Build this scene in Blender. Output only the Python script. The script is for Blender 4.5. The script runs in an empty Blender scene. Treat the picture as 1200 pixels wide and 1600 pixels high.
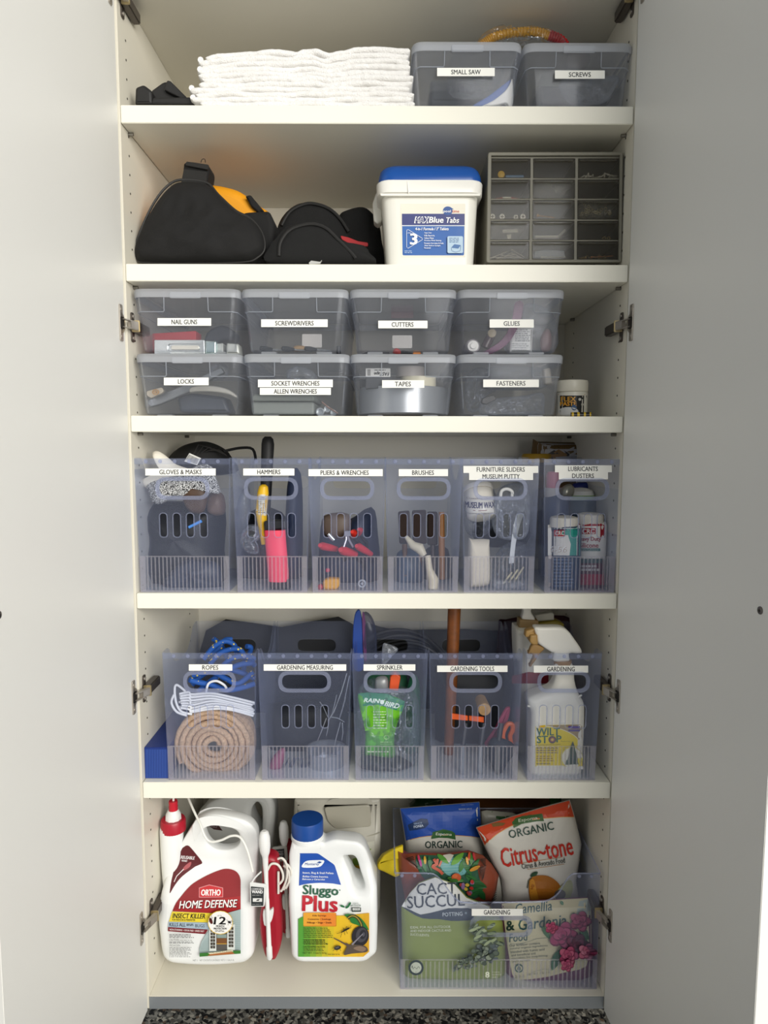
import bpy, bmesh, math, random
from math import sin, cos, pi, sqrt, radians, atan2, hypot
from mathutils import Vector, Matrix, noise
from mathutils.bvhtree import BVHTree
from mathutils.geometry import tessellate_polygon

S = bpy.context.scene
C = S.collection
random.seed(7)

# ------------------------------------------------------------------ camera
CX, CZ, CD, PIT, YAW, ROL, FPX = 0.0097, 1.0528, 1.2204, 0.0941, -0.0024, 0.0016, 1064.8
EYE = Vector((CX, -CD, CZ))
FWD = Vector((-sin(YAW)*cos(PIT), cos(YAW)*cos(PIT), -sin(PIT)))
UP0 = Vector((-sin(YAW)*sin(PIT), cos(YAW)*sin(PIT), cos(PIT)))
RT0 = Vector((cos(YAW), sin(YAW), 0))
RT = cos(ROL)*RT0 + sin(ROL)*UP0
UP = cos(ROL)*UP0 - sin(ROL)*RT0
cam = bpy.data.objects.new('camera', bpy.data.cameras.new('camera')); C.objects.link(cam)
cam.matrix_world = Matrix(((RT.x, UP.x, -FWD.x, EYE.x), (RT.y, UP.y, -FWD.y, EYE.y), (RT.z, UP.z, -FWD.z, EYE.z), (0, 0, 0, 1)))
cam.data.sensor_fit = 'HORIZONTAL'; cam.data.sensor_width = 36; cam.data.lens = FPX/1200*36
cam.data.clip_start = 0.02
S.camera = cam

# ------------------------------------------------------------------ world, lights, exposure
w = bpy.data.worlds.new('world'); S.world = w; w.use_nodes = True
bg = w.node_tree.nodes['Background']; bg.inputs[0].default_value = (0.86, 0.93, 1.0, 1); bg.inputs[1].default_value = 0.30
def area(name, loc, tgt, sx, sy, power, col):
    l = bpy.data.lights.new(name, 'AREA'); l.shape = 'RECTANGLE'; l.size = sx; l.size_y = sy; l.energy = power; l.color = col
    o = bpy.data.objects.new(name, l); C.objects.link(o); o.location = loc
    o.rotation_euler = (Vector(tgt)-Vector(loc)).to_track_quat('-Z', 'Y').to_euler()
    return o
area('garage_door_daylight', (1.75, -3.15, 1.75), (0, 0, 0.85), 2.8, 2.0, 178, (1.0, 0.97, 0.91))
S.view_settings.view_transform = 'Standard'; S.view_settings.look = 'None'
S.view_settings.exposure = 0.0; S.view_settings.gamma = 1.0; S.view_settings.use_curve_mapping = False
S.cycles.transparent_max_bounces = 40
S.cycles.max_bounces = 8

# ------------------------------------------------------------------ pixel helpers
def rayd(px, py):
    return (FWD + RT*((px-600)/FPX) - UP*((py-800)/FPX))
def at(px, py, Y):
    d = rayd(px, py); return EYE + d*((Y-EYE.y)/d.y)
def atz(px, py, Z):
    d = rayd(px, py); return EYE + d*((Z-EYE.z)/d.z)
def atx(px, py, X):
    d = rayd(px, py); return EYE + d*((X-EYE.x)/d.x)

# ------------------------------------------------------------------ materials
def lin(c):
    if isinstance(c, str): c = [int(c[i:i+2], 16) for i in (0, 2, 4)]
    return tuple((v/255/12.92 if v/255 <= .04045 else ((v/255+.055)/1.055)**2.4) for v in c)+(1,)
MC = {}
def mat(col, rough=.5, metal=0, key='', bump=0, bs=200, var=0, vs=30, sheen=0, coat=0):
    k = (str(col), rough, metal, bump, bs, var, vs, sheen, coat)
    if k in MC: return MC[k]
    m = bpy.data.materials.new((key or 'surface')+'_'+(col if isinstance(col, str) else 'x')); m.use_nodes = True
    nt = m.node_tree; b = nt.nodes['Principled BSDF']
    b.inputs['Base Color'].default_value = lin(col); b.inputs['Roughness'].default_value = rough; b.inputs['Metallic'].default_value = metal
    if sheen: b.inputs['Sheen Weight'].default_value = sheen
    if coat: b.inputs['Coat Weight'].default_value = coat
    if bump or var:
        g = nt.nodes.new('ShaderNodeNewGeometry')
    if bump:
        n = nt.nodes.new('ShaderNodeTexNoise'); n.inputs['Scale'].default_value = bs; n.inputs['Detail'].default_value = 3
        nt.links.new(g.outputs['Position'], n.inputs['Vector'])
        bp = nt.nodes.new('ShaderNodeBump'); bp.inputs['Strength'].default_value = min(1, bump); bp.inputs['Distance'].default_value = .002
        nt.links.new(n.outputs['Fac'], bp.inputs['Height']); nt.links.new(bp.outputs['Normal'], b.inputs['Normal'])
    if var:
        n = nt.nodes.new('ShaderNodeTexNoise'); n.inputs['Scale'].default_value = vs; n.inputs['Detail'].default_value = 4
        nt.links.new(g.outputs['Position'], n.inputs['Vector'])
        r = nt.nodes.new('ShaderNodeValToRGB'); c = lin(col)
        r.color_ramp.elements[0].position = .3; r.color_ramp.elements[1].position = .7
        r.color_ramp.elements[0].color = tuple(max(0, v*(1-var)) for v in c[:3])+(1,)
        r.color_ramp.elements[1].color = tuple(min(1, v*(1+var)) for v in c[:3])+(1,)
        nt.links.new(n.outputs['Fac'], r.inputs['Fac']); nt.links.new(r.outputs['Color'], b.inputs['Base Color'])
    MC[k] = m
    return m
def clear(key, tint, col, fac, rough=.12, gl=1.0, bump=0, bs=60, blend=.25):
    """see-through plastic: tinted transmission, a little milky scatter, a glossy coat"""
    if key in MC: return MC[key]
    m = bpy.data.materials.new(key); m.use_nodes = True; nt = m.node_tree
    for n in list(nt.nodes): nt.nodes.remove(n)
    N = lambda t: nt.nodes.new(t)
    out = N('ShaderNodeOutputMaterial'); tr = N('ShaderNodeBsdfTransparent'); tr.inputs[0].default_value = lin(tint)
    df = N('ShaderNodeBsdfDiffuse'); df.inputs[0].default_value = lin(col)
    tl = N('ShaderNodeBsdfTranslucent'); tl.inputs[0].default_value = lin(col)
    mx0 = N('ShaderNodeMixShader'); mx0.inputs[0].default_value = .6
    nt.links.new(df.outputs[0], mx0.inputs[1]); nt.links.new(tl.outputs[0], mx0.inputs[2])
    mx = N('ShaderNodeMixShader'); mx.inputs[0].default_value = fac
    nt.links.new(tr.outputs[0], mx.inputs[1]); nt.links.new(mx0.outputs[0], mx.inputs[2])
    fr = N('ShaderNodeLayerWeight'); fr.inputs['Blend'].default_value = blend
    mu = N('ShaderNodeMath'); mu.operation = 'MULTIPLY'; mu.inputs[1].default_value = .55*gl
    nt.links.new(fr.outputs['Fresnel'], mu.inputs[0])
    gs = N('ShaderNodeBsdfGlossy'); gs.inputs['Roughness'].default_value = rough; gs.inputs[0].default_value = (.9, .93, 1, 1)
    mg = N('ShaderNodeMixShader'); nt.links.new(mu.outputs[0], mg.inputs[0])
    nt.links.new(mx.outputs[0], mg.inputs[1]); nt.links.new(gs.outputs[0], mg.inputs[2]); nt.links.new(mg.outputs[0], out.inputs[0])
    if bump:
        g = N('ShaderNodeNewGeometry'); n = N('ShaderNodeTexNoise'); n.inputs['Scale'].default_value = bs
        nt.links.new(g.outputs['Position'], n.inputs['Vector'])
        bp = N('ShaderNodeBump'); bp.inputs['Strength'].default_value = bump; bp.inputs['Distance'].default_value = .004
        nt.links.new(n.outputs['Fac'], bp.inputs['Height'])
        nt.links.new(bp.outputs['Normal'], gs.inputs['Normal']); nt.links.new(bp.outputs['Normal'], fr.inputs['Normal'])
    MC[key] = m
    return m

# ------------------------------------------------------------------ mesh builder
def cat(pts, n=6, closed=True):
    """Catmull-Rom through points (tuples of any length)"""
    N = len(pts); out = []
    rng = range(N if closed else N-1)
    for i in rng:
        g = (lambda j: pts[j % N]) if closed else (lambda j: pts[max(0, min(N-1, j))])
        p0, p1, p2, p3 = g(i-1), g(i), g(i+1), g(i+2)
        for k in range(n):
            t = k/n
            out.append(tuple(.5*((2*b)+(c-a)*t+(2*a-5*b+4*c-d)*t*t+(3*b-a-3*c+d)*t**3) for a, b, c, d in zip(p0, p1, p2, p3)))
    if not closed: out.append(tuple(pts[-1]))
    return out
def rnd(pts, r, n=4):
    """fillet the corners of a 2D polygon; r number or list"""
    out = []; N = len(pts)
    for i in range(N):
        p = Vector(pts[i][:2]); a = Vector(pts[i-1][:2]); b = Vector(pts[(i+1) % N][:2])
        rr = r[i] if isinstance(r, (list, tuple)) else r
        da = (a-p); db = (b-p); d = min(rr, da.length*.49, db.length*.49)
        if d <= 1e-9: out.append(tuple(p)); continue
        s = p+da.normalized()*d; e = p+db.normalized()*d
        for k in range(n+1):
            t = k/n; out.append(tuple(s*(1-t)**2+p*2*t*(1-t)+e*t*t))
    return out
def rrect(cx, cy, w, d, r, n=4):
    return rnd([(cx-w/2, cy-d/2), (cx+w/2, cy-d/2), (cx+w/2, cy+d/2), (cx-w/2, cy+d/2)], r, n)
def circ(cx, cy, rx, ry=None, n=24):
    ry = rx if ry is None else ry
    return [(cx+rx*cos(2*pi*i/n), cy+ry*sin(2*pi*i/n)) for i in range(n)]
def fill2d(loops, extrude=0, bevel=0, br=2):
    cu = bpy.data.curves.new('t', 'CURVE'); cu.dimensions = '2D'; cu.fill_mode = 'BOTH' if extrude or bevel else 'FRONT'
    cu.extrude = max(0, extrude-bevel); cu.bevel_depth = bevel; cu.bevel_resolution = br; cu.offset = -bevel
    for lp in loops:
        s = cu.splines.new('POLY'); s.points.add(len(lp)-1); s.use_cyclic_u = True
        for i, p in enumerate(lp): s.points[i].co = (p[0], p[1], 0, 1)
    o = bpy.data.objects.new('t', cu); me = bpy.data.meshes.new_from_object(o)
    V = [v.co.copy() for v in me.vertices]; F = [tuple(p.vertices) for p in me.polygons]
    bpy.data.objects.remove(o); bpy.data.curves.remove(cu); bpy.data.meshes.remove(me)
    return V, F
class MB:
    def __init__(s): s.v = []; s.f = []; s.m = []; s.mats = []; s.cur = 0
    def use(s, m):
        if m not in s.mats: s.mats.append(m)
        s.cur = s.mats.index(m); return s
    def add(s, V, F, M=None):
        b = len(s.v); s.v += [Vector(M @ Vector(v)) if M else Vector(v) for v in V]
        s.f += [tuple(i+b for i in f) for f in F]; s.m += [s.cur]*len(F); return s
    def box(s, x0, x1, y0, y1, z0, z1, bev=0, M=None):
        bm = bmesh.new(); bmesh.ops.create_cube(bm, size=1)
        for v in bm.verts: v.co = Vector(((x0+x1)/2+v.co.x*(x1-x0), (y0+y1)/2+v.co.y*(y1-y0), (z0+z1)/2+v.co.z*(z1-z0)))
        if bev: bmesh.ops.bevel(bm, geom=bm.edges[:], offset=bev, segments=2, affect='EDGES', clamp_overlap=True)
        bm.verts.index_update(); V = [v.co.copy() for v in bm.verts]; F = [tuple(v.index for v in f.verts) for f in bm.faces]; bm.free()
        return s.add(V, F, M)
    def loft(s, secs, cap0=True, cap1=True, M=None):
        """secs: list of equal-length lists of 3D points"""
        V = []; F = []; n = len(secs[0])
        for sc in secs: V += [Vector(p) for p in sc]
        for k in range(len(secs)-1):
            for i in range(n):
                j = (i+1) % n; F.append((k*n+i, k*n+j, (k+1)*n+j, (k+1)*n+i))
        if cap0: F.append(tuple(reversed(range(n))))
        if cap1: F.append(tuple(range((len(secs)-1)*n, len(secs)*n)))
        return s.add(V, F, M)
    def lathe(s, prof, c=(0, 0, 0), n=24, M=None, capb=True, capt=True):
        """prof: (radius, z)"""
        T = Matrix.Translation(c) if M is None else M
        secs = [[(r*cos(2*pi*i/n), r*sin(2*pi*i/n), z) for i in range(n)] for r, z in prof]
        return s.loft(secs, capb, capt, T)
    def tube(s, path, r, n=8, closed=False):
        P = [Vector(p) for p in path]; secs = []; N = len(P); prev = None
        for i, p in enumerate(P):
            a = P[(i-1) % N] if (closed or i) else p; b = P[(i+1) % N] if (closed or i < N-1) else p
            t = (b-a).normalized()
            if prev is None:
                u = t.cross(Vector((0, 0, 1)))
                if u.length < .1: u = t.cross(Vector((1, 0, 0)))
            else: u = prev-t*prev.dot(t)
            if u.length < 1e-6: u = t.orthogonal()
            u.normalize(); prev = u; v = t.cross(u); rr = r[i] if isinstance(r, (list, tuple)) else r
            secs.append([p+u*rr*cos(2*pi*k/n)+v*rr*sin(2*pi*k/n) for k in range(n)])
        if closed: secs.append(secs[0]); return s.loft(secs, False, False)
        return s.loft(secs)
    def slab(s, loops, y0, y1, bevel=0, br=2, M=None):
        """loops of (x,z) metres, filled, from y0 (front) to y1"""
        V, F = fill2d(loops, (y1-y0)/2, bevel, br)
        V = [Vector((v.x, (y0+y1)/2-v.z, v.y)) for v in V]
        return s.add(V, F, M)
    def pslab(s, loops, y0, y1, bevel=0, br=2):
        """loops in photograph pixels laid on the plane y=y0"""
        L = [[(at(p[0], p[1], y0).x, at(p[0], p[1], y0).z) for p in lp] for lp in loops]
        return s.slab(L, y0, y1, bevel, br)
    def jug(s, loops, Yf, Ym, ytop, ybot, thin, z0, z1, bevel, br=4):
        """moulded bottle: pixel outline read on its front plane at the foot and on its middle plane at the top;
        full depth below z0, tapering to `thin` (fraction) at z1"""
        L = []
        for lp in loops:
            q = []
            for p in lp:
                u = max(0, min(1, (ybot-p[1])/(ybot-ytop))); u = u**.8
                w_ = at(p[0], p[1], Yf+(Ym-Yf)*u); q.append((w_.x, w_.z))
            L.append(q)
        V, F = fill2d(L, Ym-Yf, bevel, br)
        # split the caps' large faces by clipping them into bands so that the taper bends them
        W = []; G = []; idx = {}
        bm = bmesh.new(); vs = [bm.verts.new(v) for v in V]
        for f in F:
            try: bm.faces.new([vs[i] for i in f])
            except ValueError: pass
        zs_ = [v.y for v in V]; a_, b_ = min(zs_), max(zs_)
        for k in range(1, 26):
            z = a_+(b_-a_)*k/26
            bmesh.ops.bisect_plane(bm, geom=bm.verts[:]+bm.edges[:]+bm.faces[:], plane_co=(0, z, 0), plane_no=(0, 1, 0))
        bm.verts.index_update(); V = [v.co.copy() for v in bm.verts]; F = [tuple(v.index for v in f.verts) for f in bm.faces]; bm.free()
        O = []
        for v in V:
            u = max(0, min(1, (v.y-z0)/(z1-z0))); u = u*u*(3-2*u); k = 1-(1-thin)*u
            O.append(Vector((v.x, Ym-v.z*k, v.y)))
        return s.add(O, F)
    def pillow(s, loop, Y, T, K=7, wr=0, ws=18, p=2.2, seed=0, tilt=0, edge=.12, back=1.0, crease=0):
        """a stuffed shape: outline loop in pixels on plane Y; T thickness; wr wrinkle depth; tilt: dy per dz"""
        P = [at(a, b, Y) for a, b in loop]
        c = Vector((sum(q.x for q in P)/len(P), Y, sum(q.z for q in P)/len(P)))
        zb = min(q.z for q in P)
        V = []; F = []; n = len(P)
        for side in (-1, 1):
            for k in range(K+1):
                r = 1-k/K
                for q in P:
                    u = c+(q-c)*r
                    t = T/2*(edge+(1-edge)*(max(0, 1-r**p))**.6)*(1 if side < 0 else back)
                    if r == 1: t = T/2*edge*.5
                    if wr: t += wr*(1-r**6)*(noise.noise(Vector((u.x*ws+seed, side*3.1+seed, u.z*ws)))+.5*noise.noise(Vector((u.x*ws*2.3+seed, side*3.1, u.z*ws*2.3+seed))))
                    if crease: t += crease*(1-r**8)*((.5-abs(noise.noise(Vector((u.x*ws*1.3+seed, side*2.2, u.z*ws*.9+seed)))))*1.2-.4+.6*(.4-abs(noise.noise(Vector((u.x*ws*2.8, seed+side, u.z*ws*2.4))))))
                    V.append(Vector((u.x, Y+side*t+tilt*(u.z-zb), u.z)))
        B = (K+1)*n
        for s0 in (0, B):
            for k in range(K):
                for i in range(n):
                    j = (i+1) % n; a, b, cc, d = s0+k*n+i, s0+k*n+j, s0+(k+1)*n+j, s0+(k+1)*n+i
                    F.append((a, b, cc, d) if s0 else (d, cc, b, a))
        for i in range(n):
            j = (i+1) % n; F.append((i, j, B+j, B+i))
        return s.add(V, F)
WO = {}
def obj(name, mb, m=None, parent=None, label=None, catg=None, group=None, kind=None, smooth=35, mesh=None, loc=None):
    if mesh is None:
        me = bpy.data.meshes.new(name)
        if parent is not None: o0 = WO[parent.name]
        else:
            xs = [v.x for v in mb.v]; ys = [v.y for v in mb.v]; zs = [v.z for v in mb.v]
            o0 = Vector(((min(xs)+max(xs))/2, (min(ys)+max(ys))/2, min(zs)))
        me.from_pydata([v-o0 for v in mb.v], [], mb.f)
        ms = mb.mats if mb.mats else [m]
        for q in ms: me.materials.append(q)
        if len(ms) > 1:
            for p, i in zip(me.polygons, mb.m): p.material_index = i
        if smooth:
            for p in me.polygons: p.use_smooth = True
            me.update(); me.set_sharp_from_angle(angle=radians(smooth))
        me.validate()
    else:
        me = mesh; o0 = WO[parent.name] if parent is not None else Vector(loc)
    o = bpy.data.objects.new(name, me); C.objects.link(o)
    if parent is not None: o.parent = parent
    else: o.location = o0
    WO[o.name] = o0
    if label: o['label'] = label
    if catg: o['category'] = catg
    if group: o['group'] = group
    if kind: o['kind'] = kind
    return o
def thing(name, label, catg, loc, group=None, kind=None):
    o = bpy.data.objects.new(name, None); C.objects.link(o); o.location = loc; o.empty_display_size = .02
    WO[o.name] = Vector(loc); o['label'] = label; o['category'] = catg
    if group: o['group'] = group
    if kind: o['kind'] = kind
    return o

# ------------------------------------------------------------------ prints: flat lettering and colour fields laid on a surface
def bvh(*mbs):
    V = []; F = []
    for mb in mbs:
        b = len(V); V += mb.v; F += [tuple(i+b for i in f) for f in mb.f]
    return BVHTree.FromPolygons(V, F)
TXT = {}
def glyphs(s, bold, res=2):
    k = (s, bold)
    if k in TXT: return TXT[k]
    cu = bpy.data.curves.new('t', 'FONT'); cu.body = s; cu.size = 1; cu.resolution_u = res; cu.offset = bold; cu.fill_mode = 'FRONT'
    o = bpy.data.objects.new('t', cu); me = bpy.data.meshes.new_from_object(o)
    V = [(v.co.x, v.co.y) for v in me.vertices]; F = [tuple(p.vertices) for p in me.polygons]
    bpy.data.objects.remove(o); bpy.data.curves.remove(cu); bpy.data.meshes.remove(me)
    TXT[k] = (V, F); return V, F
def clipcell(poly, x0, y0, x1, y1):
    for ax, lim, sg in ((0, x0, 1), (0, x1, -1), (1, y0, 1), (1, y1, -1)):
        out = []
        for i in range(len(poly)):
            a = poly[i-1]; b = poly[i]; da = (a[ax]-lim)*sg; db = (b[ax]-lim)*sg
            if (da >= 0) != (db >= 0):
                t = da/(da-db); out.append((a[0]+(b[0]-a[0])*t, a[1]+(b[1]-a[1])*t))
            if db >= 0: out.append(b)
        poly = out
        if len(poly) < 3: return []
    return poly
class Print(MB):
    """everything in photograph pixels, projected along the line of sight onto the given surface (a BVH) or plane y=number"""
    def __init__(s, surf, grid=0, gap=.0004, rough=.45, step=.00012):
        super().__init__(); s.surf = surf; s.grid = grid; s.off = gap; s.rough = rough; s.step = step
    def put(s, px, py):
        d = rayd(px, py).normalized()
        if isinstance(s.surf, (int, float)): p = EYE+d*((s.surf-EYE.y)/d.y)
        else:
            h = s.surf.ray_cast(EYE, d)
            if h[0] is None: p = EYE+d*getattr(s, 'lastd', 1.35)
            else: p = h[0]; s.lastd = h[3]
        return p-d*s.off
    def _emit(s, P2, F, col, m=None):
        s.use(m or mat(col, s.rough, key='print')); s.add([s.put(*p) for p in P2], F); s.off += s.step; return s
    def poly(s, pts, col, m=None, grid=None):
        g = s.grid if grid is None else grid
        pts = [tuple(p[:2]) for p in pts]
        if not g:
            F = tessellate_polygon([[Vector((x, y, 0)) for x, y in pts]])
            return s._emit(pts, [tuple(f) for f in F], col, m)
        x0 = min(p[0] for p in pts); x1 = max(p[0] for p in pts); y0 = min(p[1] for p in pts); y1 = max(p[1] for p in pts)
        nx = max(1, int((x1-x0)/g)); ny = max(1, int((y1-y0)/g)); V = []; F = []
        tris = tessellate_polygon([[Vector((x, y, 0)) for x, y in pts]])
        for t in tris:
            T = [pts[i] for i in t]
            tx0 = min(p[0] for p in T); tx1 = max(p[0] for p in T); ty0 = min(p[1] for p in T); ty1 = max(p[1] for p in T)
            for i in range(nx):
                a, b = x0+(x1-x0)*i/nx, x0+(x1-x0)*(i+1)/nx
                if b < tx0 or a > tx1: continue
                for j in range(ny):
                    c, d = y0+(y1-y0)*j/ny, y0+(y1-y0)*(j+1)/ny
                    if d < ty0 or c > ty1: continue
                    q = clipcell(T, a, c, b, d)
                    if len(q) >= 3:
                        n = len(V); V += q; F.append(tuple(range(n, n+len(q))))
        return s._emit(V, F, col, m)
    def rect(s, x0, y0, x1, y1, col, r=0, m=None, grid=None):
        p = [(x0, y0), (x1, y0), (x1, y1), (x0, y1)]
        return s.poly(rnd(p, r, 3) if r else p, col, m, grid)
    def circ(s, cx, cy, rx, ry, col, n=20, rot=0, grid=None):
        a = radians(rot); return s.poly([(cx+x*cos(a)-y*sin(a), cy+x*sin(a)+y*cos(a)) for x, y in circ(0, 0, rx, ry or rx, n)], col, grid=grid)
    def line(s, pts, wd, col):
        L = []; R = []
        for i, p in enumerate(pts):
            a = pts[max(0, i-1)]; b = pts[min(len(pts)-1, i+1)]; dx, dy = b[0]-a[0], b[1]-a[1]; l = hypot(dx, dy) or 1
            ww = wd[i] if isinstance(wd, (list, tuple)) else wd
            L.append((p[0]-dy/l*ww/2, p[1]+dx/l*ww/2)); R.append((p[0]+dy/l*ww/2, p[1]-dx/l*ww/2))
        n = len(pts); return s._emit(L+R, [(i, i+1, n+i+1, n+i) for i in range(n-1)], col)
    def text(s, t, cx, cy, w, h, col, rot=0, shear=0, bold=.0, arc=0):
        """bounding box w x h of the lettering, centred on cx,cy; rot degrees counter-clockwise; arc: bow in px"""
        V, F = glyphs(t, 0)
        x0 = min(v[0] for v in V); x1 = max(v[0] for v in V); y0 = min(v[1] for v in V); y1 = max(v[1] for v in V)
        a = radians(rot); P = []
        for x, y in V:
            u = ((x-x0)/(x1-x0)-.5); q = ((y-y0)/(y1-y0)-.5)
            X = u*w+q*h*shear; Y = -q*h+arc*(4*u*u-1)
            P.append((cx+X*cos(a)+Y*sin(a), cy-X*sin(a)+Y*cos(a)))
        if s.grid and h > s.grid*.8:
            V2 = []; F2 = []; g = s.grid*.6
            for f in F:
                T = [P[i] for i in f]; ax0 = min(p[0] for p in T); ax1 = max(p[0] for p in T); ay0 = min(p[1] for p in T); ay1 = max(p[1] for p in T)
                for i in range(int(ax0//g), int(ax1//g)+1):
                    for j in range(int(ay0//g), int(ay1//g)+1):
                        q = clipcell(T, i*g, j*g, i*g+g, j*g+g)
                        if len(q) >= 3: n = len(V2); V2 += q; F2.append(tuple(range(n, n+len(q))))
            P, F = V2, F2
        if not bold: return s._emit(P, F, col)
        b = bold*h*.9; st = s.step; s.step = .00002
        for dx, dy in ((-b, -b*.5), (b, -b*.5), (-b, b*.5), (b, b*.5), (0, 0)): s._emit([(x+dx, y+dy) for x, y in P], F, col)
        s.step = st; s.off += st; return s
    def greek(s, x0, y0, x1, y1, n, col, th=None, seed=1, rot=0, fillr=.8):
        """rows of tiny illegible print, as word-long dashes"""
        R = random.Random(seed); V = []; F = []; hh = (y1-y0)/n; th = th or hh*.5
        cx, cy = x0, y0; a = radians(rot)
        for i in range(n):
            x = x0; y = y0+hh*(i+.5); xe = x0+(x1-x0)*R.uniform(fillr, 1)
            while x < xe:
                l = min(R.uniform(1.5, 6), xe-x)
                if l > .5:
                    k = len(V)
                    for X, Y in ((x, y-th/2), (x+l, y-th/2), (x+l, y+th/2), (x, y+th/2)):
                        X -= cx; Y -= cy; V.append((cx+X*cos(a)+Y*sin(a), cy-X*sin(a)+Y*cos(a)))
                    F.append((k, k+1, k+2, k+3))
                x += l+1
        return s._emit(V, F, col)
    def build(s, name, parent, label=None): return obj(name, s, parent=parent, smooth=0, label=label)
def strip(parent, surf, x0, y0, x1, y1, txt, tx0, tx1, rot=0):
    """white label tape with black lettering"""
    P = Print(surf, gap=.0007, step=.0003); P.rect(x0, y0, x1, y1, 'f6f5ee')
    cy = (y0+y1)/2; P.text(txt, (tx0+tx1)/2, cy, tx1-tx0, 7.2, '26262c', bold=.02)
    return P.build('label_tape', parent, 'white tape lettered '+txt)
# ------------------------------------------------------------------ setting: garage floor and wall
T1, T2, T3, T4, T5, T6 = 1.6327, 1.3702, 1.1086, .7884, .4298, 0.0
B1, B2, B3, B4, B5 = 1.6035, 1.3411, 1.0804, .7605, .3987
ZTOP = 1.8273; DEP = .4135; HW = .438; FLZ = -.15
def floor_mat():
    m = bpy.data.materials.new('flake_floor'); m.use_nodes = True; nt = m.node_tree; b = nt.nodes['Principled BSDF']
    g = nt.nodes.new('ShaderNodeNewGeometry')
    v = nt.nodes.new('ShaderNodeTexVoronoi'); v.inputs['Scale'].default_value = 170; v.inputs['Randomness'].default_value = 1
    nz = nt.nodes.new('ShaderNodeTexNoise'); nz.inputs['Scale'].default_value = 90
    mx = nt.nodes.new('ShaderNodeMixRGB'); mx.inputs[0].default_value = .012; nt.links.new(g.outputs['Position'], mx.inputs[1]); nt.links.new(nz.outputs['Color'], mx.inputs[2])
    nt.links.new(g.outputs['Position'], nz.inputs['Vector']); nt.links.new(mx.outputs[0], v.inputs['Vector'])
    sp = nt.nodes.new('ShaderNodeSeparateColor'); nt.links.new(v.outputs['Color'], sp.inputs[0])
    r = nt.nodes.new('ShaderNodeValToRGB'); r.color_ramp.interpolation = 'CONSTANT'; e = r.color_ramp.elements
    e[0].color = lin('1d1e20'); e[1].position = .22; e[1].color = lin('55544f')
    for p, c in ((.42, '7b7a74'), (.6, '9a9890'), (.72, '3a3a3a'), (.82, 'b9b5a8'), (.93, '6a5a4c')):
        q = e.new(p); q.color = tuple(v*.8 for v in lin(c)[:3])+(1,)
    nt.links.new(sp.outputs[0], r.inputs['Fac']); nt.links.new(r.outputs['Color'], b.inputs['Base Color'])
    b.inputs['Roughness'].default_value = .3
    return m
obj('floor', MB().box(-3, 3, -4.2, .62, FLZ-.05, FLZ), floor_mat(), kind='structure', smooth=0)
obj('wall_back', MB().box(-3, 3, .55, .62, FLZ, 2.6), mat('d8d8d4', .8, key='wall_paint', bump=.15, bs=120), kind='structure', smooth=0)

MEL = mat('e6e1d2', .38, key='melamine', bump=.04, bs=500)
MELF = mat('f0eddf', .34, key='melamine_edge')
# ------------------------------------------------------------------ cabinet
cab = thing('storage_cabinet', 'tall white melamine storage cabinet with both doors open', 'cabinet', (0, DEP/2, -.0255))
for sx in (-1, 1):
    sp_ = obj('side_panel', MB().box(min(sx*HW, sx*(HW+.019)), max(sx*HW, sx*(HW+.019)), 0, DEP+.006, -.0255, 2.0, .0006), MEL, cab, smooth=0)
    pins = MB()
    for yy in (.036, .335):
        for k in range(54):
            z = .06+k*.032
            if z > ZTOP-.02: break
            pins.lathe([(.0019, 0), (.0019, .0006)], n=8, M=Matrix.Translation((sx*(HW-.0002), yy, z)) @ Matrix.Rotation(-sx*pi/2, 4, 'Y'))
    obj('shelf_pin_holes', pins, mat('4a463c', .8, key='pin_hole'), sp_, kind='stuff')
obj('back_panel', MB().box(-HW, HW, DEP, DEP+.006, -.0255, 2.0), MEL, cab, smooth=0)
obj('top_panel', MB().box(-HW, HW, .002, DEP, ZTOP, ZTOP+.028, .0006), MEL, cab, smooth=0)
bp_ = obj('bottom_panel', MB().box(-HW, HW, 0, DEP, -.0255, 0, .0006), MEL, cab, smooth=0)
obj('edge_trim', MB().box(-HW, HW, -.0012, -.0001, -.0252, -.0006), mat('8b9094', .35, .3, key='brushed_grey', bump=.1, bs=300), bp_, smooth=0, label='brushed grey metal edge strip')
for t, b in ((T1, B1), (T2, B2), (T3, B3), (T4, B4), (T5, B5)):
    s_ = obj('shelf', MB().box(-HW+.0008, HW-.0008, 0, DEP-.001, b, t, .001), MELF, cab, smooth=0)
    pm = MB()
    for sx in (-1, 1):
        for yy in (.036, .335):
            pm.lathe([(.003, 0), (.003, .009)], n=8, M=Matrix.Translation((sx*HW, yy, b-.0032)) @ Matrix.Rotation(-sx*pi/2, 4, 'Y'))
    obj('shelf_pins', pm, mat('8d8a84', .35, .9, key='steel'), s_, kind='stuff')
NICK = mat('b3aca2', .35, .6, key='nickel'); DKM = mat('24211f', .4, .6, key='dark_steel')
def doorface(side, ang, x0):
    """matrix: local x = along the door outwards (to the camera), y = normal into the room, z up; origin at hinge edge"""
    a = radians(ang); ax = Vector((side*sin(a), -cos(a), 0)); n = Vector((-side*cos(a), -sin(a), 0))
    M = Matrix(((ax.x, n.x, 0, side*x0), (ax.y, n.y, 0, -.004), (0, 0, 1, 0), (0, 0, 0, 1))); return M
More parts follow.
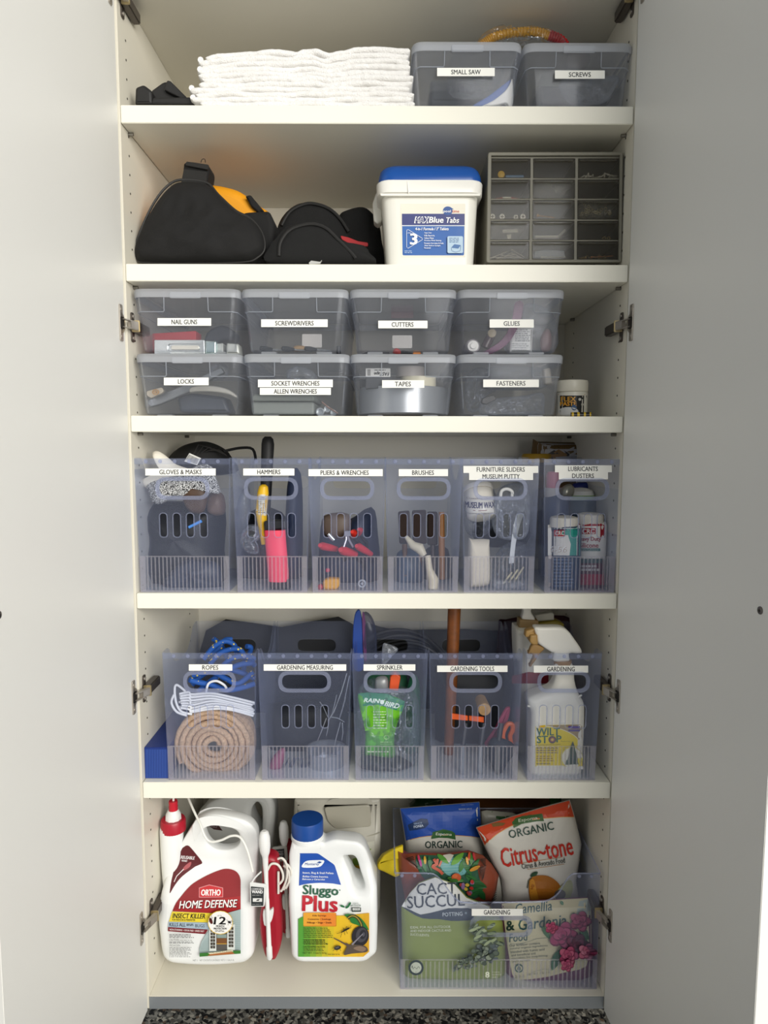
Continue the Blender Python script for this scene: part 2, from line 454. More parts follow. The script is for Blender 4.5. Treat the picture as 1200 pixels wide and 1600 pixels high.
for side, ang, x0 in ((-1, 1.0, .4405), (1, 3.3, .4378)):
    M = doorface(side, ang, x0); Lw = .45
    d = obj('door', MB().box(0, Lw, -.019, 0, -.0255, 2.0, .0008, M=M), mat('e6e5e0', .42, key='door_melamine', bump=.03, bs=400), cab, smooth=0,
            label='open door, hinged at the '+('left' if side < 0 else 'right'))
    for pyc, hy in ((8, 0), (505, 0), (1108, 0), (1512, 0)):
        zc = atx(190 if side < 0 else 985, pyc, side*x0).z
        h = MB(); h.use(NICK)
        # cup plate on the door: long screw plate plus round cup
        hs = .031
        def onM(x, y, z): return M @ Vector((x, y, z+zc))
        pl = rnd([(.013, -hs), (.0255, -hs), (.0255, hs), (.013, hs)], .003, 3)
        for lo in (pl, [(x, z) for x, z in circ(.020, 0, .0175, .0175, 22) if x < .024]):
            V, F = fill2d([lo], .0012, .0004, 1)
            h.add([M @ Vector((v.x, .0012+v.z, v.y+zc)) for v in V], F)
        h.use(DKM)
        V, F = fill2d([rrect(.0185, 0, .014, .020, .004)], .0008, 0)
        h.add([M @ Vector((v.x, .0032+v.z, v.y+zc)) for v in V], F)
        h.use(NICK)
        for sg in (-1, 1):
            h.add(*(lambda q: ([M @ Vector((.0195+v.x, .0026+v.z, sg*.023+zc+v.y)) for v in q[0]], q[1]))(fill2d([circ(0, 0, .0035, .0035, 10)], .0008, .0003, 1)))
        # mounting plate on side panel
        sxp = side*HW; inn = -side
        V, F = fill2d([rnd([(.016, -.026), (.030, -.026), (.030, .026), (.016, .026)], .005, 3)], .0012, .0004, 1)
        h.use(mat('5f5852', .35, .6, key='steel')); h.add([Vector((sxp+inn*(.0012+v.z), v.x, v.y+zc)) for v in V], F)
        for sg in (-1, 1):
            V, F = fill2d([circ(.023, sg*.019, .0034, .0034, 10)], .0012, .0004, 1); h.use(NICK); h.add([Vector((sxp+inn*(.003+v.z), v.x, v.y+zc)) for v in V], F)
        # arm body
        h.use(mat('5f5852', .35, .6, key='steel'))
        h.box(min(sxp+inn*.002, sxp+inn*.016), max(sxp+inn*.002, sxp+inn*.016), .012, .072, zc-.009, zc+.009, .002)
        h.use(mat('b9aa84', .3, .8, key='brass')); h.box(min(sxp+inn*.004, sxp+inn*.0185), max(sxp+inn*.004, sxp+inn*.0185), .010, .014, zc-.010, zc+.010, .0008)
        # arm link from panel to cup
        h.use(NICK)
        pA = Vector((sxp+inn*.014, .012, zc)); pB = M @ Vector((.019, .005, zc))
        for sg in (-1, 1):
            dv = (pB-pA); nn = Vector((-dv.y, dv.x, 0)).normalized()*.0035
            q = [pA-nn, pA+nn, pB+nn, pB-nn]
            h.loft([[p+Vector((0, 0, sg*.0065-.0008)) for p in q], [p+Vector((0, 0, sg*.0065+.0008)) for p in q]])
        q = [pA-nn, pA+nn, pA+dv*.55+nn, pA+dv*.55-nn]
        h.loft([[p+Vector((0, 0, -.0065)) for p in q], [p+Vector((0, 0, .0065)) for p in q]])
        obj('hinge', h, None, d)
    sc = MB(); zz = atx(6 if side < 0 else 1178, 959, side*.445).z
    q = (Matrix.Translation(M @ Vector((.418, 0, zz)))).to_translation()
    Rm = M.to_3x3().to_4x4(); Tm = Matrix.Translation(q) @ Rm @ Matrix.Rotation(-pi/2, 4, 'X')
    sc.use(mat('6d6a66', .3, .9, key='screw')); sc.lathe([(.005, 0), (.0048, .0012), (.003, .0016)], n=14, M=Tm)
    sc.use(DKM); sc.box(-.0022, .0022, -.0005, .0005, .0016, .0019, M=Tm); sc.box(-.0005, .0005, -.0022, .0022, .0016, .0019, M=Tm)
    obj('screw', sc, None, d)
# neighbouring cabinet seen past the open right-hand door
nb = thing('neighbouring_cabinet', 'closed white cabinet glimpsed past the free edge of the open door', 'cabinet', (.9, .2, -.0255))
obj('carcass', MB().box(.462, 1.36, 0, DEP, -.0255, 2.0, .001), MEL, nb, smooth=0)
for a, b in ((.465, .909), (.913, 1.357)):
    obj('door', MB().box(a, b, -.021, -.001, -.0255, 2.0, .001), mat('e6e5e0', .42, key='door_melamine', bump=.03, bs=400), nb, smooth=0)

# ------------------------------------------------------------------ plastic containers
PL = clear('frosted_plastic', 'fcfdff', 'd0d9f8', .082, .16, .5)
PLR = clear('frosted_plastic_thick', 'f4f6fd', 'd8ddf0', .26, .2, .9)
BOXP = clear('clear_box_plastic', 'fcfcfd', 'dde2ea', .098, .1, .6)
LIDP = clear('box_lid_plastic', 'f6f7f9', 'f2f4f7', .52, .2, 1.0)
STUD = clear('stud_plastic', 'e8ecfa', 'dbe0f2', .35, .25, .9)
BINM = {}
def shared(key, fn):
    if key not in BINM: BINM[key] = fn()
    return BINM[key]
def bin_meshes(wb, wt, H, D):
    """meshes of the open bin with cut handle and slots, local origin front bottom centre"""
    th = .0022; out = {}
    hz = H-.054; body = MB()
    hole = lambda z: rrect(0, z, .084, .027, .0134, 6)
    slots = [rrect((i-1.5)*.0243, H-.121, .0126, .043, .0062, 5) for i in range(4)]
    wall = [(-wb/2, 0), (wb/2, 0), (wt/2, H), (-wt/2, H)]
    body.slab([wall, hole(hz)]+slots, 0, th)
    body.slab([wall, hole(hz)], D-th, D)
    for sx in (-1, 1):
        prof = [(th, .001), (D-th, .001), (D-th, H), (D-.004, H+.0005), (D-.014, H+.0005)]
        prof += cat([(D-.03, H-.003), (D-.05, H-.022), (D-.075, H-.04), (D/2, H-.044), (.075, H-.04), (.05, H-.022), (.036, H-.004)], 3, False)
        prof += [(.028, H+.001), (.006, H+.0015), (th, H)]
        V, F = fill2d([prof], th/2)
        body.add([Vector((sx*(wb/2-th/2+(wt-wb)/2*v.y/H)+v.z, v.x, v.y)) for v in V], F)
    body.box(-wb/2+th, wb/2-th, th, D-th, .0008, .003)
    out['body'] = body
    rim = MB(); rim.slab([rrect(0, hz, .098, .041, .0204, 6), hole(hz)], -.0022, -.0001, .0006, 1)
    for q in range(4): rim.slab([rrect((q-1.5)*.0243, H-.121, .0155, .046, .0077, 5), slots[q]], -.0009, -.0001)
    out['handle_rim'] = rim
    rib = MB(); zt = H-.178+.003; zt = .067
    n = int((wb-.026)/.0071)
    for i in range(n+1):
        x = (i-n/2)*.0071; rib.box(x-.0011, x+.0011, -.0016, .0001, .004, zt-.002, .0005)
    for sx in (-1, 1): rib.box(min(sx*(wb/2-.010), sx*(wb/2+.0003)), max(sx*(wb/2-.010), sx*(wb/2+.0003)), -.0014, .0001, .001, zt, .0004)
    rib.box(-wb/2, wb/2, -.0016, .0001, .0, .0035, .0005); rib.box(-wb/2+.01, wb/2-.01, -.0009, .0001, zt-.002, zt)
    out['rib_panel'] = rib
    top = MB(); top.box(-wt/2+.001, wt/2-.001, -.0012, .0001, H-.0105, H, .0004)
    out['rim_band'] = top
    st = MB(); n = 6 if wt > .16 else 5
    for i in range(n if wt > .16 else 5):
        st.lathe([(.0036, 0), (.0034, .0008), (.0016, .001)], n=12, M=Matrix.Translation(((i-(n-1)/2)*.026, -.0012, H-.0052)) @ Matrix.Rotation(pi/2, 4, 'X'))
    out['stud'] = st
    return out
BINMAT = {'body': PL, 'handle_rim': PLR, 'rib_panel': clear('rib_highlight_plastic', 'fbfbff', 'f2ece9', .22, .12, 1.0), 'rim_band': PL, 'stud': STUD}  # ribs whiter and warmer than the body: their highlights put into the colour
def tobj(name, mb, m, smooth=35):
    me = bpy.data.meshes.new(name); me.from_pydata(mb.v, [], mb.f)
    for q in (mb.mats or [m]): me.materials.append(q)
    if len(mb.mats) > 1:
        for p, i in zip(me.polygons, mb.m): p.material_index = i
    for p in me.polygons: p.use_smooth = True
    me.update(); me.set_sharp_from_angle(angle=radians(smooth)); return me
def make_bin(label, xl, xr, z0, Y, wide, strips, group, D=.235, H=.2445):
    """xl,xr: pixel columns of the bin's foot on its front plane"""
    wb, wt = (.1625, .1735) if wide else (.1275, .1405)
    key = ('bin', wide, D, H)
    ms = shared(key, lambda: {k: tobj(k, v, BINMAT[k]) for k, v in bin_meshes(wb, wt, H, D).items()})
    pb = at((xl+xr)/2, 900 if z0 > .6 else 1210, Y)
    o = thing('storage_bin', label, 'storage bin', (pb.x, Y, z0), group)
    for k in ('body', 'handle_rim', 'rib_panel', 'rim_band', 'stud'):
        obj(k, None, None, o, mesh=ms[k], kind='stuff' if k == 'stud' else None)
    for st in strips: strip(o, Y-.0014, *st)
    return o
G4 = 'open plastic bins on the fourth shelf'; G5 = 'open plastic bins on the fifth shelf'
Y4, Y5 = .012, .010
BINS = []
for lab, a, b, wd, st in (
    ('frosted bin taped GLOVES & MASKS', 221, 357, 1, [(227, 732, 337, 743, 'GLOVES & MASKS', 249, 315)]),
    ('frosted bin taped HAMMERS, holding a pink tool sleeve', 373, 478, 0, [(380, 732, 460, 743, 'HAMMERS', 402, 438)]),
    ('frosted bin taped PLIERS & WRENCHES', 492, 594, 0, [(482, 733, 598, 744, 'PLIERS & WRENCHES', 501, 576)]),
    ('frosted bin taped BRUSHES', 608, 714, 0, [(623, 733, 700, 744, 'BRUSHES', 644, 678)]),
    ('frosted bin taped FURNITURE SLIDERS and MUSEUM PUTTY', 727, 832, 0, [(724, 728, 841, 739, 'FURNITURE SLIDERS', 745, 820), (733, 739, 833, 750, 'MUSEUM PUTTY', 754, 812)]),
    ('frosted bin taped LUBRICANTS and DUSTERS', 853, 958, 0, [(867, 727, 956, 738, 'LUBRICANTS', 888, 934), (873, 738, 950, 749, 'DUSTERS', 894, 928)])):
    make_bin(lab, a, b, T4, Y4, wd, st, G4)
for lab, a, b, wd, st in (
    ('frosted bin taped ROPES, holding coiled rope', 265.5, 396.5, 1, [(295, 1038, 363, 1048, 'ROPES', 316, 341)]),
    ('frosted bin taped GARDENING MEASURING', 412, 543, 1, [(412, 1038, 541, 1048, 'GARDENING MEASURING', 433, 520)]),
    ('frosted bin taped SPRINKLER', 557.5, 660, 0, [(568, 1038, 649, 1048, 'SPRINKLER', 589, 629)]),
    ('frosted bin taped GARDENING TOOLS', 676, 806, 1, [(683, 1040, 793, 1050, 'GARDENING TOOLS', 704, 772)]),
    ('frosted bin taped GARDENING, holding a trigger spray bottle', 826, 927, 0, [(834, 1040, 919, 1051, 'GARDENING', 855, 898)])):
    make_bin(lab, a, b, T5, Y5, wd, st, G5)

# lidded shoe boxes
def box_meshes():
    W, D, H = .168, .32, .100; out = {}
    b = MB(); t = .0016
    def sec(f, inset=0): w_ = W+.017*f-2*inset; d_ = D+.017*f-2*inset; return [(x, y+D/2, f*H) for x, y in rrect(0, 0, w_, d_, .016-inset*.5, 5)]
    fs = [0, .04, .66, .665, 1.0]
    outer = [[(x*.975, (y-D/2)*.985+D/2, z) for x, y, z in sec(0)]]+[sec(f) for f in fs[1:3]]+[[(x*1.012, (y-D/2)*1.012+D/2, z) for x, y, z in sec(f)] for f in fs[3:]]
    inner = [[(x, y, z+.0016) for x, y, z in sec(0, t)]]+[sec(f, t) for f in fs[1:]]
    b.loft(outer+list(reversed(inner)), True, True)
    out['body'] = b
    # feet
    k_ = 0
    for x in (-.05, .05):
        for y in (.01, D-.03):
            r = MB(); r.box(x-.014, x+.014, y, y+.02, -.0035, .0, .001); out['foot%d' % k_] = r; k_ += 1
    # raised contour line around the step, stepping up to the rim in the middle of the front
    c = MB(); zc = H*.665; fx = lambda f: (W+.017*f)/2*1.012
    y0 = D/2-(D+.017*.66)/2*1.012-.0004; y1 = D/2-(D+.017)/2*1.012-.0004
    for sx in (-1, 1):
        c.tube([(sx*fx(.66), .03, zc), (sx*(fx(.66)-.002), y0+.008, zc), (sx*(fx(.66)-.010), y0, zc), (sx*.0405, y0, zc), (sx*.039, y0-.001, zc+.002), (sx*.0385, y1, H-.001)], .0008, 6)
        c.tube([(sx*(fx(.66)+.0004), .03, zc), (sx*(fx(.66)+.0004), D-.03, zc)], .0008, 6)
    out['contour_line'] = c
    l = MB(); LW, LD = .1895, D+.024
    def ls(w_, d_, z, r_=.02): return [(x, y+D/2, z) for x, y in rrect(0, 0, w_, d_, r_, 5)]
    l.loft([ls(LW, LD, H-.009), ls(LW+.001, LD+.001, H+.002), ls(LW-.002, LD-.002, H+.0052, .019), ls(LW-.010, LD-.010, H+.0065, .016), ls(LW-.016, LD-.016, H+.004, .014),
            ls(LW-.030, LD-.030, H+.0035, .012)], False, True)
    l.loft([ls(LW-.003, LD-.003, H-.009, .019), ls(LW-.003, LD-.003, H+.001, .019), ls(LW-.012, LD-.012, H+.002, .016)], False, False)
    yf = D/2-LD/2
    l.box(-.027, .027, yf-.003, yf+.002, H-.011, H-.001, .001)
    out['lid'] = l
    return out
BXM = {'body': BOXP, 'foot0': LIDP, 'foot1': LIDP, 'foot2': LIDP, 'foot3': LIDP, 'contour_line': clear('contour_plastic', 'e6e9ee', 'e6eaf0', .5, .2, 1), 'lid': LIDP}
def make_box(label, xc, ytop, z0, Y, strips, group, pyc):
    ms = shared('shoebox', lambda: {k: tobj(k, v, BXM[k]) for k, v in box_meshes().items()})
    p = at(xc, pyc, Y)
    o = thing('lidded_storage_box', label, 'storage box', (p.x, Y+.008, z0+.0036), group)
    for k in ('body', 'foot0', 'foot1', 'foot2', 'foot3', 'contour_line', 'lid'): obj(k.rstrip('0123'), None, None, o, mesh=ms[k])
    for st in strips: strip(o, Y-.0035, *st)
    return o
G3 = 'clear lidded boxes stacked on the third shelf'
HB = .1125
for lab, xc, row, st in (
    ('clear lidded box taped NAIL GUNS, upper row', 292, 1, [(246, 497, 330, 509, 'NAIL GUNS', 268, 308)]),
    ('clear lidded box taped SCREWDRIVERS, upper row', 461, 1, [(408, 499, 512, 511, 'SCREWDRIVERS', 430, 490)]),
    ('clear lidded box taped CUTTERS, upper row', 630, 1, [(591, 501, 668, 513, 'CUTTERS', 612, 646)]),
    ('clear lidded box taped GLUES, upper row', 798.5, 1, [(765, 499, 834, 512, 'GLUES', 787, 812)]),
    ('clear lidded box taped LOCKS, lower row', 295, 0, [(256, 590, 326, 602, 'LOCKS', 278, 303)]),
    ('clear lidded box taped SOCKET WRENCHES and ALLEN WRENCHES', 463.5, 0, [(403, 593, 520, 605, 'SOCKET WRENCHES', 424, 499), (406, 606, 517, 617, 'ALLEN WRENCHES', 428, 495)]),
    ('clear lidded box taped TAPES, lower row', 630, 0, [(597, 594, 663, 606, 'TAPES', 617, 642)]),
    ('clear lidded box taped FASTENERS, lower row', 797.5, 0, [(755, 593, 842, 605, 'FASTENERS', 776, 821)])):
    make_box(lab, xc, 0, T3+row*HB, .012, st, G3, 520 if row else 610)
G1 = 'clear lidded boxes on the top shelf'
make_box('clear lidded box taped SMALL SAW on the top shelf', 729.5, 0, T1, .014, [(683, 106, 773, 119, 'SMALL SAW', 705, 751)], G1, 115)
make_box('clear lidded box taped SCREWS on the top shelf', 903, 0, T1, .016, [(867, 110, 945, 123, 'SCREWS', 889, 923)], G1, 115)

# large open bin on the cabinet floor
YL = .018
def big_bin():
    o = thing('large_storage_bin', 'wide frosted bin taped GARDENING, full of fertiliser bags', 'storage bin', (at(778, 1545, YL).x, YL, .0005))
    th = .0025; D = .232; b = MB()
    def w2(lp): return [(at(x, y, YL).x, at(x, y, YL).z) for x, y in lp]
    H = at(617, 1364, YL).z
    front = w2([(625.5, 1546), (932, 1546)])+w2([(938, 1365)])+w2(cat([(900, 1365), (890, 1369), (882, 1380), (872, 1396), (858, 1406), (842, 1409)], 4, False))+w2(cat([(725, 1410), (712, 1404), (700, 1390), (690, 1376), (680, 1367), (668, 1364.5)], 4, False))+w2([(617, 1364)])
    hole = w2(rnd([(742, 1437), (824, 1437), (824, 1457), (742, 1457)], 10, 5))
    b.slab([front, hole], YL, YL+th)
    xl = at(625.5, 1546, YL).x; xr = at(932, 1546, YL).x; tl = at(617, 1364, YL).x; tr = at(938, 1364, YL).x
    b.slab([[(xl, 0), (xr, 0), (tr, H+.002), (tl, H+.002)]], YL+D-th, YL+D)
    for x0, x1 in ((xl, tl), (xr, tr)):
        V, F = fill2d([[(YL+th, .001), (YL+D-th, .001), (YL+D-th, H+.002), (YL+.03, H+.002), (YL+th, H)], rrect(YL+D/2, H-.045, .085, .028, .0138, 6)], th/2)
        s_ = 1 if x0 < x1 and x0 < 0 else -1
        b.add([Vector((x0+(x1-x0)*v.y/H+v.z+(th/2 if x0 == xl else -th/2), v.x, v.y)) for v in V], F)
    b.box(xl, xr, YL+th, YL+D-th, .0008, .0035)
    obj('body', b, PL, o)
    r = MB(); n = int((xr-xl-.03)/.0086)
    for i in range(n+1):
        x = (xl+xr)/2+(i-n/2)*.0086; r.box(x-.0014, x+.0014, YL-.0016, YL+.0001, .004, .058, .0005)
    r.box(xl, xr, YL-.0016, YL+.0001, 0, .0035, .0005); r.box(xl+.008, xr-.008, YL-.0008, YL+.0001, .060, .062)
    for a, c in ((xl, xl+.009), (xr-.009, xr)): r.box(a, c, YL-.0014, YL+.0001, .001, .062, .0004)
    obj('rib_panel', r, BINMAT['rib_panel'], o)
    h = MB(); h.slab([w2(rnd([(734, 1430), (832, 1430), (832, 1463), (734, 1463)], 16, 6)), hole], YL-.0022, YL-.0001, .0006, 1); obj('handle_rim', h, PLR, o)
    e = MB()
    top = [(617, 1364), (668, 1364.5), (680, 1367), (690, 1376), (700, 1390), (712, 1404), (725, 1410), (784, 1410), (842, 1409), (858, 1406), (872, 1396), (882, 1380), (890, 1369), (900, 1365), (938, 1365)]
    e.tube([at(x, y, YL+.001) for x, y in cat(top, 4, False)], .0013, 6)
    e.tube([(tl, YL, H), (tl, YL+D, H+.002), (tr, YL+D, H+.002), (tr, YL, H)], .0014, 6); obj('rim_edge', e, PLR, o)
    st = MB()
    for x, y in ((628, 1368), (648, 1368), (905, 1369), (924, 1369)):
        st.lathe([(.0036, 0), (.0034, .0008), (.0016, .001)], n=12, M=Matrix.Translation(at(x, y, YL)) @ Matrix.Rotation(pi/2, 4, 'X'))
    obj('stud', st, STUD, o, kind='stuff')
    strip(o, YL-.002, 737, 1420, 817, 1431, 'GARDENING', 756, 797)
big_bin()
# ------------------------------------------------------------------ top shelf
BAG = clear('clear_bag_film', 'f4f5f6', 'dfe3e6', .05, .15, .8, 1, 90, .45)
FROST = clear('cloudy_bag_film', 'eef0f2', 'e6e8ea', .22, .2, 1.1, 1, 90, .4)
def single(name, label, catg, fn, m=None, group=None, smooth=40):
    mb = MB(); fn(mb); return obj(name, mb, m, None, label, catg, group, smooth=smooth)
def bag(label, loop, Y, T, m=None, wr=.006, ws=55, seed=0, name='plastic_bag', group=None, catg='bag'):
    mb = MB().pillow(cat(loop, 6), Y, T, 13, wr*.4, ws, seed=seed, crease=wr*2.2); return obj(name, mb, m or BAG, None, label, catg, group, smooth=60)
def lat(cx, cy0, Y, prof_px):
    """lathe profile given as (radius px, y px) at column cx on plane Y -> list of (r,z) and centre x"""
    c = at(cx, cy0, Y); out = []
    for r, y in prof_px: out.append((at(cx+r, y, Y).x-at(cx, y, Y).x, at(cx, y, Y).z))
    return c.x, out
def can(mb, cx, Yc, prof_px, n=28, **k):
    """solid of revolution whose axis stands at Yc"""
    x, pr = lat(cx, prof_px[0][1], Yc, prof_px); z0 = pr[0][1]
    return mb.loft([[(x+r*cos(2*pi*i/n), Yc+r*sin(2*pi*i/n), z) for i in range(n)] for r, z in (pr if pr[0][1] < pr[-1][1] else pr[::-1])], **k)

BLK = mat('1b1a1a', .55, key='black_plastic', bump=.1, bs=300)
t = thing('tool_bracket', 'black plastic tool bracket lying beside the white towels', 'bracket', (at(255, 160, .08).x, .08, T1))
mb = MB(); mb.pslab([rnd([(210, 163), (211, 136), (224, 131), (237, 141), (238, 163)], 4)], .03, .11, .005); obj('end_block', mb, BLK, t)
mb = MB(); mb.pslab([rnd([(236, 163), (236, 141), (254, 128), (264, 126), (290, 150), (290, 163)], 3)], .06, .16, .004)
mb.pslab([rnd([(256, 140), (261, 125), (266, 126), (292, 152), (286, 155)], 2)], .05, .065, .002); obj('cradle', mb, BLK, t)
mb = MB(); mb.pslab([rnd([(236, 163), (238, 152), (300, 151), (308, 157), (306, 163)], 3)], .03, .10, .003); obj('base_rail', mb, BLK, t)

TW = mat('f3f1ee', .95, key='terry_cloth', bump=1, bs=520, sheen=.3, var=.05, vs=600)
xs0 = at(320, 163, .02).x
def topz(u):      # height of the top of the pile along its width, from the photo
    pts = [(0, 88), (.06, 84), (.2, 79), (.33, 77), (.44, 79.5), (.48, 75), (.53, 75), (.6, 83), (.66, 77), (.74, 71.5), (.88, 70), (1, 74)]
    for (a, b), (c, d) in zip(pts, pts[1:]):
        if u <= c: q = (u-a)/(c-a); q = q*q*(3-2*q); y = b+(d-b)*q; break
    return at(500, y, .02).z-T1
LS = [(320, 645), (313, 648), (299, 643), (306, 647), (297, 640), (311, 644), (318, 646), (311, 640), (310, 641), (313, 640), (311, 638), (322, 641)]
nl = 12
for k in range(0, nl, 2):
    mb = MB()
    for q in (k, k+1):
        xa = at(LS[q][0], 163-q*7, .02).x; xb = at(LS[q][1], 163-q*7, .02).x; secs = []
        Nx = 110; yf = .018+.004*noise.noise(Vector((q*1.7, 3, 0)))
        for i in range(Nx+1):
            u = i/Nx; x = xa+(xb-xa)*u; e = min(1, sqrt(max(0, 1-(1-min(u, 1-u)/.018)**2)) if min(u, 1-u) < .018 else 1)
            H = topz(u); blend = (q/nl)
            z0 = H*q/nl if q else 0
            z0 = z0*(.55+.45*blend)+(.0925*q/nl)*(.45-.45*blend)
            z0 += .0026*noise.noise(Vector((x*22, q*.8, 1)))*min(1, q)+.0006*noise.noise(Vector((x*90, q*2.1, 1)))*min(1, q)
            h = .0092*(.25+.75*e)*(1+.18*noise.noise(Vector((x*25, q*4.7, 2)))); zc = T1+max(z0, 0)+.0035
            dy = .004*noise.noise(Vector((x*18, q*3.3, 5)))+.0012*noise.noise(Vector((x*160, q*3.3, 5)))
            secs.append([(x, yy, zc+zz*(1+.15*noise.noise(Vector((x*60, q, 9))))) for yy, zz in [(yf+.0035+dy, -h/2), (yf+.0008+dy, -h*.3), (yf+dy, 0), (yf+.0008+dy, h*.3), (yf+.0035+dy, h/2), (.14, h/2), (.265, h/2), (.27, 0), (.265, -h/2), (.14, -h/2)]])
        mb.loft(secs)
    # the fold on the left-hand side
    xa = at(LS[k][0]+3, 150-k*7, .02).x; zc = T1+.0925*(k+1)/nl
    mb.tube([(xa-.001, .02, zc-.001), (xa-.004, .05, zc), (xa-.003, .15, zc), (xa, .255, zc)], [.005, .0068, .007, .005], 8)
    pos = ['lowest', 'second from the bottom', 'third from the bottom', 'third from the top', 'second from the top', 'topmost']
    obj('folded_towel', mb, TW, None, 'folded white terry towel, '+pos[k//2]+' of the pile', 'towel', 'pile of white towels', smooth=70)

# coiled yellow hose in a bag behind the two boxes
t = thing('ribbed_hose', 'yellow ribbed hose with a red cuff, bagged on top of the clear boxes', 'hose', (at(820, 60, .09).x, .09, T1+.115))
pp = cat([(748, 74), (758, 66), (772, 58), (795, 52), (820, 50), (842, 51), (858, 56)], 14, False)
R0 = (at(812, 60, .09).x-at(804, 60, .09).x)*.85
mb = MB(); mb.tube([at(x, y, .09) for x, y in pp], [R0*(1.0 if i % 3 else .8) for i in range(len(pp))], 10); obj('hose', mb, mat('d9a018', .45, key='yellow_hose'), t)
pp = cat([(857, 55.5), (866, 58), (876, 63), (884, 72)], 8, False)
mb = MB(); mb.tube([at(x, y, .09) for x, y in pp], [R0*(1.1 if i % 3 else .92) for i in range(len(pp))], 10); obj('cuff', mb, mat('b0181e', .45, key='red_rubber'), t, label='dark red rubber cuff')
bag('crumpled clear bag around the yellow hose', [(750, 72), (752, 56), (766, 46), (786, 42), (800, 46), (840, 45), (872, 53), (882, 70), (820, 68)], .08, .03, seed=3)

# small saw in its clear bag; screws bag
t = thing('folding_saw', 'blue and white folding hand saw inside the leftmost top-shelf box', 'saw', (at(775, 150, .06).x, .06, T1+.005))
mb = MB(); mb.pslab([cat([(738, 165), (762, 150), (782, 135), (797, 124), (799, 132), (790, 146), (775, 158), (756, 165)], 4)], .05, .064, .003); obj('handle', mb, mat('3f62a8', .4, key='blue_plastic'), t, label='blue plastic handle')
mb = MB(); mb.pslab([cat([(752, 166), (770, 157), (788, 143), (796, 132), (801, 123), (802, 160), (796, 166), (790, 160), (775, 164)], 3)], .040, .049, .002); obj('blade_guard', mb, mat('e8e8e4', .35, key='white_plastic'), t, label='white blade guard')
bag('clear zip bag in the leftmost top-shelf box', [(705, 150), (700, 110), (712, 84), (760, 80), (790, 85), (785, 120), (765, 150)], .14, .06, seed=5)
bag('cloudy bag of screws in the rightmost top-shelf box', [(880, 150), (874, 130), (890, 122), (930, 124), (966, 122), (960, 140), (945, 160), (900, 164)], .07, .04, FROST, seed=9)
t = single('jar_lid', 'dark red round lid showing behind the lettering SCREWS', 'lid', lambda b: b.pslab([circ(905, 90, 18, 16, 20)], .2, .215, .003), mat('7c5a50', .5, key='dull_red'))
single('black_case', 'dark grey tool case low in the leftmost top-shelf box', 'case', lambda b: b.pslab([rnd([(672, 162), (672, 125), (745, 118), (760, 162)], 5)], .17, .27, .008), mat('4a4e55', .5, key='grey_plastic'))
single('hardware_tray', 'dark hardware tray low in the rightmost top-shelf box', 'tray', lambda b: b.pslab([rnd([(845, 163), (842, 132), (960, 132), (960, 163)], 5)], .15, .28, .008), mat('54585c', .5, key='grey_plastic'))

# ------------------------------------------------------------------ second shelf
NYL = mat('0c0b0b', .82, key='black_nylon', bump=.35, bs=1200)
YEL = mat('e89c0c', .6, key='yellow_nylon', bump=.3, bs=1200)
t = thing('tool_bag', 'black and yellow soft tool bag slumped on the second shelf', 'bag', (at(320, 410, .12).x, .12, T2))
fr = cat([(214, 404), (211, 388), (222, 355), (240, 318), (260, 292), (282, 281), (322, 285), (342, 305), (368, 329), (392, 342), (409, 364), (413, 388), (402, 402), (380, 409), (300, 411), (228, 410)], 5)
mb = MB(); mb.pillow(fr, .055, .055, 14, .006, 11, crease=.012, p=3.5, seed=2, edge=.35, tilt=.12); mb.pslab([fr], .055, .11, .012, 3); body = mb
obj('front_panel', mb, NYL, t, smooth=60)
mb = MB(); mb.tube([at(x, y, .052+.12*max(0, (at(x, y, .05).z-T2))) for x, y in fr], .0022, 6, True); obj('piping', mb, mat('2a2928', .6, key='piping'), t)
bk = cat([(226, 410), (224, 350), (229, 334), (247, 306), (276, 284), (325, 284), (352, 288), (375, 296), (402, 316), (420, 330), (425, 360), (425, 410)], 4)
mb = MB(); mb.pslab([bk], .10, .28, .02, 3); obj('top_panel', mb, YEL, t, smooth=60, label='yellow top panel')
mb = MB(); mb.pslab([rnd([(398, 411), (376, 333), (384, 330), (420, 328), (428, 345), (430, 411)], 5)], .075, .30, .01, 3)
mb.pslab([rnd([(392, 322), (383, 306), (391, 304), (413, 330), (404, 332)], 2)], .09, .29, .003); obj('end_panel', mb, NYL, t, smooth=60)
mb = MB(); mb.pslab([rnd([(284, 283), (287, 254), (299, 252), (325, 256), (327, 264), (324, 284)], 3)], .075, .12, .004)
mb.use(mat('2b2a29', .8, key='webbing', bump=1, bs=1500)); mb.mats.insert(0, NYL); mb.m = [0]*len(mb.f); mb.cur = 1
mb.pslab([rnd([(283, 285), (287, 264), (323, 268), (322, 288)], 2)], .070, .074, .001); mb.pslab([rnd([(289, 258), (291, 252), (326, 257), (325, 265)], 2)], .068, .073, .001)
obj('grab_handle', mb, None, t)
mb = MB(); mb.tube([at(x, y, .072) for x, y in cat([(314, 254), (316, 249), (320, 249), (321, 254)], 4, False)], .0007, 5); obj('thread_loop', mb, NYL, t)

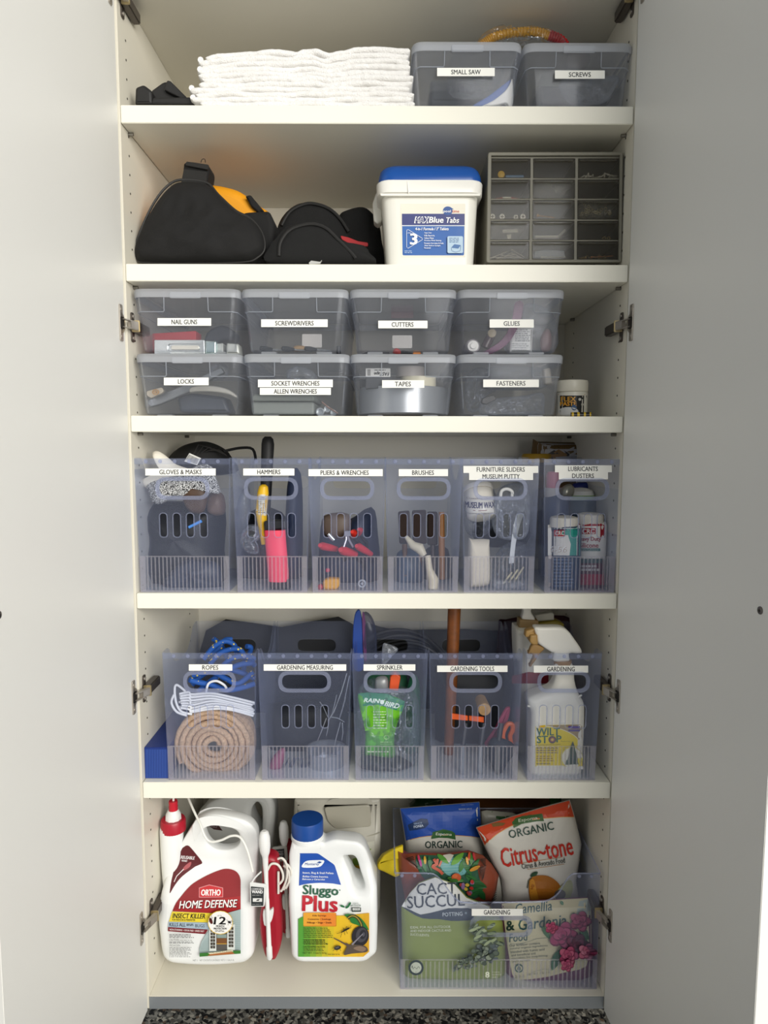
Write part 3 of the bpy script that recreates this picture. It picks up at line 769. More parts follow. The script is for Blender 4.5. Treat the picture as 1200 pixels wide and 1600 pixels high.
PAD = mat('090909', .85, key='black_foam', bump=.3, bs=700); PDE = mat('1a1918', .7, key='binding')
def pad(label, loop, y0, y1, rim=None, rp=None):
    t = thing('knee_pad', label, 'knee pad', (at(sum(p[0] for p in loop)/len(loop), 410, y0).x, (y0+y1)/2, T2), 'black knee pads on the second shelf')
    L = cat(loop, 5); mb = MB(); mb.pslab([L], y0, y1, .008, 3); mb.pillow(L, y0+.004, .02, 6, .002, 20, p=3, edge=.3); obj('shell', mb, PAD, t, smooth=60)
    if rim: mb = MB(); mb.tube([at(x, y, y0-.005) for x, y in cat(rim, 6, False)], .0032, 8); obj('binding', mb, PDE, t)
pad('black curved knee pad in front, beside the tool bag', [(424, 411), (422, 385), (432, 372), (446, 356), (465, 351), (490, 349), (510, 354), (530, 372), (550, 382), (568, 384), (577, 395), (576, 411)], .05, .12,
    [(436, 400), (438, 380), (450, 362), (468, 353), (490, 350), (510, 357), (528, 374), (548, 394), (556, 404)])
pad('black knee pad standing behind the front one', [(432, 400), (433, 360), (444, 336), (464, 320), (487, 317), (512, 323), (533, 340), (546, 365), (548, 400)], .15, .20,
    [(440, 352), (452, 332), (470, 321), (488, 318), (512, 325), (530, 340), (545, 362)])
pad('black knee pad leaning by the white bucket', [(530, 370), (530, 338), (545, 328), (566, 324), (580, 332), (592, 350), (596, 375), (598, 411), (545, 411)], .17, .24)
single('red_strap', 'red strap end between the knee pads', 'strap', lambda b: b.pslab([rnd([(532, 368), (545, 371), (560, 377), (575, 379), (575, 385), (552, 384), (534, 374)], 2)], .135, .138, .0005), mat('b01c22', .6, key='red_webbing'))
single('buckle_strap', 'pale grey strap end on the shelf edge by the knee pads', 'strap', lambda b: b.pslab([rnd([(482, 411), (486, 407), (500, 409), (503, 406), (500, 412), (484, 413)], 1)], .035, .04, .0005), mat('b8b8b4', .6, key='grey_webbing'))

# bucket
t = thing('tablet_bucket', 'square white bucket with blue lid and pool tablet label', 'bucket', (at(672, 410, .1).x, .115, T2))
def sec4(xl, xr, y, Yf, Yb, r, zoff=0, n=6):
    a = at(xl, y, Yf); b = at(xr, y, Yf); return [(p, q, a.z+zoff) for p, q in rrect((a.x+b.x)/2, (Yf+Yb)/2, b.x-a.x, Yb-Yf, r, n)]
WHT = mat('f2f0e6', .35, key='white_plastic')
bk_ = MB(); z0 = T2
S0 = sec4(604, 741, 414, .040, .19, .022); S0 = [(a, b, T2+.001) for a, b, c in S0]
bk_.loft([[(a, b, T2) for a, b, c in [((x-.0)*1, y, z) for x, y, z in sec4(608, 737, 414, .044, .186, .02)]], S0, sec4(600, 745, 360, .034, .196, .025), sec4(596, 749, 302, .029, .201, .026), sec4(596, 749, 296, .029, .201, .026)], True, True)
obj('tub', bk_, WHT, t, smooth=50)
rm = MB(); rm.loft([sec4(592, 753, 304, .027, .203, .027), sec4(589, 756, 300, .022, .208, .028), sec4(588, 757, 282, .020, .210, .028), sec4(592, 754, 279, .024, .206, .028), sec4(594, 752, 279, .026, .204, .028)], True, True)
rm.pslab([rnd([(638, 303), (636, 283), (637.2, 283), (639.2, 303)], .3)], .0195, .022)
obj('rim_band', rm, mat('f4f2ea', .3, key='white_plastic'), t, smooth=50)
ld = MB(); ld.loft([sec4(592, 754, 283, .022, .208, .028), sec4(591, 755, 279, .021, .209, .028), sec4(592, 754, 270, .023, .207, .028), sec4(594, 751, 263, .027, .203, .028), sec4(598, 747, 260, .034, .196, .026), sec4(606, 739, 259, .045, .185, .02)], True, True)
obj('lid', ld, mat('17509f', .32, key='blue_plastic'), t, smooth=50, label='blue snap-on lid')
er = MB()
for x in (586, 588):
    er.pslab([rnd([(584, 345), (582, 318), (588, 300), (596, 300), (597, 345), (590, 350)], 3)], .10, .13, .003); break
er.pslab([rnd([(593, 302), (752, 302), (750, 306), (595, 306)], 1)], .021, .026, .001)
obj('handle_ear', er, WHT, t)
P = Print(bvh(bk_), grid=12)
P.rect(626, 318.5, 727, 402, 'eee9d8', 1); P.poly(rnd([(628, 334), (726, 334), (725, 399), (629, 399)], 2), '1a5fae')
P.rect(628, 334, 726, 351.5, '2b3577'); P.rect(628, 352, 726, 353.2, 'f0efe8')
P.circ(699.5, 329.5, 7.5, 7, '1b4d95'); P.poly([(697, 324), (703, 323), (709, 327), (706, 327)], '1b4d95'); P.text('pool', 698.5, 330.5, 11.5, 5, 'ffffff', bold=.02); P.text('time', 712, 330, 11, 4.2, 'd8502e')
P.text('MAX', 659, 343.5, 20.5, 10, 'ffffff', 0, .2, .07); P.text('MAX', 659, 343.5, 18.5, 8.2, '2b3577', 0, .2, .02); P.text('Blue', 682, 343.5, 22, 9.2, 'ffffff', 0, .15, .04); P.text('Tabs', 707, 344, 20.5, 8.4, 'ffffff', 0, .2, .03)
P.text('4-in-1 Formula / 3" Tablets', 675, 357.5, 52, 4.6, 'ffffff', 0, .15, .03)
P.line([(636, 359), (635.4, 362), (635.4, 386), (637.5, 388), (660, 374.5), (660, 372.5), (638, 358.8), (636, 359)], .7, 'e8eef8'); P.text('3', 646.5, 373.5, 10.5, 17, 'ffffff', bold=.05); P.text('STEP', 639.5, 364, 5, 1.8, 'ffffff')
for i, s_ in enumerate(('Aqua Clear', 'Kills Bacteria', 'Softens Water', 'Prevents Metal Staining', 'Prevents Corrosion & Scale', 'With Built-in Sunlight', 'Protector')):
    P.text(s_, 663+len(s_)*.575, 364+i*4.0-(0 if i < 6 else .8), len(s_)*1.15, 2.5, 'ffffff', bold=.02)
P.rect(699, 369, 723.5, 395.5, 'b9d2e6', 2.5); P.greek(702, 371, 720, 379.5, 4, '2a5a94', .9); P.poly([(705, 387), (710, 381.5), (720, 383), (716, 388.5)], '3d6ea8'); P.line([(705, 387), (706, 392), (712, 394), (719, 392), (720, 384)], .6, '2a5a94')
P.greek(632, 391, 646, 396, 2, 'c8d8ec', .8)
P.build('printed_label', t)

# small parts organiser with fifteen clear drawers
OL = mat('7a776a', .5, key='olive_plastic', bump=.05, bs=300)
YO = .035
t = thing('parts_organiser', 'olive-grey small-parts organiser with fifteen clear drawers', 'organiser', (at(866, 412, YO).x, YO+.07, T2))
cols = [(765.5, 829), (833, 899), (903, 969)]; rows = [(247.5, 278.5), (280.5, 310.5), (312.5, 343), (345, 375), (377, 405.5)]
def cell(i, j):
    x0, x1 = cols[i]; y0, y1 = rows[j]; k = j*.45; return x0-k, y0, x1-k*1.1, y1
mb = MB()
outer = rnd([(760, 410.5), (762.5, 238), (973.5, 237.5), (971.5, 410)], 4, 3)
holes = []
for i in range(3):
    for j in range(5):
        a, b, c, d = cell(i, j); holes.append(rnd([(a, b), (c, b), (c, d), (a, d)], .8, 1))
mb.pslab([outer]+holes, YO+.006, YO+.145, 0)
fr_in = [(766, 406.5), (768, 243), (969, 242.5), (967, 406)]
mb.pslab([outer, fr_in], YO, YO+.006, .0012, 1); mb.slab([[(at(a_, b_, YO+.006).x, at(a_, b_, YO+.006).z) for a_, b_ in outer]], YO+.145, YO+.148)
obj('frame', mb, OL, t, smooth=30)
mb = MB()
for a in (782, 930): mb.pslab([rnd([(a, 414), (a, 410), (a+32, 410), (a+32, 414)], .5)], YO+.015, YO+.13)
obj('base_feet', mb, OL, t)
DRW = clear('smoky_clear_plastic', 'eeece6', 'a8a49a', .13, .12, .8)
for j in range(5):
    for i in range(3):
        a, b, c, d = cell(i, j); mb = MB(); y = YO+.004; g = .7
        mb.pslab([rnd([(a+g, b+g), (c-g, b+g), (c-g, d-g), (a+g, d-g)], 1.2, 2)], y, y+.0018)
        p = at(a+g, d-g, y); q = at(c-g, d-g, y); u = at(a+g, b+g, y)
        mb.box(p.x, q.x, y+.0018, y+.12, p.z, p.z+.0015); mb.box(p.x, p.x+.0013, y+.0018, y+.12, p.z, u.z-.004); mb.box(q.x-.0013, q.x, y+.0018, y+.12, p.z, u.z-.004)
        mb.box(p.x, q.x, y+.119, y+.12, p.z, u.z-.004)
        dr = obj('drawer', mb, DRW, t)
        mb = MB(); mb.pslab([rnd([(a+3, b+1.2), (c-3, b+1.2), (c-5, b+4.4), (a+5, b+4.4)], 1.5, 2)], y-.005, y, .0008, 1); obj('pull_lip', mb, DRW, dr)
def din(i, j, px, py, dep=.012): a, b, c, d = cell(i, j); return at(px, py, YO+dep)
def zz(i, j): a, b, c, d = cell(i, j); return at(a, d-.7, YO+.004).z+.0018
def bolt(label, i, j, pts, r, col, head=None, metal=.8, group=None, name='bolt', catg='bolt'):
    mb = MB(); P0 = [din(i, j, *p) for p in pts]
    zmin = zz(i, j)+ (head or r)*1.02
    for q in P0: q.z = max(q.z, zmin)
    mb.tube([P0[0]+(P0[-1]-P0[0])*(k/14) for k in range(15)], [r*(1 if k % 2 else .85) for k in range(15)], 8)
    if head:
        dd = (P0[-1]-P0[0]).normalized(); mb.tube([P0[0]-dd*.003, P0[0]-dd*.002, P0[0]], [head*.7, head, head], 12)
    return obj(name, mb, mat(col, .35, metal, key='hardware'), None, label, catg, group)
# contents, drawer by drawer
t2 = thing('wall_anchor', 'blue wall anchor with yellow caps in the top left drawer', 'anchor', din(0, 0, 800, 275))
mb = MB(); z_ = zz(0, 0); p0 = din(0, 0, 790, 272, .02); p1 = din(0, 0, 818, 272, .02)
for q in (p0, p1): q.z = z_+.0055
mb.tube([p0+(p1-p0)*(k/20) for k in range(21)], [.0036*(1 if k % 2 else .88) for k in range(21)], 10); obj('shank', mb, mat('5a8ac4', .4, key='blue_plastic'), t2)
mb = MB(); mb.lathe([(.0062, 0), (.0062, .002), (.004, .003)], n=18, M=Matrix.Translation((din(0, 0, 783, 270).x, YO+.012, z_+.0063)) @ Matrix.Rotation(pi/2, 4, 'X'))
mb.lathe([(.005, 0), (.005, .002)], n=18, M=Matrix.Translation((din(0, 0, 817, 270).x, YO+.03, z_+.0055)) @ Matrix.Rotation(pi/2, 4, 'X')); obj('cap', mb, mat('d9b21e', .4, key='yellow_plastic'), t2, label='yellow round cap')
R = random.Random(4)
mb = MB()
for k in range(26):
    x = R.uniform(906, 963); h = .001+.006*R.random()*(x-900)/60
    p = din(2, 0, x, 276, R.uniform(.01, .03)); p.z = zz(2, 0)+.0015+h; dd = Vector((R.uniform(-1, 1), R.uniform(-.5, .5), R.uniform(-.2, .5))).normalized()*.006
    mb.tube([p-dd, p+dd], .0012, 6)
obj('white_wall_plugs', mb, mat('dcdcda', .4, key='white_plastic'), None, 'heap of white wall plugs in the top right drawer', 'wall plugs', kind='stuff')
t2 = thing('utility_blade', 'red and white blade holder in the second-row left drawer', 'blade', din(0, 1, 793, 308))
z_ = zz(0, 1)
mb = MB(); a = din(0, 1, 774, 307).x; b = din(0, 1, 812, 307).x; mb.loft([[(a+(b-a)*u, YO+.02-.004*s_, z_+.0022+.0018*s2*(1-abs(2*u-1)**3)) for s_, s2 in ((1, -1), (1, 1), (-1, 1), (-1, -1))] for u in [i/12 for i in range(13)]]); obj('body', mb, mat('c8303a', .4, key='red'), t2)
mb = MB(); a = din(0, 1, 786, 307).x; b = din(0, 1, 799, 307).x; mb.box(a, b, YO+.0145, YO+.0255, z_+.0003, z_+.0045, .0005); obj('sleeve', mb, mat('eceae4', .4, key='white'), t2)
bag('small zip bag of black parts in the second-row middle drawer', [(836, 308), (836, 286), (850, 283), (880, 284), (894, 286), (893, 307)], YO+.02, .016, seed=11, wr=.002)
single('black_fitting', 'black rubber fitting bagged in the second-row middle drawer', 'fitting', lambda b: b.pillow(cat([(858, 288), (868, 285), (890, 284), (892, 294), (880, 298), (874, 303), (868, 302), (866, 294)], 3), YO+.03, .012, 5, .001, 60), mat('161616', .5, key='black_rubber'))
for k, (x, ye) in enumerate(((769.5, 337), (784.5, 337), (806, 339), (817, 338))):
    z_ = zz(0, 2); r_ = .0049 if k != 2 else .0042
    t2 = thing('drywall_anchor', 'white cross-head anchor, %s of four in the third-row left drawer' % ('leftmost', 'second from the left', 'third from the left', 'rightmost')[k], 'anchor', (din(0, 2, x, 338).x, YO+.015, z_), 'cross-head anchors')
    M_ = Matrix.Translation((din(0, 2, x, 338).x, YO+.012, z_+r_)) @ Matrix.Rotation(pi/2, 4, 'X')
    mb = MB(); mb.lathe([(r_*.35, -.016), (r_*.5, -.002), (r_, 0), (r_*.95, .001)], n=16, M=M_); obj('body', mb, mat('d6d8d6', .4, key='white_plastic'), t2)
    mb = MB(); mb.box(-r_*.6, r_*.6, -.0006, .0006, .001, .0013, M=M_); mb.box(-.0006, .0006, -r_*.6, r_*.6, .001, .0013, M=M_); obj('cross_slot', mb, mat('3a3a3a', .6, key='dark'), t2)
bolt('brass wood screw lying in the third-row middle drawer', 1, 2, [(841, 337, .012), (866, 340, .012)], .0012, 'b98a52', .0032, name='wood_screw', catg='screw')
t2 = thing('washer_bag', 'clear bag of brass washers in the third-row right drawer', 'bag', din(2, 2, 935, 340))
mb = MB()
for k in range(24):
    x, y = R.choice([(R.uniform(907, 925), R.uniform(325, 336)), (R.uniform(912, 950), R.uniform(320, 334)), (R.uniform(930, 955), R.uniform(330, 340))])
    p = din(2, 2, x, y, R.uniform(.014, .02)); u = Vector((1, R.uniform(-.4, .4), 0)).normalized(); v = Vector((0, R.uniform(-.6, .6), 1)).normalized()
    mb.tube([p+u*.0024*cos(2*pi*i/10)+v*.0024*sin(2*pi*i/10) for i in range(10)], .0006, 5, True)
obj('washers', mb, mat('c9bb8a', .3, .8, key='brass'), t2, kind='stuff')
mb = MB(); mb.pillow(cat([(905, 341), (907, 318), (925, 314), (945, 320), (962, 318), (962, 338), (940, 342)], 3), YO+.014, .012, 6, .002, 60, seed=4); obj('film', mb, BAG, t2, smooth=60)
bag('clear bag of tiny parts in the fourth-row left drawer', [(768, 373), (767, 350), (785, 348), (822, 352), (824, 370), (800, 374)], YO+.015, .014, seed=12, wr=.003)
single('parts_tag', 'small white printed tag in the fourth-row left drawer', 'tag', lambda b: (b.pslab([rnd([(785, 359), (809, 358), (810, 363), (786, 364)], .5)], YO+.008, YO+.009), b.pslab([[(792, 366), (799, 366), (798, 373), (793, 373)]], YO+.009, YO+.010)), mat('b8b8b4', .5, key='paper'))
bolt('white nylon bolt in the fourth-row middle drawer', 1, 3, [(836, 370, .014), (872, 370, .014)], .0024, 'cfcfcc', metal=0)
bolt('clear tube tipped up in the fourth-row middle drawer', 1, 3, [(872, 370, .014), (883, 359, .014)], .0022, 'a9aaa8', metal=0, name='tube', catg='tube')
for k, x in enumerate((944.5, 951.5)):
    single('brass_nut', 'brass nut, %s of the pair in the fourth-row right drawer' % ('left' if k == 0 else 'right'), 'nut', (lambda x: lambda b: b.tube([(din(2, 3, x, 371).x+.0026*cos(2*pi*i/12), YO+.014, zz(2, 3)+.0034+.0026*sin(2*pi*i/12)) for i in range(12)], .0009, 6, True))(x), mat('b39a5c', .3, .8, key='brass'), 'brass nuts')
NL = [((768, 404), (792, 393)), ((778, 404), (806, 397)), ((801, 391), (820, 402)), ((785, 399), (812, 402)), ((772, 402), (815, 403)), ((800, 396), (818, 404)), ((783, 405), (799, 395))]
NPOS = ('lowest at the left', 'leaning low across the middle', 'highest, tilted down to the right', 'lying level in the middle', 'longest, flat at the bottom', 'short one at the right', 'upright-leaning in the middle')
for k, (p, q) in enumerate(NL):
    bolt('steel nail, '+NPOS[k]+' of the bottom left drawer', 0, 4, [(*p, .010+.003*k), (*q, .010+.003*k)], .0008, 'cfcbc0', .0019, group='nails in the bottom left drawer', name='nail', catg='nail')
single('blue_sleeve', 'blue-grey label sleeve in the bottom middle drawer', 'sleeve', lambda b: b.pslab([rnd([(834, 403), (835, 392), (850, 390), (882, 391), (884, 403)], 2)], YO+.02, YO+.035, .002), mat('5d6e8a', .4, key='blue_grey'))
bolt('slim steel bolt in front of the blue sleeve', 1, 4, [(848, 402, .012), (884, 402, .012)], .001, 'c6c6c4', .002)
mb = MB()
for k in range(22):
    x = R.uniform(906, 955); p = din(2, 4, x, 402, R.uniform(.01, .03)); p.z = zz(2, 4)+.0015+.007*R.random()*(1-abs(x-928)/30)
    dd = Vector((R.uniform(-1, 1), R.uniform(-.5, .5), R.uniform(-.4, .6))).normalized()*.0055; mb.tube([p-dd, p+dd], [.0008, .0013], 6)
obj('brass_screws', mb, mat('b9a06a', .35, .8, key='brass'), None, 'small heap of brass screws in the bottom right drawer', 'screws', kind='stuff')
bolt('long copper screw in the bottom right drawer', 2, 4, [(925, 402, .011), (958, 400, .011)], .0011, 'b9794c', .0018, name='wood_screw', catg='screw')

# ------------------------------------------------------------------ third shelf: contents of the boxes
T3b = T3+HB+.006; T3a = T3+.006
t = thing('staple_gun', 'chrome staple gun in the box taped NAIL GUNS', 'staple gun', (at(300, 548, .04).x, .05, T3b))
CH = mat('c9ced0', .22, .85, key='chrome'); 
mb = MB(); mb.pslab([rnd([(241, 553), (241, 531), (319, 531), (320, 553)], 1.5), rrect(289, 543, 54, 11, 5)], .035, .038, .0008, 1); mb.pslab([rnd([(241, 553), (241, 531), (319, 531), (320, 553)], 1.5)], .038, .07, .002); obj('body', mb, CH, t)
mb = MB(); mb.pslab([rrect(289, 543, 44, 7, 3.4)], .034, .038, .001); obj('slide', mb, mat('e6e2d6', .3, .4, key='cream'), t)
mb = MB(); mb.pslab([rnd([(320, 553), (320, 532), (338, 533), (338, 553)], 2)], .03, .07, .003); obj('nose', mb, mat('dff2f0', .1, .9, key='bright_chrome'), t)
mb = MB(); mb.pslab([rnd([(339, 553), (339, 537), (348, 536), (349, 553)], 1)], .04, .07, .002); mb.pslab([rnd([(353, 553), (354, 536), (372, 537), (374, 553)], 2)], .035, .07, .003); obj('magazine', mb, mat('b9bcb8', .4, .2, key='grey'), t)
single('staple_box', 'red box of staples behind the chrome staple gun', 'box', lambda b: b.pslab([rnd([(238, 551), (238, 521), (306, 517), (306, 548)], 1)], .10, .14, .001), mat('b5303e', .5, key='red_card'))
single('nail_gun', 'dark nail gun body at the back of the box taped NAIL GUNS', 'nail gun', lambda b: b.pslab([cat([(318, 552), (322, 520), (345, 508), (364, 516), (362, 530), (340, 535), (336, 552)], 4), ], .18, .24, .006), mat('3a4050', .5, key='dark_blue_plastic'))
for k, (x0, x1, y0, y1, l) in enumerate(((406, 436, 545, 552, 'low dark screwdriver handle at the left of the box taped SCREWDRIVERS'), (440, 470, 543, 552, 'dark screwdriver handle in the middle of the box taped SCREWDRIVERS'), (476, 505, 546, 552, 'slim dark screwdriver at the right of the box taped SCREWDRIVERS'))):
    t = thing('screwdriver', l, 'screwdriver', (at((x0+x1)/2, 550, .05).x, .06, T3b), 'screwdrivers')
    r_ = .0045; z = T3b+.006; a = at(x0, 549, .05).x; b = at(x1, 549, .05).x
    mb = MB(); mb.tube([(a+(b-a)*u, .05+.02*u, z) for u in (0, .05, .3, .5, .6)], [r_*.6, r_, r_*1.1, r_*.8, r_*.7], 8); obj('handle', mb, mat('23262c', .4, key='dark_grip'), t)
    mb = MB(); mb.tube([(a+(b-a)*u, .05+.02*u, z) for u in (.6, 1.0, 1.25)], .0015, 6); obj('blade', mb, CH, t)
single('wooden_file', 'tan wooden-handled file above the dark screwdrivers', 'file', lambda b: b.pillow(cat([(455, 549), (460, 541), (472, 540), (482, 544), (478, 549)], 4), .09, .02, 5), mat('a98a62', .5, key='wood'))
single('battery', 'small black battery upright in the right corner of the box taped SCREWDRIVERS', 'battery', lambda b: can(b, 529, .05, [(3.6, 553), (3.6, 541), (2, 540.5)]), mat('22242a', .3, .4, key='battery'))
for l, Y_, x0, y0, x1, y1 in (('small white flat patch seen through the box taped SCREWDRIVERS', .12, 472, 522, 503, 543), ('small white flat patch seen through the box taped CUTTERS', .12, 613, 524, 644, 544), ('rosy flat patch high in the box taped CUTTERS', .2, 611, 474, 646, 497)):
    single('card', l, 'card', lambda b: b.pslab([rnd([(x0, y1), (x0, y0), (x1, y0), (x1, y1)], 2)], Y_, Y_+.001), mat('c9c6c2' if Y_ < .15 else '9a7f84', .5, key='card'))  # thin flat pale and rosy patches set inside the boxes
single('red_knob_cutter', 'small cutter with a red knob in the box taped CUTTERS', 'cutter', lambda b: (b.use(mat('b02a2a', .4, key='red_plastic')), b.pillow(cat([(614, 552), (615, 546), (620, 544), (626, 548), (625, 553)], 4), .05, .015, 5), b.use(mat('26262a', .4, key='dark_grip')), b.pillow(cat([(624, 553), (627, 548), (640, 550), (645, 554)], 4), .055, .015, 5)))
single('orange_cutter', 'small orange blade cutter in the box taped CUTTERS', 'cutter', lambda b: b.pslab([rnd([(645, 553.5), (646, 550.5), (657, 550.5), (658, 553.5)], 1)], .04, .06, .001), mat('cf7a2c', .4, key='orange_plastic'))
single('black_cutter', 'black cutter lying low at the left of the box taped CUTTERS', 'cutter', lambda b: b.pslab([rnd([(565, 553), (575, 549), (608, 550), (609, 553.5)], 1)], .07, .09, .001), mat('2a2a2e', .4, key='dark_grip'))
# glues
t = thing('glue_bottle', 'glue bottle with white cap end-on in the box taped GLUES', 'glue bottle', (at(738, 545, .04).x, .06, T3b))
def endon(mb, cx, cy, r, Y0, L, prof):
    c = at(cx, cy, Y0); k = at(cx+r, cy, Y0).x-c.x
    mb.lathe([(k*a, -b) for a, b in prof], n=20, M=Matrix.Translation(c) @ Matrix.Rotation(pi/2, 4, 'X'))
mb = MB(); endon(mb, 738.5, 541.5, 12, .05, .08, [(1, .06), (1, .0), (.85, -.003)]); obj('bottle', mb, mat('8a8488', .4, key='bottle'), t)
mb = MB(); endon(mb, 738.5, 541.5, 12, .045, .08, [(.72, .001), (.7, -.006), (.4, -.007), (.35, -.010), (.2, -.010)]); obj('cap', mb, mat('eceae6', .4, key='white_plastic'), t)
t = thing('small_glue_bottle', 'smaller dark glue bottle with beige cap in the box taped GLUES', 'glue bottle', (at(767, 530, .05).x, .07, T3b))
mb = MB(); a = at(769, 520, .06); b = at(758, 543, .06); mb.tube([a, a+(b-a)*.3, b], [.006, .0085, .0085], 12); obj('bottle', mb, mat('4a3a40', .3, key='dark_bottle'), t)
mb = MB(); endon(mb, 769, 520.5, 6.5, .05, .02, [(1, .012), (1, 0), (.6, -.001)]); obj('cap', mb, mat('b5a68a', .4, key='beige'), t)
t = thing('zip_bag', 'clear zip bag with purple closure slanting through the box taped GLUES', 'bag', (at(790, 540, .08).x, .08, T3b))
mb = MB(); mb.pslab([cat([(805, 473), (818, 474), (812, 505), (795, 535), (770, 552), (752, 553), (785, 530), (800, 500)], 4)], .055, .058, .001); obj('zip_strip', mb, clear('purple_zip', 'e8c8e0', 'a83a86', .5, .2, 1), t, label='purple zip strip')
mb = MB(); mb.pillow(cat([(790, 550), (800, 520), (812, 490), (822, 474), (850, 480), (868, 500), (866, 550)], 3), .09, .04, 6, .004, 40); obj('film', mb, FROST, t, smooth=60)
t = thing('glue_tube', 'white printed glue tube standing in the box taped GLUES', 'glue tube', (at(812, 550, .07).x, .075, T3b))
tb = MB(); tb.pslab([rnd([(796, 551), (798, 512), (833, 512), (832, 551)], 2)], .062, .09, .004); obj('tube_body', tb, mat('d9dbdb', .35, key='white_plastic'), t)
P = Print(bvh(tb), 0); P.greek(805, 514, 830, 534, 7, '5a6068', 1.2); P.greek(799, 536, 828, 548, 4, '8a8f94', 1.1); P.build('printed_label', t)
single('red_glue_syringe', 'clear syringe with dark red filling at the right of the box taped GLUES', 'syringe', lambda b: b.pillow(cat([(846, 548), (845, 528), (853, 514), (860, 518), (862, 535), (858, 549)], 4), .07, .02, 5), mat('a08a8c', .35, key='syringe'))
# locks
t = thing('padlock_plate', 'tan lock plate with a brass keyway in the box taped LOCKS', 'lock', (at(243, 640, .05).x, .06, T3a))
mb = MB(); mb.pslab([rnd([(229, 618), (229, 611), (253, 605), (256, 610), (254, 614), (236, 622)], 2)], .04, .05, .001); obj('plate', mb, mat('b9b0a0', .35, .4, key='tan_metal'), t)
mb = MB(); mb.pslab([circ(243, 612.5, 5.5, 4.5), circ(243, 612.5, 3.6, 3)], .038, .04); mb.pslab([circ(243, 612.5, 2, 1.8, 10)], .037, .04); obj('keyway', mb, mat('b08a5a', .3, .7, key='brass'), t)
single('hasp_bar', 'grey steel hasp bar slanting across the box taped LOCKS', 'hasp', lambda b: b.pslab([rnd([(230, 630), (232, 624), (290, 600), (320, 585), (335, 578), (345, 574), (350, 582), (330, 592), (296, 612), (250, 632), (235, 636)], 2)], .06, .075, .002), mat('7f8388', .35, .6, key='steel'))
single('door_lever', 'pale curved door lever in the box taped LOCKS', 'lever', lambda b: b.pslab([cat([(298, 605), (320, 602), (350, 606), (368, 616), (369, 622), (356, 616), (330, 612), (305, 612), (296, 613)], 4)], .05, .065, .003), mat('c4c1b8', .3, .5, key='satin_nickel'))
single('lock_case', 'dark lock case lying in the box taped LOCKS', 'lock', lambda b: b.pslab([rnd([(280, 645), (276, 620), (300, 614), (350, 620), (360, 645)], 5)], .09, .15, .006), mat('3b4250', .45, key='dark_case'))
single('lock_bag', 'crumpled clear bag at the right of the box taped LOCKS', 'bag', lambda b: b.pillow(cat([(330, 590), (330, 573), (350, 568), (358, 580), (350, 592)], 3), .1, .03, 5, .004, 50), BAG)
# sockets
t = thing('socket_case', 'grey plastic socket case in the box taped SOCKET WRENCHES', 'case', (at(443, 645, .05).x, .09, T3a))
mb = MB(); mb.pslab([rnd([(394, 648), (393, 628), (491, 628), (491, 648)], 4)], .045, .20, .004); obj('tray', mb, mat('7f857f', .5, key='grey_green_plastic'), t)
mb = MB(); mb.pslab([rnd([(393, 626.5), (395, 615), (490, 615), (492, 626.5)], 5)], .043, .20, .004); obj('lid', mb, mat('858b85', .5, key='grey_green_plastic'), t)
for k, (x, y, l) in enumerate(((500, 643.5, 'chrome socket end-on beside the grey case'), (511, 639, 'upper chrome socket beside the grey case'), (521, 645, 'outermost chrome socket beside the grey case'))):
    mb = MB(); endon(mb, x, y, 6.5 if k == 0 else 5, .05+.01*k, .03, [(1, .025), (1, 0), (.75, 0), (.7, .01), (.01, .01)]); obj('socket', mb, CH, None, l, 'socket', 'chrome sockets')
single('hex_key', 'copper-tipped hex key leaning by the chrome sockets', 'hex key', lambda b: b.tube([at(x, y, .06) for x, y in ((503, 628), (512, 636), (528, 646))], .0015, 6), mat('b0897a', .3, .7, key='copper'))
single('white_cloth', 'crumpled white wrap above the grey socket case', 'wrap', lambda b: b.pillow(cat([(448, 592), (450, 578), (465, 572), (482, 576), (496, 588), (490, 598), (475, 592), (460, 596)], 4), .08, .04, 6, .004, 50), FROST)
# tapes
def roll(name, label, cx, y0, y1, r, Yc, col, m=None, core='c8b490', rough=.4):
    t = thing(name, label, 'tape', (at(cx, y1, Yc).x, Yc, at(cx, y1, Yc).z), None)
    x, pr = lat(cx, y1, Yc, [(r, y1), (r, y0)]); r_ = pr[0][0]; z0, z1 = pr[0][1], pr[1][1]; ri = r_*.78
    mb = MB(); mb.lathe([(ri, z0), (r_-.0006, z0), (r_, z0+.0006), (r_, z1-.0006), (r_-.0006, z1), (ri, z1), (ri, z0)], (x, Yc, 0), 40, capb=False, capt=False); obj('tape_roll', mb, m or mat(col, rough, key='tape'), t)
    mb = MB(); mb.lathe([(ri-.002, z0+.0003), (ri, z0+.0003), (ri, z1), (ri-.002, z1), (ri-.002, z0+.0003)], (x, Yc, 0), 32, capb=False, capt=False); obj('core', mb, mat(core, .8, key='cardboard'), t)
roll('duct_tape', 'large silver duct tape roll in the box taped TAPES', 630, 608, 648, 68, .125, 'a9adb2', mat('b4b8bc', .3, .55, key='silver_tape'))
roll('masking_tape', 'cream masking tape roll above the silver roll', 653, 590, 606, 28, .09, 'e6e0c4')
roll('paper_tape', 'white tape roll at the top of the box taped TAPES', 641, 574, 590, 22, .13, 'ded6d0')
t = thing('tape_carton', 'small white carton printed upside down in the box taped TAPES', 'carton', (at(590, 590, .06).x, .07, at(590, 607, .06).z))
mb = MB(); mb.pslab([[(571, 607), (572, 575), (611, 575), (610, 607)]], .055, .10, .001); obj('carton', mb, mat('2e3238', .5, key='dark_card'), t)
P = Print(.0545, step=.0002); P.rect(571.5, 575.5, 610, 589, 'dcdcd8'); P.text('FASTape', 596, 583.5, 23, 7, '1c1c1c', 180, .15, .05); P.rect(574, 577, 579, 587, '8a8a88'); P.greek(585, 577, 606, 579.5, 1, '444444'); P.build('printed_label', t)
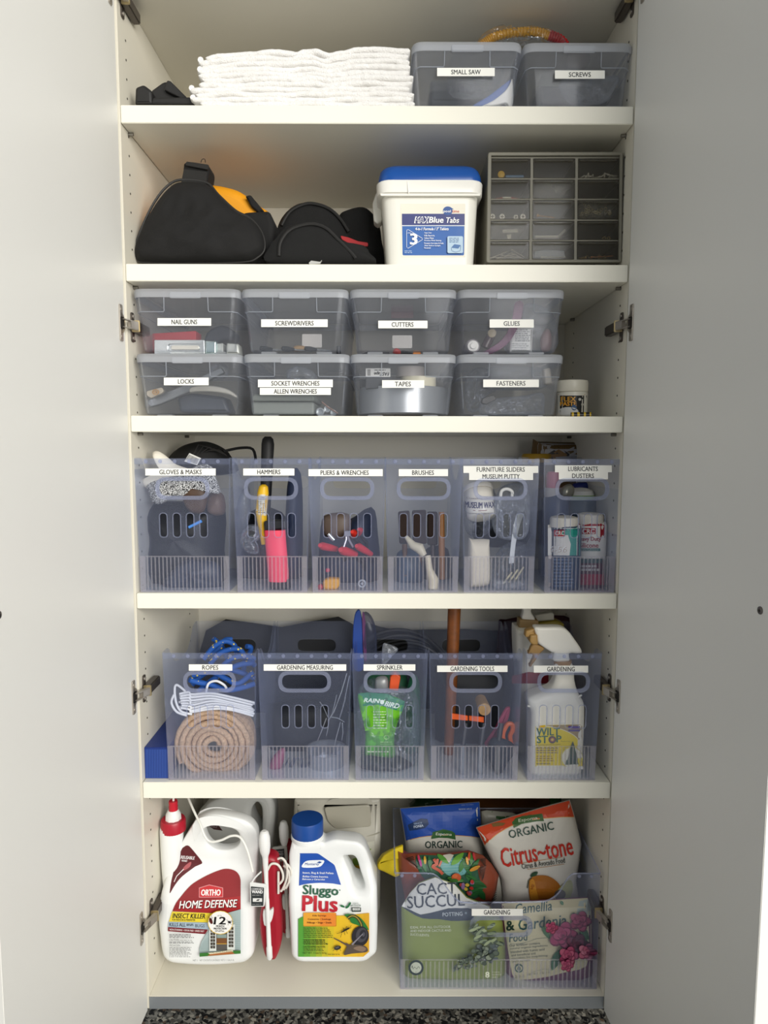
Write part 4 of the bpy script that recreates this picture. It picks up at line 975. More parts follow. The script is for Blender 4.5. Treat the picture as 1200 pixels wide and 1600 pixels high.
single('black_tape', 'black tape roll edge-on at the left of the silver roll', 'tape', lambda b: b.pslab([rnd([(562, 606), (562, 592), (575, 592), (575, 606)], 1)], .11, .17, .001), mat('1e1f22', .4, key='black_tape'))
# fasteners
bag('crumpled clear bag at the front of the box taped FASTENERS', [(752, 648), (752, 628), (780, 622), (820, 618), (848, 615), (850, 640), (846, 648), (800, 649)], .05, .035, FROST, seed=21)
bag('clear bag in the upper left of the box taped FASTENERS', [(730, 640), (726, 600), (740, 576), (765, 578), (790, 600), (760, 620), (748, 642)], .10, .05, seed=22)
bag('clear bag across the top of the box taped FASTENERS', [(755, 606), (765, 575), (800, 572), (855, 578), (850, 606), (800, 610)], .12, .05, FROST, seed=23)
single('black_clip', 'black clip poking from the bag in the box taped FASTENERS', 'clip', lambda b: b.pslab([rnd([(752, 630), (754, 622), (772, 617), (776, 624), (760, 632)], 2)], .032, .04, .001), mat('1c1c1e', .4, key='black_plastic'))
single('fastener_tube', 'pale tube seen at the right of the box taped FASTENERS', 'tube', lambda b: b.pslab([rnd([(852, 600), (850, 576), (860, 574), (864, 600)], 3)], .08, .10, .003), mat('d0c9bc', .4, key='cream'))
# paste jar beside the boxes
t = thing('paste_jar', 'black-labelled paste jar with a white lid at the shelf\'s right end', 'jar', (at(893, 649, .13).x, .13, T3))
jr = MB(); can(jr, 893, .13, [(22, 651), (23.5, 649), (24, 614), (21, 612)]); obj('jar_body', jr, mat('e6e2d4', .35, key='white_plastic'), t)
mb = MB(); can(mb, 893, .13, [(24, 613), (25.2, 611), (25.2, 598), (24.4, 595.5), (22, 595)]); obj('lid', mb, mat('e9e4d4', .35, key='white_plastic'), t)
P = Print(bvh(jr), 5); P.rect(870, 618, 917, 649, '17171a'); P.text('FLEX', 888, 623.5, 23, 7, 'd9a032', bold=.05); P.text('PASTE', 888, 631, 25, 6, 'e6a42c', bold=.05)
P.circ(888, 643, 16, 7, 'd6d6d2', grid=5); P.circ(897, 637, 4, 4.5, '1d4f7c'); P.line([(872, 616.6), (914, 616.6)], 1, 'c9a24a'); P.circ(906, 624, 2.2, 2.2, 'd9d6cc'); P.circ(910, 632, 2, 2, 'c9c6bc'); P.build('printed_label', t)
t = thing('tape_measure', 'small yellow and black marker lying in front of the paste jar', 'marker', (at(908, 648, .06).x, .065, T3))
mb = MB(); z = T3+.0055; a = at(893, 647, .06).x; b = at(924, 647, .06).x; mb.tube([(a, .065, z), (b, .06, z)], .0052, 12); obj('barrel', mb, mat('1a1a1a', .35, key='black'), t)
mb = MB()
for u, v in ((.03, .14), (.3, .42), (.62, .72), (.9, .97)): mb.tube([(a+(b-a)*u, .065-.005*u, z), (a+(b-a)*v, .065-.005*v, z)], .0054, 12)
obj('yellow_bands', mb, mat('d9b424', .35, key='yellow'), t)
# ------------------------------------------------------------------ fourth shelf: what stands in and behind the bins
def pil(name, label, catg, loop, Y, T, col, wr=0, ws=30, n=3, rough=.5, seed=0, group=None, **k):
    mb = MB(); mb.pillow(cat(loop, n), Y, T, 6, wr, ws, seed=seed, **k)
    return obj(name, mb, col if not isinstance(col, str) else mat(col, rough, key=name), None, label, catg, group, smooth=60)
def stick(mb, pts, Y0, Y1, r, n=10, px=True):
    """tube through pixel points, depth running from Y0 to Y1; r in pixels"""
    N = len(pts); P_ = [at(x, y, Y0+(Y1-Y0)*i/max(1, N-1)) for i, (x, y) in enumerate(pts)]
    k = 1.24/FPX; rr = [q*k for q in r] if isinstance(r, (list, tuple)) else r*k
    return mb.tube(P_, rr, n)
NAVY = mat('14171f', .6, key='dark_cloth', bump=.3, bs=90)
KN = None
def knit():
    m = bpy.data.materials.new('salt_and_pepper_knit'); m.use_nodes = True; nt = m.node_tree; b = nt.nodes['Principled BSDF']
    g = nt.nodes.new('ShaderNodeNewGeometry'); n = nt.nodes.new('ShaderNodeTexNoise'); n.inputs['Scale'].default_value = 620; n.inputs['Detail'].default_value = 1
    nt.links.new(g.outputs['Position'], n.inputs['Vector']); r = nt.nodes.new('ShaderNodeValToRGB'); r.color_ramp.elements[0].position = .46; r.color_ramp.elements[1].position = .56
    r.color_ramp.elements[0].color = lin('1e1e20'); r.color_ramp.elements[1].color = lin('dcdcda'); nt.links.new(n.outputs['Fac'], r.inputs['Fac']); nt.links.new(r.outputs['Color'], b.inputs['Base Color']); b.inputs['Roughness'].default_value = .9
    return m
KN = knit()
# gloves
mb = MB(); mb.pillow(cat([(262, 742), (258, 728), (248, 722), (239, 712), (240, 706), (247, 705), (256, 710), (266, 718), (276, 726), (300, 735), (305, 745), (275, 752), (262, 758), (246, 762), (228, 762), (218, 755), (222, 750), (240, 747)], 3), .06, .03, 6, .002, 40)
obj('work_glove', mb, mat('ece6d8', .8, key='white_glove', bump=.3, bs=400), None, 'white glove with fingers hanging over the rim of the bin taped GLOVES', 'glove', smooth=60)
pil('knit_glove', 'grey speckled knit glove behind the handle hole of the bin taped GLOVES', 'glove', [(232, 768), (230, 758), (250, 748), (285, 740), (312, 726), (330, 728), (337, 745), (344, 768), (338, 770), (322, 752), (310, 762), (300, 778), (270, 776), (256, 786), (240, 786)], .05, .03, KN, .003)
pil('leather_glove', 'dark brown leather glove at the right of the knit glove', 'glove', [(286, 782), (288, 762), (300, 758), (318, 760), (324, 776), (318, 800), (298, 800)], .045, .02, '4a3423', .002)
pil('tan_glove', 'tan glove crumpled at the right side of the bin taped GLOVES', 'glove', [(325, 800), (325, 775), (338, 768), (350, 775), (352, 800), (340, 806)], .09, .04, '6e5a50', .004)
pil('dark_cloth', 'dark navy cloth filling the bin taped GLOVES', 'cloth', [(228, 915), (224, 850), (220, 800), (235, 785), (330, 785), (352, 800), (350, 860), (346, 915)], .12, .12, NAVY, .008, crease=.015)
pil('glove_package', 'grey printed package at the bottom of the bin taped GLOVES', 'package', [(262, 921), (258, 905), (282, 880), (300, 874), (340, 880), (346, 905), (340, 921)], .06, .03, '2e3648', .005, crease=.01)
single('blue_pen', 'slim light blue pen slanting behind the slots of the bin taped GLOVES', 'pen', lambda b: stick(b, [(295, 824), (315, 814)], .022, .024, [2.2, 2.4]), mat('4f8fe0', .4, key='blue_pen'))
t = thing('face_mask', 'black respirator mask above the bin taped GLOVES', 'mask', (at(312, 715, .2).x, .2, T4+.12))
mb = MB(); mb.pillow(cat([(262, 740), (264, 716), (280, 700), (300, 692), (322, 690), (345, 698), (360, 712), (366, 740)], 4), .2, .10, 7, .005, 25); obj('shell', mb, mat('141313', .7, key='black_rubber'), t, smooth=60)
mb = MB()
for k in range(5): stick(mb, [(300+k*7, 712-2*k), (310+k*8, 695+2*k), (330+k*6, 700+3*k)], .145, .15, 1.0, 6)
obj('vents', mb, mat('2c2a28', .5, key='vent'), t, kind='stuff')
mb = MB(); stick(mb, cat([(350, 705), (375, 700), (395, 702), (400, 722)], 4, False), .17, .19, 2.5); obj('strap', mb, NYL, t)
t = thing('barcode_tag', 'white paper tag with a barcode peeking over the bin taped GLOVES', 'tag', (at(302, 715, .05).x, .05, T4+.22))
mb = MB(); mb.pslab([[(288, 721), (296, 708), (314, 716), (308, 727)]], .048, .0485); obj('card', mb, mat('dcdad4', .6, key='paper'), t)
P = Print(.0475)
for k in range(9): P.line([(291+k*1.9, 718.5+k*.85), (296.5+k*1.7, 710.3+k*.8)], .7 if k % 3 else 1.1, '1a1a1a')
P.build('barcode', t)
# hammers
t = thing('rubber_mallet', 'black-handled hammer standing upright in the bin taped HAMMERS', 'hammer', (at(414, 900, .10).x, .10, T4))
mb = MB(); stick(mb, [(413, 900), (414, 800), (416, 760), (417.5, 720), (418.5, 694), (418.5, 686), (418.5, 682)], .10, .10, [9, 9, 9.5, 10, 10.5, 9, 5], 14); obj('grip', mb, mat('0f0f0f', .6, key='black_rubber'), t)
t = thing('claw_hammer', 'yellow-handled hammer behind the handle hole of the bin taped HAMMERS', 'hammer', (at(408, 900, .05).x, .05, T4+.03))
mb = MB(); stick(mb, [(414, 850), (411, 830), (408, 800), (411, 770), (412, 760), (412, 757)], .05, .05, [6, 6.5, 9, 9, 7, 3], 14); hm = mb; obj('grip', mb, mat('e0b010', .45, key='yellow'), t)
P = Print(bvh(hm), 4); P.poly([(402, 772), (418, 773), (416, 806), (400, 804)], 'd4cfc0'); P.greek(403, 776, 415, 802, 8, '5c5c5c', 1.1); P.build('printed_label', t)
mb = MB(); stick(mb, [(413, 852), (419, 900)], .06, .07, 5); obj('shaft', mb, mat('22252b', .4, key='dark'), t)
t = thing('pink_tool', 'bright pink tool sleeve standing in the bin taped HAMMERS', 'tool', (at(433, 915, .035).x, .035, T4))
mb = MB(); mb.loft([[(at(c, y, .035).x+r*1.15e-3*cos(a), .035+.012*sin(a), at(c, y, .035).z) for a in [2*pi*i/20 for i in range(20)]] for c, y, r in ((435.5, 908, 16.5), (434.5, 890, 17), (431, 850, 17), (429.5, 828, 17))]); obj('sleeve', mb, mat('f2405e', .5, key='hot_pink'), t)
mb = MB(); mb.pslab([rnd([(422, 921), (421, 908), (452, 905), (453, 921)], 2)], .028, .045, .003); mb.pslab([rnd([(413, 830), (412, 815), (420, 813), (446, 813), (447, 827)], 2)], .028, .045, .003); obj('black_ends', mb, mat('17181b', .4, key='black'), t)
pil('plastic_wrap', 'crumpled clear wrap at the left of the pink sleeve', 'wrap', [(374, 842), (385, 822), (400, 820), (408, 830), (404, 844), (390, 850), (404, 856), (402, 866), (384, 862)], .04, .03, BAG, .006, 50)
pil('caulk_nozzle', 'pale translucent tube leaning in the left of the bin taped HAMMERS', 'tube', [(368, 810), (372, 780), (384, 760), (390, 765), (392, 800), (382, 830), (370, 832)], .10, .03, FROST)
pil('dark_pouch', 'dark navy pouch at the right of the bin taped HAMMERS', 'pouch', [(450, 900), (446, 820), (452, 740), (470, 740), (473, 820), (470, 900)], .15, .08, mat('232f4a', .6, key='navy'), .004)
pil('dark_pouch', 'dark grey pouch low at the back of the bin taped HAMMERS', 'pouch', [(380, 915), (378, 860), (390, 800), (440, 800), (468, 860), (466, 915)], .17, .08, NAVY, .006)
# pliers
for k, (p, q, l, r) in enumerate((((503, 853), (526, 858), 'red plier grip at the left of the bin taped PLIERS', 6.5), ((535, 860), (556, 866), 'fattest red plier grip in the middle of the bin taped PLIERS', 7.5), ((560, 854), (580, 866), 'red plier grip at the right of the bin taped PLIERS', 6), ((553, 832), (551, 838), 'bright red grip behind the third slot of the bin taped PLIERS', 5.5), ((563, 828), (561, 835), 'small red grip end right of the third slot of the bin taped PLIERS', 4.5))):
    t = thing('pliers', l, 'pliers', (at(p[0], p[1], .04).x, .05, at(p[0], p[1], .04).z-.01), 'pliers with red grips')
    mb = MB(); stick(mb, [(p[0]-3, p[1]-1), p, ((p[0]+q[0])/2, (p[1]+q[1])/2), q], .035, .07, [r*.5, r, r*.95, r*.7], 12); obj('grip', mb, mat('c22a38' if k != 3 else 'd83020', .45, key='red_grip'), t)
    mb = MB(); stick(mb, [q, (q[0]+12, q[1]+12), (q[0]+14, q[1]+30)], .07, .10, [r*.5, r*.6, 2]); obj('jaw', mb, mat('30343c', .4, .6, key='dark_steel'), t)
t = thing('snips', 'silver snips with splayed arms above the red grips', 'snips', (at(543, 850, .05).x, .05, T4+.05))
mb = MB(); stick(mb, [(537, 855), (541, 843), (541, 836)], .045, .05, 1.8); stick(mb, [(552, 855), (546, 845), (544, 838)], .045, .05, 1.8); mb.pslab([rrect(543, 834, 10, 9, 3)], .045, .052, .001); obj('arms', mb, mat('a8a6b4', .3, .7, key='steel'), t)
single('spark_plug_socket', 'short chrome socket slanting below the first slot of the bin taped PLIERS', 'socket', lambda b: stick(b, [(513, 834), (518, 840), (522, 844)], .03, .03, [3, 3.6, 2.8]), CH)
single('yellow_chalk_box', 'amber yellow plastic case low in the bin taped PLIERS', 'case', lambda b: b.pslab([rnd([(505, 922), (504, 908), (513, 904), (530, 905), (531, 915), (526, 922)], 4)], .03, .055, .005), mat('e0a22c', .45, key='amber'))
single('measuring_wheel', 'small clear toothed wheel low at the right of the bin taped PLIERS', 'wheel', lambda b: (b.pslab([circ(565.5, 912, 6.5, 6.5, 16), circ(565.5, 912, 4, 4, 12)], .025, .03, .0006), b.pslab([circ(565.5, 912, 2.2, 2.2, 12)], .024, .03, .0006)), mat('a8adb6', .3, .3, key='clear_grey'))
for l, x, y, r, c in (('red knob low at the left of the bin taped PLIERS', 501, 917, 5, 'b02c40'), ('small pink knob above the yellow case', 512, 891, 3.5, 'c83a58')):
    single('knob', l, 'knob', lambda b: b.pillow(circ(x, y, r, r, 14), .04, .012, 5), mat(c, .4, key='knob'))
pil('blue_pouch', 'dark blue tool pouch filling the bin taped PLIERS', 'pouch', [(500, 918), (498, 870), (506, 806), (540, 815), (580, 792), (590, 830), (587, 918)], .13, .09, mat('1f2940', .6, key='navy'), .005)
pil('brown_block', 'brown sanding block behind the second slot of the bin taped PLIERS', 'block', [(506, 835), (506, 806), (545, 803), (546, 838), (530, 842)], .08, .03, '5a4a3c')
# brushes
def brush(label, hp, col, r, Y, bp_=None):
    t = thing('paint_brush', label, 'brush', (at(hp[0][0], hp[0][1], Y).x, Y, at(hp[0][0], hp[0][1], Y).z), 'paint brushes')
    mb = MB(); stick(mb, hp, Y, Y+.01, r, 12); obj('handle', mb, mat(col, .4, key='brush_handle'), t)
    if bp_: mb = MB(); mb.pslab([bp_], Y, Y+.012, .003); obj('bristles', mb, mat('33241c', .9, key='bristle', bump=1, bs=900), t)
brush('cream-handled brush at the front right of the bin taped BRUSHES', [(676, 921), (677, 906), (671, 890), (668, 868)], 'd8ccb0', [8, 9, 5.5, 5], .04)
brush('cream triangular brush head slanting at the left of the bin taped BRUSHES', [(663, 868), (655, 856), (645, 852), (634, 838)], 'c9c0aa', [5, 9, 7, 3], .05)
brush('brown-bristled brush at the left slot of the bin taped BRUSHES', [(634, 900), (632, 850)], '6a4a30', [4, 4.5], .10, rnd([(624, 850), (622, 800), (640, 798), (642, 850)], 3))
brush('brown-bristled brush in the middle of the bin taped BRUSHES', [(656, 900), (655, 850)], '5a3c28', [4, 4.5], .11, rnd([(645, 850), (644, 798), (666, 797), (667, 850)], 3))
brush('dark brush by the third slot of the bin taped BRUSHES', [(677, 900), (676, 850)], '3a2a22', [4, 4.5], .12, rnd([(668, 852), (668, 800), (684, 800), (684, 852)], 3))
brush('wooden-handled brush at the right slot of the bin taped BRUSHES', [(691, 905), (690, 850), (690, 800)], 'a06a34', [5, 5.5, 5], .10)
pil('brush_sleeve', 'bluish plastic brush sleeve in the lower left of the bin taped BRUSHES', 'sleeve', [(622, 918), (618, 880), (625, 860), (655, 862), (660, 918)], .12, .05, mat('46566a', .5, key='slate'), .004)
pil('brush_sleeve', 'dark sleeve in the lower right of the bin taped BRUSHES', 'sleeve', [(665, 918), (660, 880), (668, 856), (700, 858), (703, 918)], .15, .05, mat('4a4a4c', .5, key='slate'), .004)
# furniture sliders, museum putty
t = thing('wax_jar', 'white jar printed MUSEUM WAX, tipped forward against the bin front', 'jar', (at(749, 815, .05).x, .05, T4+.11))
c0 = at(750, 788, .075); ax = Vector((.08, -.45, -.9)).normalized(); Rm = ax.to_track_quat('Z', 'Y').to_matrix().to_4x4(); M_ = Matrix.Translation(c0) @ Rm
jm = MB(); jm.lathe([(.026, -.026), (.0278, -.024), (.0275, .022), (.025, .0265), (.02, .028)], n=36, M=M_); obj('jar_body', jm, mat('ebe6dc', .35, key='white_plastic'), t, smooth=50)
mb = MB(); mb.lathe([(.028, -.036), (.029, -.034), (.029, -.0262)], n=36, M=M_); obj('lid', mb, mat('eeeae2', .35, key='white_plastic'), t)
P = Print(bvh(jm), 4); P.text('MUSEUM WAX', 750, 788, 46, 9.5, '3b3a66', 0, 0, .03, arc=-1.6); P.text('Crystalline Clear', 749, 778, 40, 3.6, '7a6a72', 0, .2, arc=-1.4); P.line([(729, 795), (740, 797.6), (750, 798), (760, 797.2), (771, 794)], .9, '7a2a3a'); P.text('Conserving Collections', 750, 801.5, 40, 2.6, '4a4a58', arc=-1.2); P.build('printed_label', t)
pil('felt_roll', 'cream felt roll standing in the bin taped MUSEUM PUTTY', 'felt roll', [(733, 910), (732, 846), (738, 843), (762, 843), (764, 850), (765, 905), (758, 914), (738, 916)], .05, .04, mat('e2d8c4', .9, key='felt'), p=4, edge=.5)
t = thing('zip_ties', 'bundle of white zip ties standing in the bin taped MUSEUM PUTTY', 'zip ties', (at(800, 880, .05).x, .05, T4+.03))
mb = MB()
for k in range(6): stick(mb, cat([(796+k*1.2, 880), (799+k*1.2, 850), (803+k*1.6, 822), (808+k*2, 803)], 3, False), .04+.002*k, .045+.002*k, .9, 5)
obj('strips', mb, mat('dfe2e6', .4, key='white_nylon'), t, kind='stuff')
bag('crumpled clear bag in the upper right of the bin taped MUSEUM PUTTY', [(780, 840), (768, 810), (778, 768), (800, 755), (825, 765), (828, 800), (820, 840)], .06, .05, FROST, seed=31, ws=45)
bag('clear bag around the jar printed MUSEUM WAX', [(728, 830), (724, 790), (735, 762), (760, 752), (775, 775), (772, 820), (750, 840)], .10, .04, BAG, seed=32)
bag('clear bag of sliders at the bottom of the bin taped MUSEUM PUTTY', [(766, 918), (768, 880), (790, 850), (820, 850), (824, 890), (820, 918)], .08, .05, BAG, seed=33)
single('white_slider', 'white plastic slider curled by the right end of the handle hole', 'slider', lambda b: b.tube([at(x, y, .04) for x, y in cat([(782, 776), (784, 767), (792, 764), (800, 768), (800, 776)], 4, False)], .003, 8), mat('e0e0de', .4, key='white_plastic'))
t = thing('slider_tray', 'clear tray with cream rods at the bottom right of the bin taped MUSEUM PUTTY', 'tray', (at(797, 915, .04).x, .045, T4+.004))
mb = MB(); mb.pslab([rnd([(772, 921), (771, 908), (822, 907), (822, 921)], 2)], .03, .06, .001); obj('tray', mb, FROST, t)
mb = MB()
for k in range(3): stick(mb, [(786+k*9, 912-k*2), (800+k*9, 894-k*4)], .045, .05, 1.6, 6)
obj('rods', mb, mat('d8cfae', .5, key='cream'), t, kind='stuff')
pil('dark_box', 'dark blue package behind the slots of the bin taped MUSEUM PUTTY', 'package', [(745, 850), (745, 800), (800, 798), (822, 805), (822, 850)], .15, .05, NAVY)
# lubricants
def spraycan(label, cx, Yc, r, y0, ys, ycap, ytop, body, cap, capr):
    t = thing('spray_can', label, 'spray can', (at(cx, y0, Yc).x, Yc, T4), 'spray cans')
    mb = MB(); can(mb, cx, Yc, [(r*.9, y0), (r, y0-3), (r, ys+5), (r*.93, ys+1), (r*.8, ys)]); obj('can', mb, mat(body, .35, key='can'), t, smooth=40)
    mc = MB(); can(mc, cx, Yc, [(capr, ys+3), (capr, ycap), (capr*.93, ycap-3), (capr*.6, ytop)]); obj('cap', mc, mat(cap, .4, key='cap'), t, smooth=40)
    return t, mb
t, cn = spraycan('white and teal spray can printed 6-56 in the bin taped LUBRICANTS', 881, .060, 24.5, 923, 820, 811, 806, '1c3450', 'ded8cc', 22)
P = Print(bvh(cn), 5); P.rect(856, 820, 906, 868, 'e9e4dc'); P.poly([(884, 821), (906, 821), (906, 868), (890, 868), (892, 850), (888, 838)], '2a9488'); P.rect(873, 822, 906, 836, '0f9080')
P.rect(865.5, 828, 883, 838, 'b01f2c', 1); P.text('CRC', 874.5, 833, 14, 6, 'f2e8e0', bold=.03); P.text('6-56', 872, 858, 27, 9, 'ffffff', 0, .2, .05); P.text('6-56', 872.7, 858.6, 27, 9, 'c8b8a8', 0, .2, .0)
P.rect(856, 868, 906, 921, '1d3a5c'); P.rect(857, 868, 862, 921, 'd8c8c0'); P.greek(865, 872, 897, 918, 9, '6f86a8', 1.4); P.build('printed_label', t)
t, cn = spraycan('white and red spray can printed Heavy Duty Silicone in the bin taped LUBRICANTS', 922, .075, 22.5, 922, 815, 806, 801, 'eae6de', 'dcd6ca', 20)
P = Print(bvh(cn), 5); P.rect(901, 818, 945, 822, 'a81a2c'); P.rect(938, 822, 945, 840, 'a81a2c'); P.rect(908, 825, 931, 834.5, 'a81a2c', 1); P.text('CRC', 919.5, 830, 19, 7, 'f4ece4', bold=.04)
P.text('Heavy Duty', 920, 843, 38, 8, '9c2038', bold=.03); P.text('Silicone', 920, 852, 30, 7.5, '9c2038', bold=.03); P.rect(901, 857, 938, 861, '2e6a66'); P.text('Silicone Lubricant', 919, 859, 32, 2.2, 'e8e8e0')
P.rect(901, 873, 944, 922, '5c3044'); P.rect(901, 873, 944, 880, '3f5a5e'); P.greek(903, 882, 938, 893, 2, 'c8c4c4', 3.6); P.rect(901, 897, 944, 914, 'a02244'); P.build('printed_label', t)
t = thing('spray_can', 'taller can with pink cap at the back left of the bin taped LUBRICANTS', 'spray can', (at(862, 900, .15).x, .15, T4), 'spray cans')
mb = MB(); can(mb, 866, .15, [(20, 900), (20, 780), (15, 772)]); obj('can', mb, mat('2a3f66', .4, key='can'), t); mb = MB(); can(mb, 866, .15, [(15, 776), (15, 764), (14.5, 762)]); obj('collar', mb, mat('c9c4c4', .4, key='white'), t)
mb = MB(); can(mb, 864, .15, [(10.5, 764), (10.5, 742), (8, 737)]); obj('cap', mb, mat('c86a86', .4, key='pink'), t, label='pink cap')
t = thing('duster_can', 'can with domed white lid and green band in the bin taped LUBRICANTS', 'spray can', (at(906, 900, .16).x, .16, T4))
mb = MB(); can(mb, 906, .16, [(24, 900), (24, 786), (23, 779)]); obj('can', mb, mat('3b5060', .4, key='can'), t); mb = MB(); can(mb, 906, .16, [(23, 780), (22.5, 773)]); obj('band', mb, mat('7aa81e', .4, key='green'), t)
mb = MB(); can(mb, 906, .16, [(22.5, 773.5), (20, 767), (12, 763), (4, 762)]); obj('dome', mb, mat('e8e8e2', .4, key='white'), t)
pil('blue_container', 'dark blue container top behind the domed white lid', 'container', [(895, 775), (896, 756), (930, 755), (934, 775)], .21, .03, '1c2a78')
pil('silver_bag', 'silvery crumpled bag behind the left end of the same handle hole', 'bag', [(876, 776), (878, 762), (890, 756), (898, 764), (892, 778)], .12, .02, mat('9a988e', .3, .6, key='foil'), .003)
t = thing('yellow_framed_box', 'dark box with a thin yellow frame at the left of the bin taped LUBRICANTS', 'box', (at(858, 860, .2).x, .2, T4))
mb = MB(); mb.pslab([[(846, 900), (846, 780), (872, 780), (872, 900)]], .19, .22, .002); obj('box', mb, mat('2c3346', .5, key='dark'), t)
P = Print(.189); P.line([(850, 792), (864, 792), (864, 824)], 1.6, 'b89c3c'); P.poly([(853, 800), (860, 806), (858, 828), (852, 828)], '8a7a44'); P.build('printed_frame', t)
# behind the bins on that shelf
t = thing('foil_pouch', 'white and brown printed pouch standing behind the bin taped LUBRICANTS', 'pouch', (at(876, 720, .31).x, .31, T4))
fp = MB(); fp.pillow(cat([(832, 790), (832, 694), (838, 690), (875, 691), (918, 692), (921, 698), (921, 790)], 2), .31, .05, 6, .002, 30, p=4); obj('pouch', fp, mat('6b5128', .5, key='brown_print'), t, smooth=60)
P = Print(bvh(fp), 8); P.poly([(840, 696), (842, 692), (908, 694), (913, 722), (840, 722)], 'b9b8bc'); P.poly([(856, 709), (873, 699), (890, 709), (888, 722), (862, 722)], '1f1a14'); P.poly([(860, 710), (873, 702), (886, 710), (884, 719), (866, 719)], '8c6428'); P.poly([(870, 722), (868, 714), (905, 712), (908, 722)], '9c9ba0'); P.build('printed_panel', t)
single('yellow_jar_lid', 'ochre yellow lid behind the bins, left of the brown pouch', 'lid', lambda b: can(b, 838, .27, [(23, 722), (23, 712), (21, 709)]), mat('b08a1e', .45, key='ochre'))

# ------------------------------------------------------------------ fifth shelf
t = thing('blue_carton', 'blue patterned carton lying at the left end of the fifth shelf', 'carton', (at(243, 1222, .02).x, .15, T5))
p0 = at(226.5, 1224, .015); p1 = at(263, 1168, .015)
cm = MB(); cm.box(p0.x, p1.x, .015, .32, T5, p1.z, .001); obj('carton', cm, mat('16327c', .45, key='blue_card'), t)
P = Print(bvh(cm), 0)
for k in range(26):
    P.line([(228+k*1.33, 1215.5), (228+k*1.33, 1197), (228+k*1.33, 1171)], .45, '3d62b8')
P.build('printed_pattern', t)
pil('carton_flap_bag', 'crinkled teal film beside the blue carton', 'film', [(258, 1222), (255, 1195), (258, 1172), (265, 1175), (266, 1222)], .03, .01, '1c5a86', .001, 60)
# ropes
ROPE = mat('c4a68a', .95, key='sisal', bump=1, bs=420, var=.22, vs=260)
t = thing('sisal_rope', 'coiled natural sisal rope standing on edge in the bin taped ROPES', 'rope', (at(334, 1218, .05).x, .05, T5+.003))
Yr = .045; cc = at(334, 1165, Yr); kx = 1.29/FPX
mb = MB(); path = []
for i in range(0, 330):
    a = i/330*2*pi*5.6; r_ = (9+50*(i/330))*kx; path.append((cc.x+r_*cos(a)*1.02, Yr+.004*sin(a*1.7)+.002*(i/330), cc.z+r_*sin(a)*.99))
mb.tube(path, [.0058*(1+.10*sin(i*2.2)) for i in range(len(path))], 9); rope = mb; obj('rope', mb, ROPE, t, smooth=80)
for k in range(3):
    mb = MB(); y = Yr+.022+.018*k; mb.tube([(cc.x+(57-3*k)*kx*cos(a), y, cc.z+(52-3*k)*kx*sin(a)) for a in [2*pi*i/48 for i in range(48)]], .009, 8, True); obj('back_coil', mb, ROPE, t)
t = thing('cord_hank', 'hank of white cord lying on the sisal rope', 'cord', (at(335, 1110, .05).x, .05, T5+.12))
mb = MB(); R = random.Random(8)
for k in range(13):
    o = k*2.3; x0, x1 = 276+R.uniform(-3, 4), 396+R.uniform(-4, 2)
    pts = cat([(x0+6, 1084+o*.8), (x0+20, 1081+o), (300, 1086+o+R.uniform(-2, 2)), (330, 1083+o*.9), (360, 1088+o*.8+R.uniform(-2, 2)), (x1, 1098+o*.75)], 5, False)
    yk = .03+.012*R.random(); mb.tube([at(x, y, yk) for x, y in pts], .0022, 6)
obj('strands', mb, mat('e9eaee', .8, key='white_cord', bump=.5, bs=900), t, kind='stuff', smooth=80)
mb = MB()
for pts in ([(290, 1080), (276, 1070), (273, 1080), (276, 1100), (284, 1112), (300, 1116)], [(272, 1085), (268, 1098), (276, 1112), (292, 1118)], [(322, 1082), (326, 1068), (338, 1064), (350, 1070), (354, 1076)]):
    mb.tube([at(x, y, .028) for x, y in cat(pts, 5, False)], .0022, 6)
obj('loose_loop', mb, mat('e9eaee', .8, key='white_cord', bump=.5, bs=900), t)
BR = bpy.data.materials.new('blue_braid'); BR.use_nodes = True; _n = BR.node_tree; _b = _n.nodes['Principled BSDF']; _b.inputs['Roughness'].default_value = .7
_g = _n.nodes.new('ShaderNodeNewGeometry'); _v = _n.nodes.new('ShaderNodeTexVoronoi'); _v.inputs['Scale'].default_value = 95; _n.links.new(_g.outputs['Position'], _v.inputs['Vector'])
_r = _n.nodes.new('ShaderNodeValToRGB'); _r.color_ramp.interpolation = 'CONSTANT'; _r.color_ramp.elements[0].color = lin('e2c83c'); _r.color_ramp.elements[1].position = .19; _r.color_ramp.elements[1].color = lin('1450a0'); _n.links.new(_v.outputs['Distance'], _r.inputs['Fac']); _n.links.new(_r.outputs['Color'], _b.inputs['Base Color'])
t = thing('blue_braided_rope', 'blue braided rope with yellow flecks, heaped at the top of the bin taped ROPES', 'rope', (at(350, 1060, .09).x, .09, T5+.17))
mb = MB(); R = random.Random(3)
for k, pts in enumerate(([(296, 1062), (310, 1066), (330, 1070), (355, 1078), (380, 1074), (398, 1068)], [(318, 1030), (335, 1010), (352, 1002), (366, 1008), (370, 1022)], [(322, 1024), (340, 1016), (350, 1001), (362, 999)],
      [(328, 1038), (345, 1020), (372, 1014), (382, 1028), (380, 1050)], [(300, 1070), (320, 1052), (345, 1044), (380, 1052), (397, 1060)], [(310, 1080), (335, 1060), (370, 1040), (394, 1036)], [(340, 1050), (360, 1030), (385, 1026), (398, 1040)], [(333, 998), (345, 1008), (352, 1022), (360, 1040)], [(300, 1056), (330, 1050), (352, 1060), (372, 1068), (396, 1050)], [(385, 1010), (392, 1012), (390, 1024), (398, 1030)])):
    y0 = (.028, .10, .12, .09, .06, .05, .08, .14, .04, .15)[k]; mb.tube([at(x, y, y0+.001*i) for i, (x, y) in enumerate(cat(pts, 6, False))], .0052, 9)
obj('strands', mb, BR, t, kind='stuff', smooth=80)
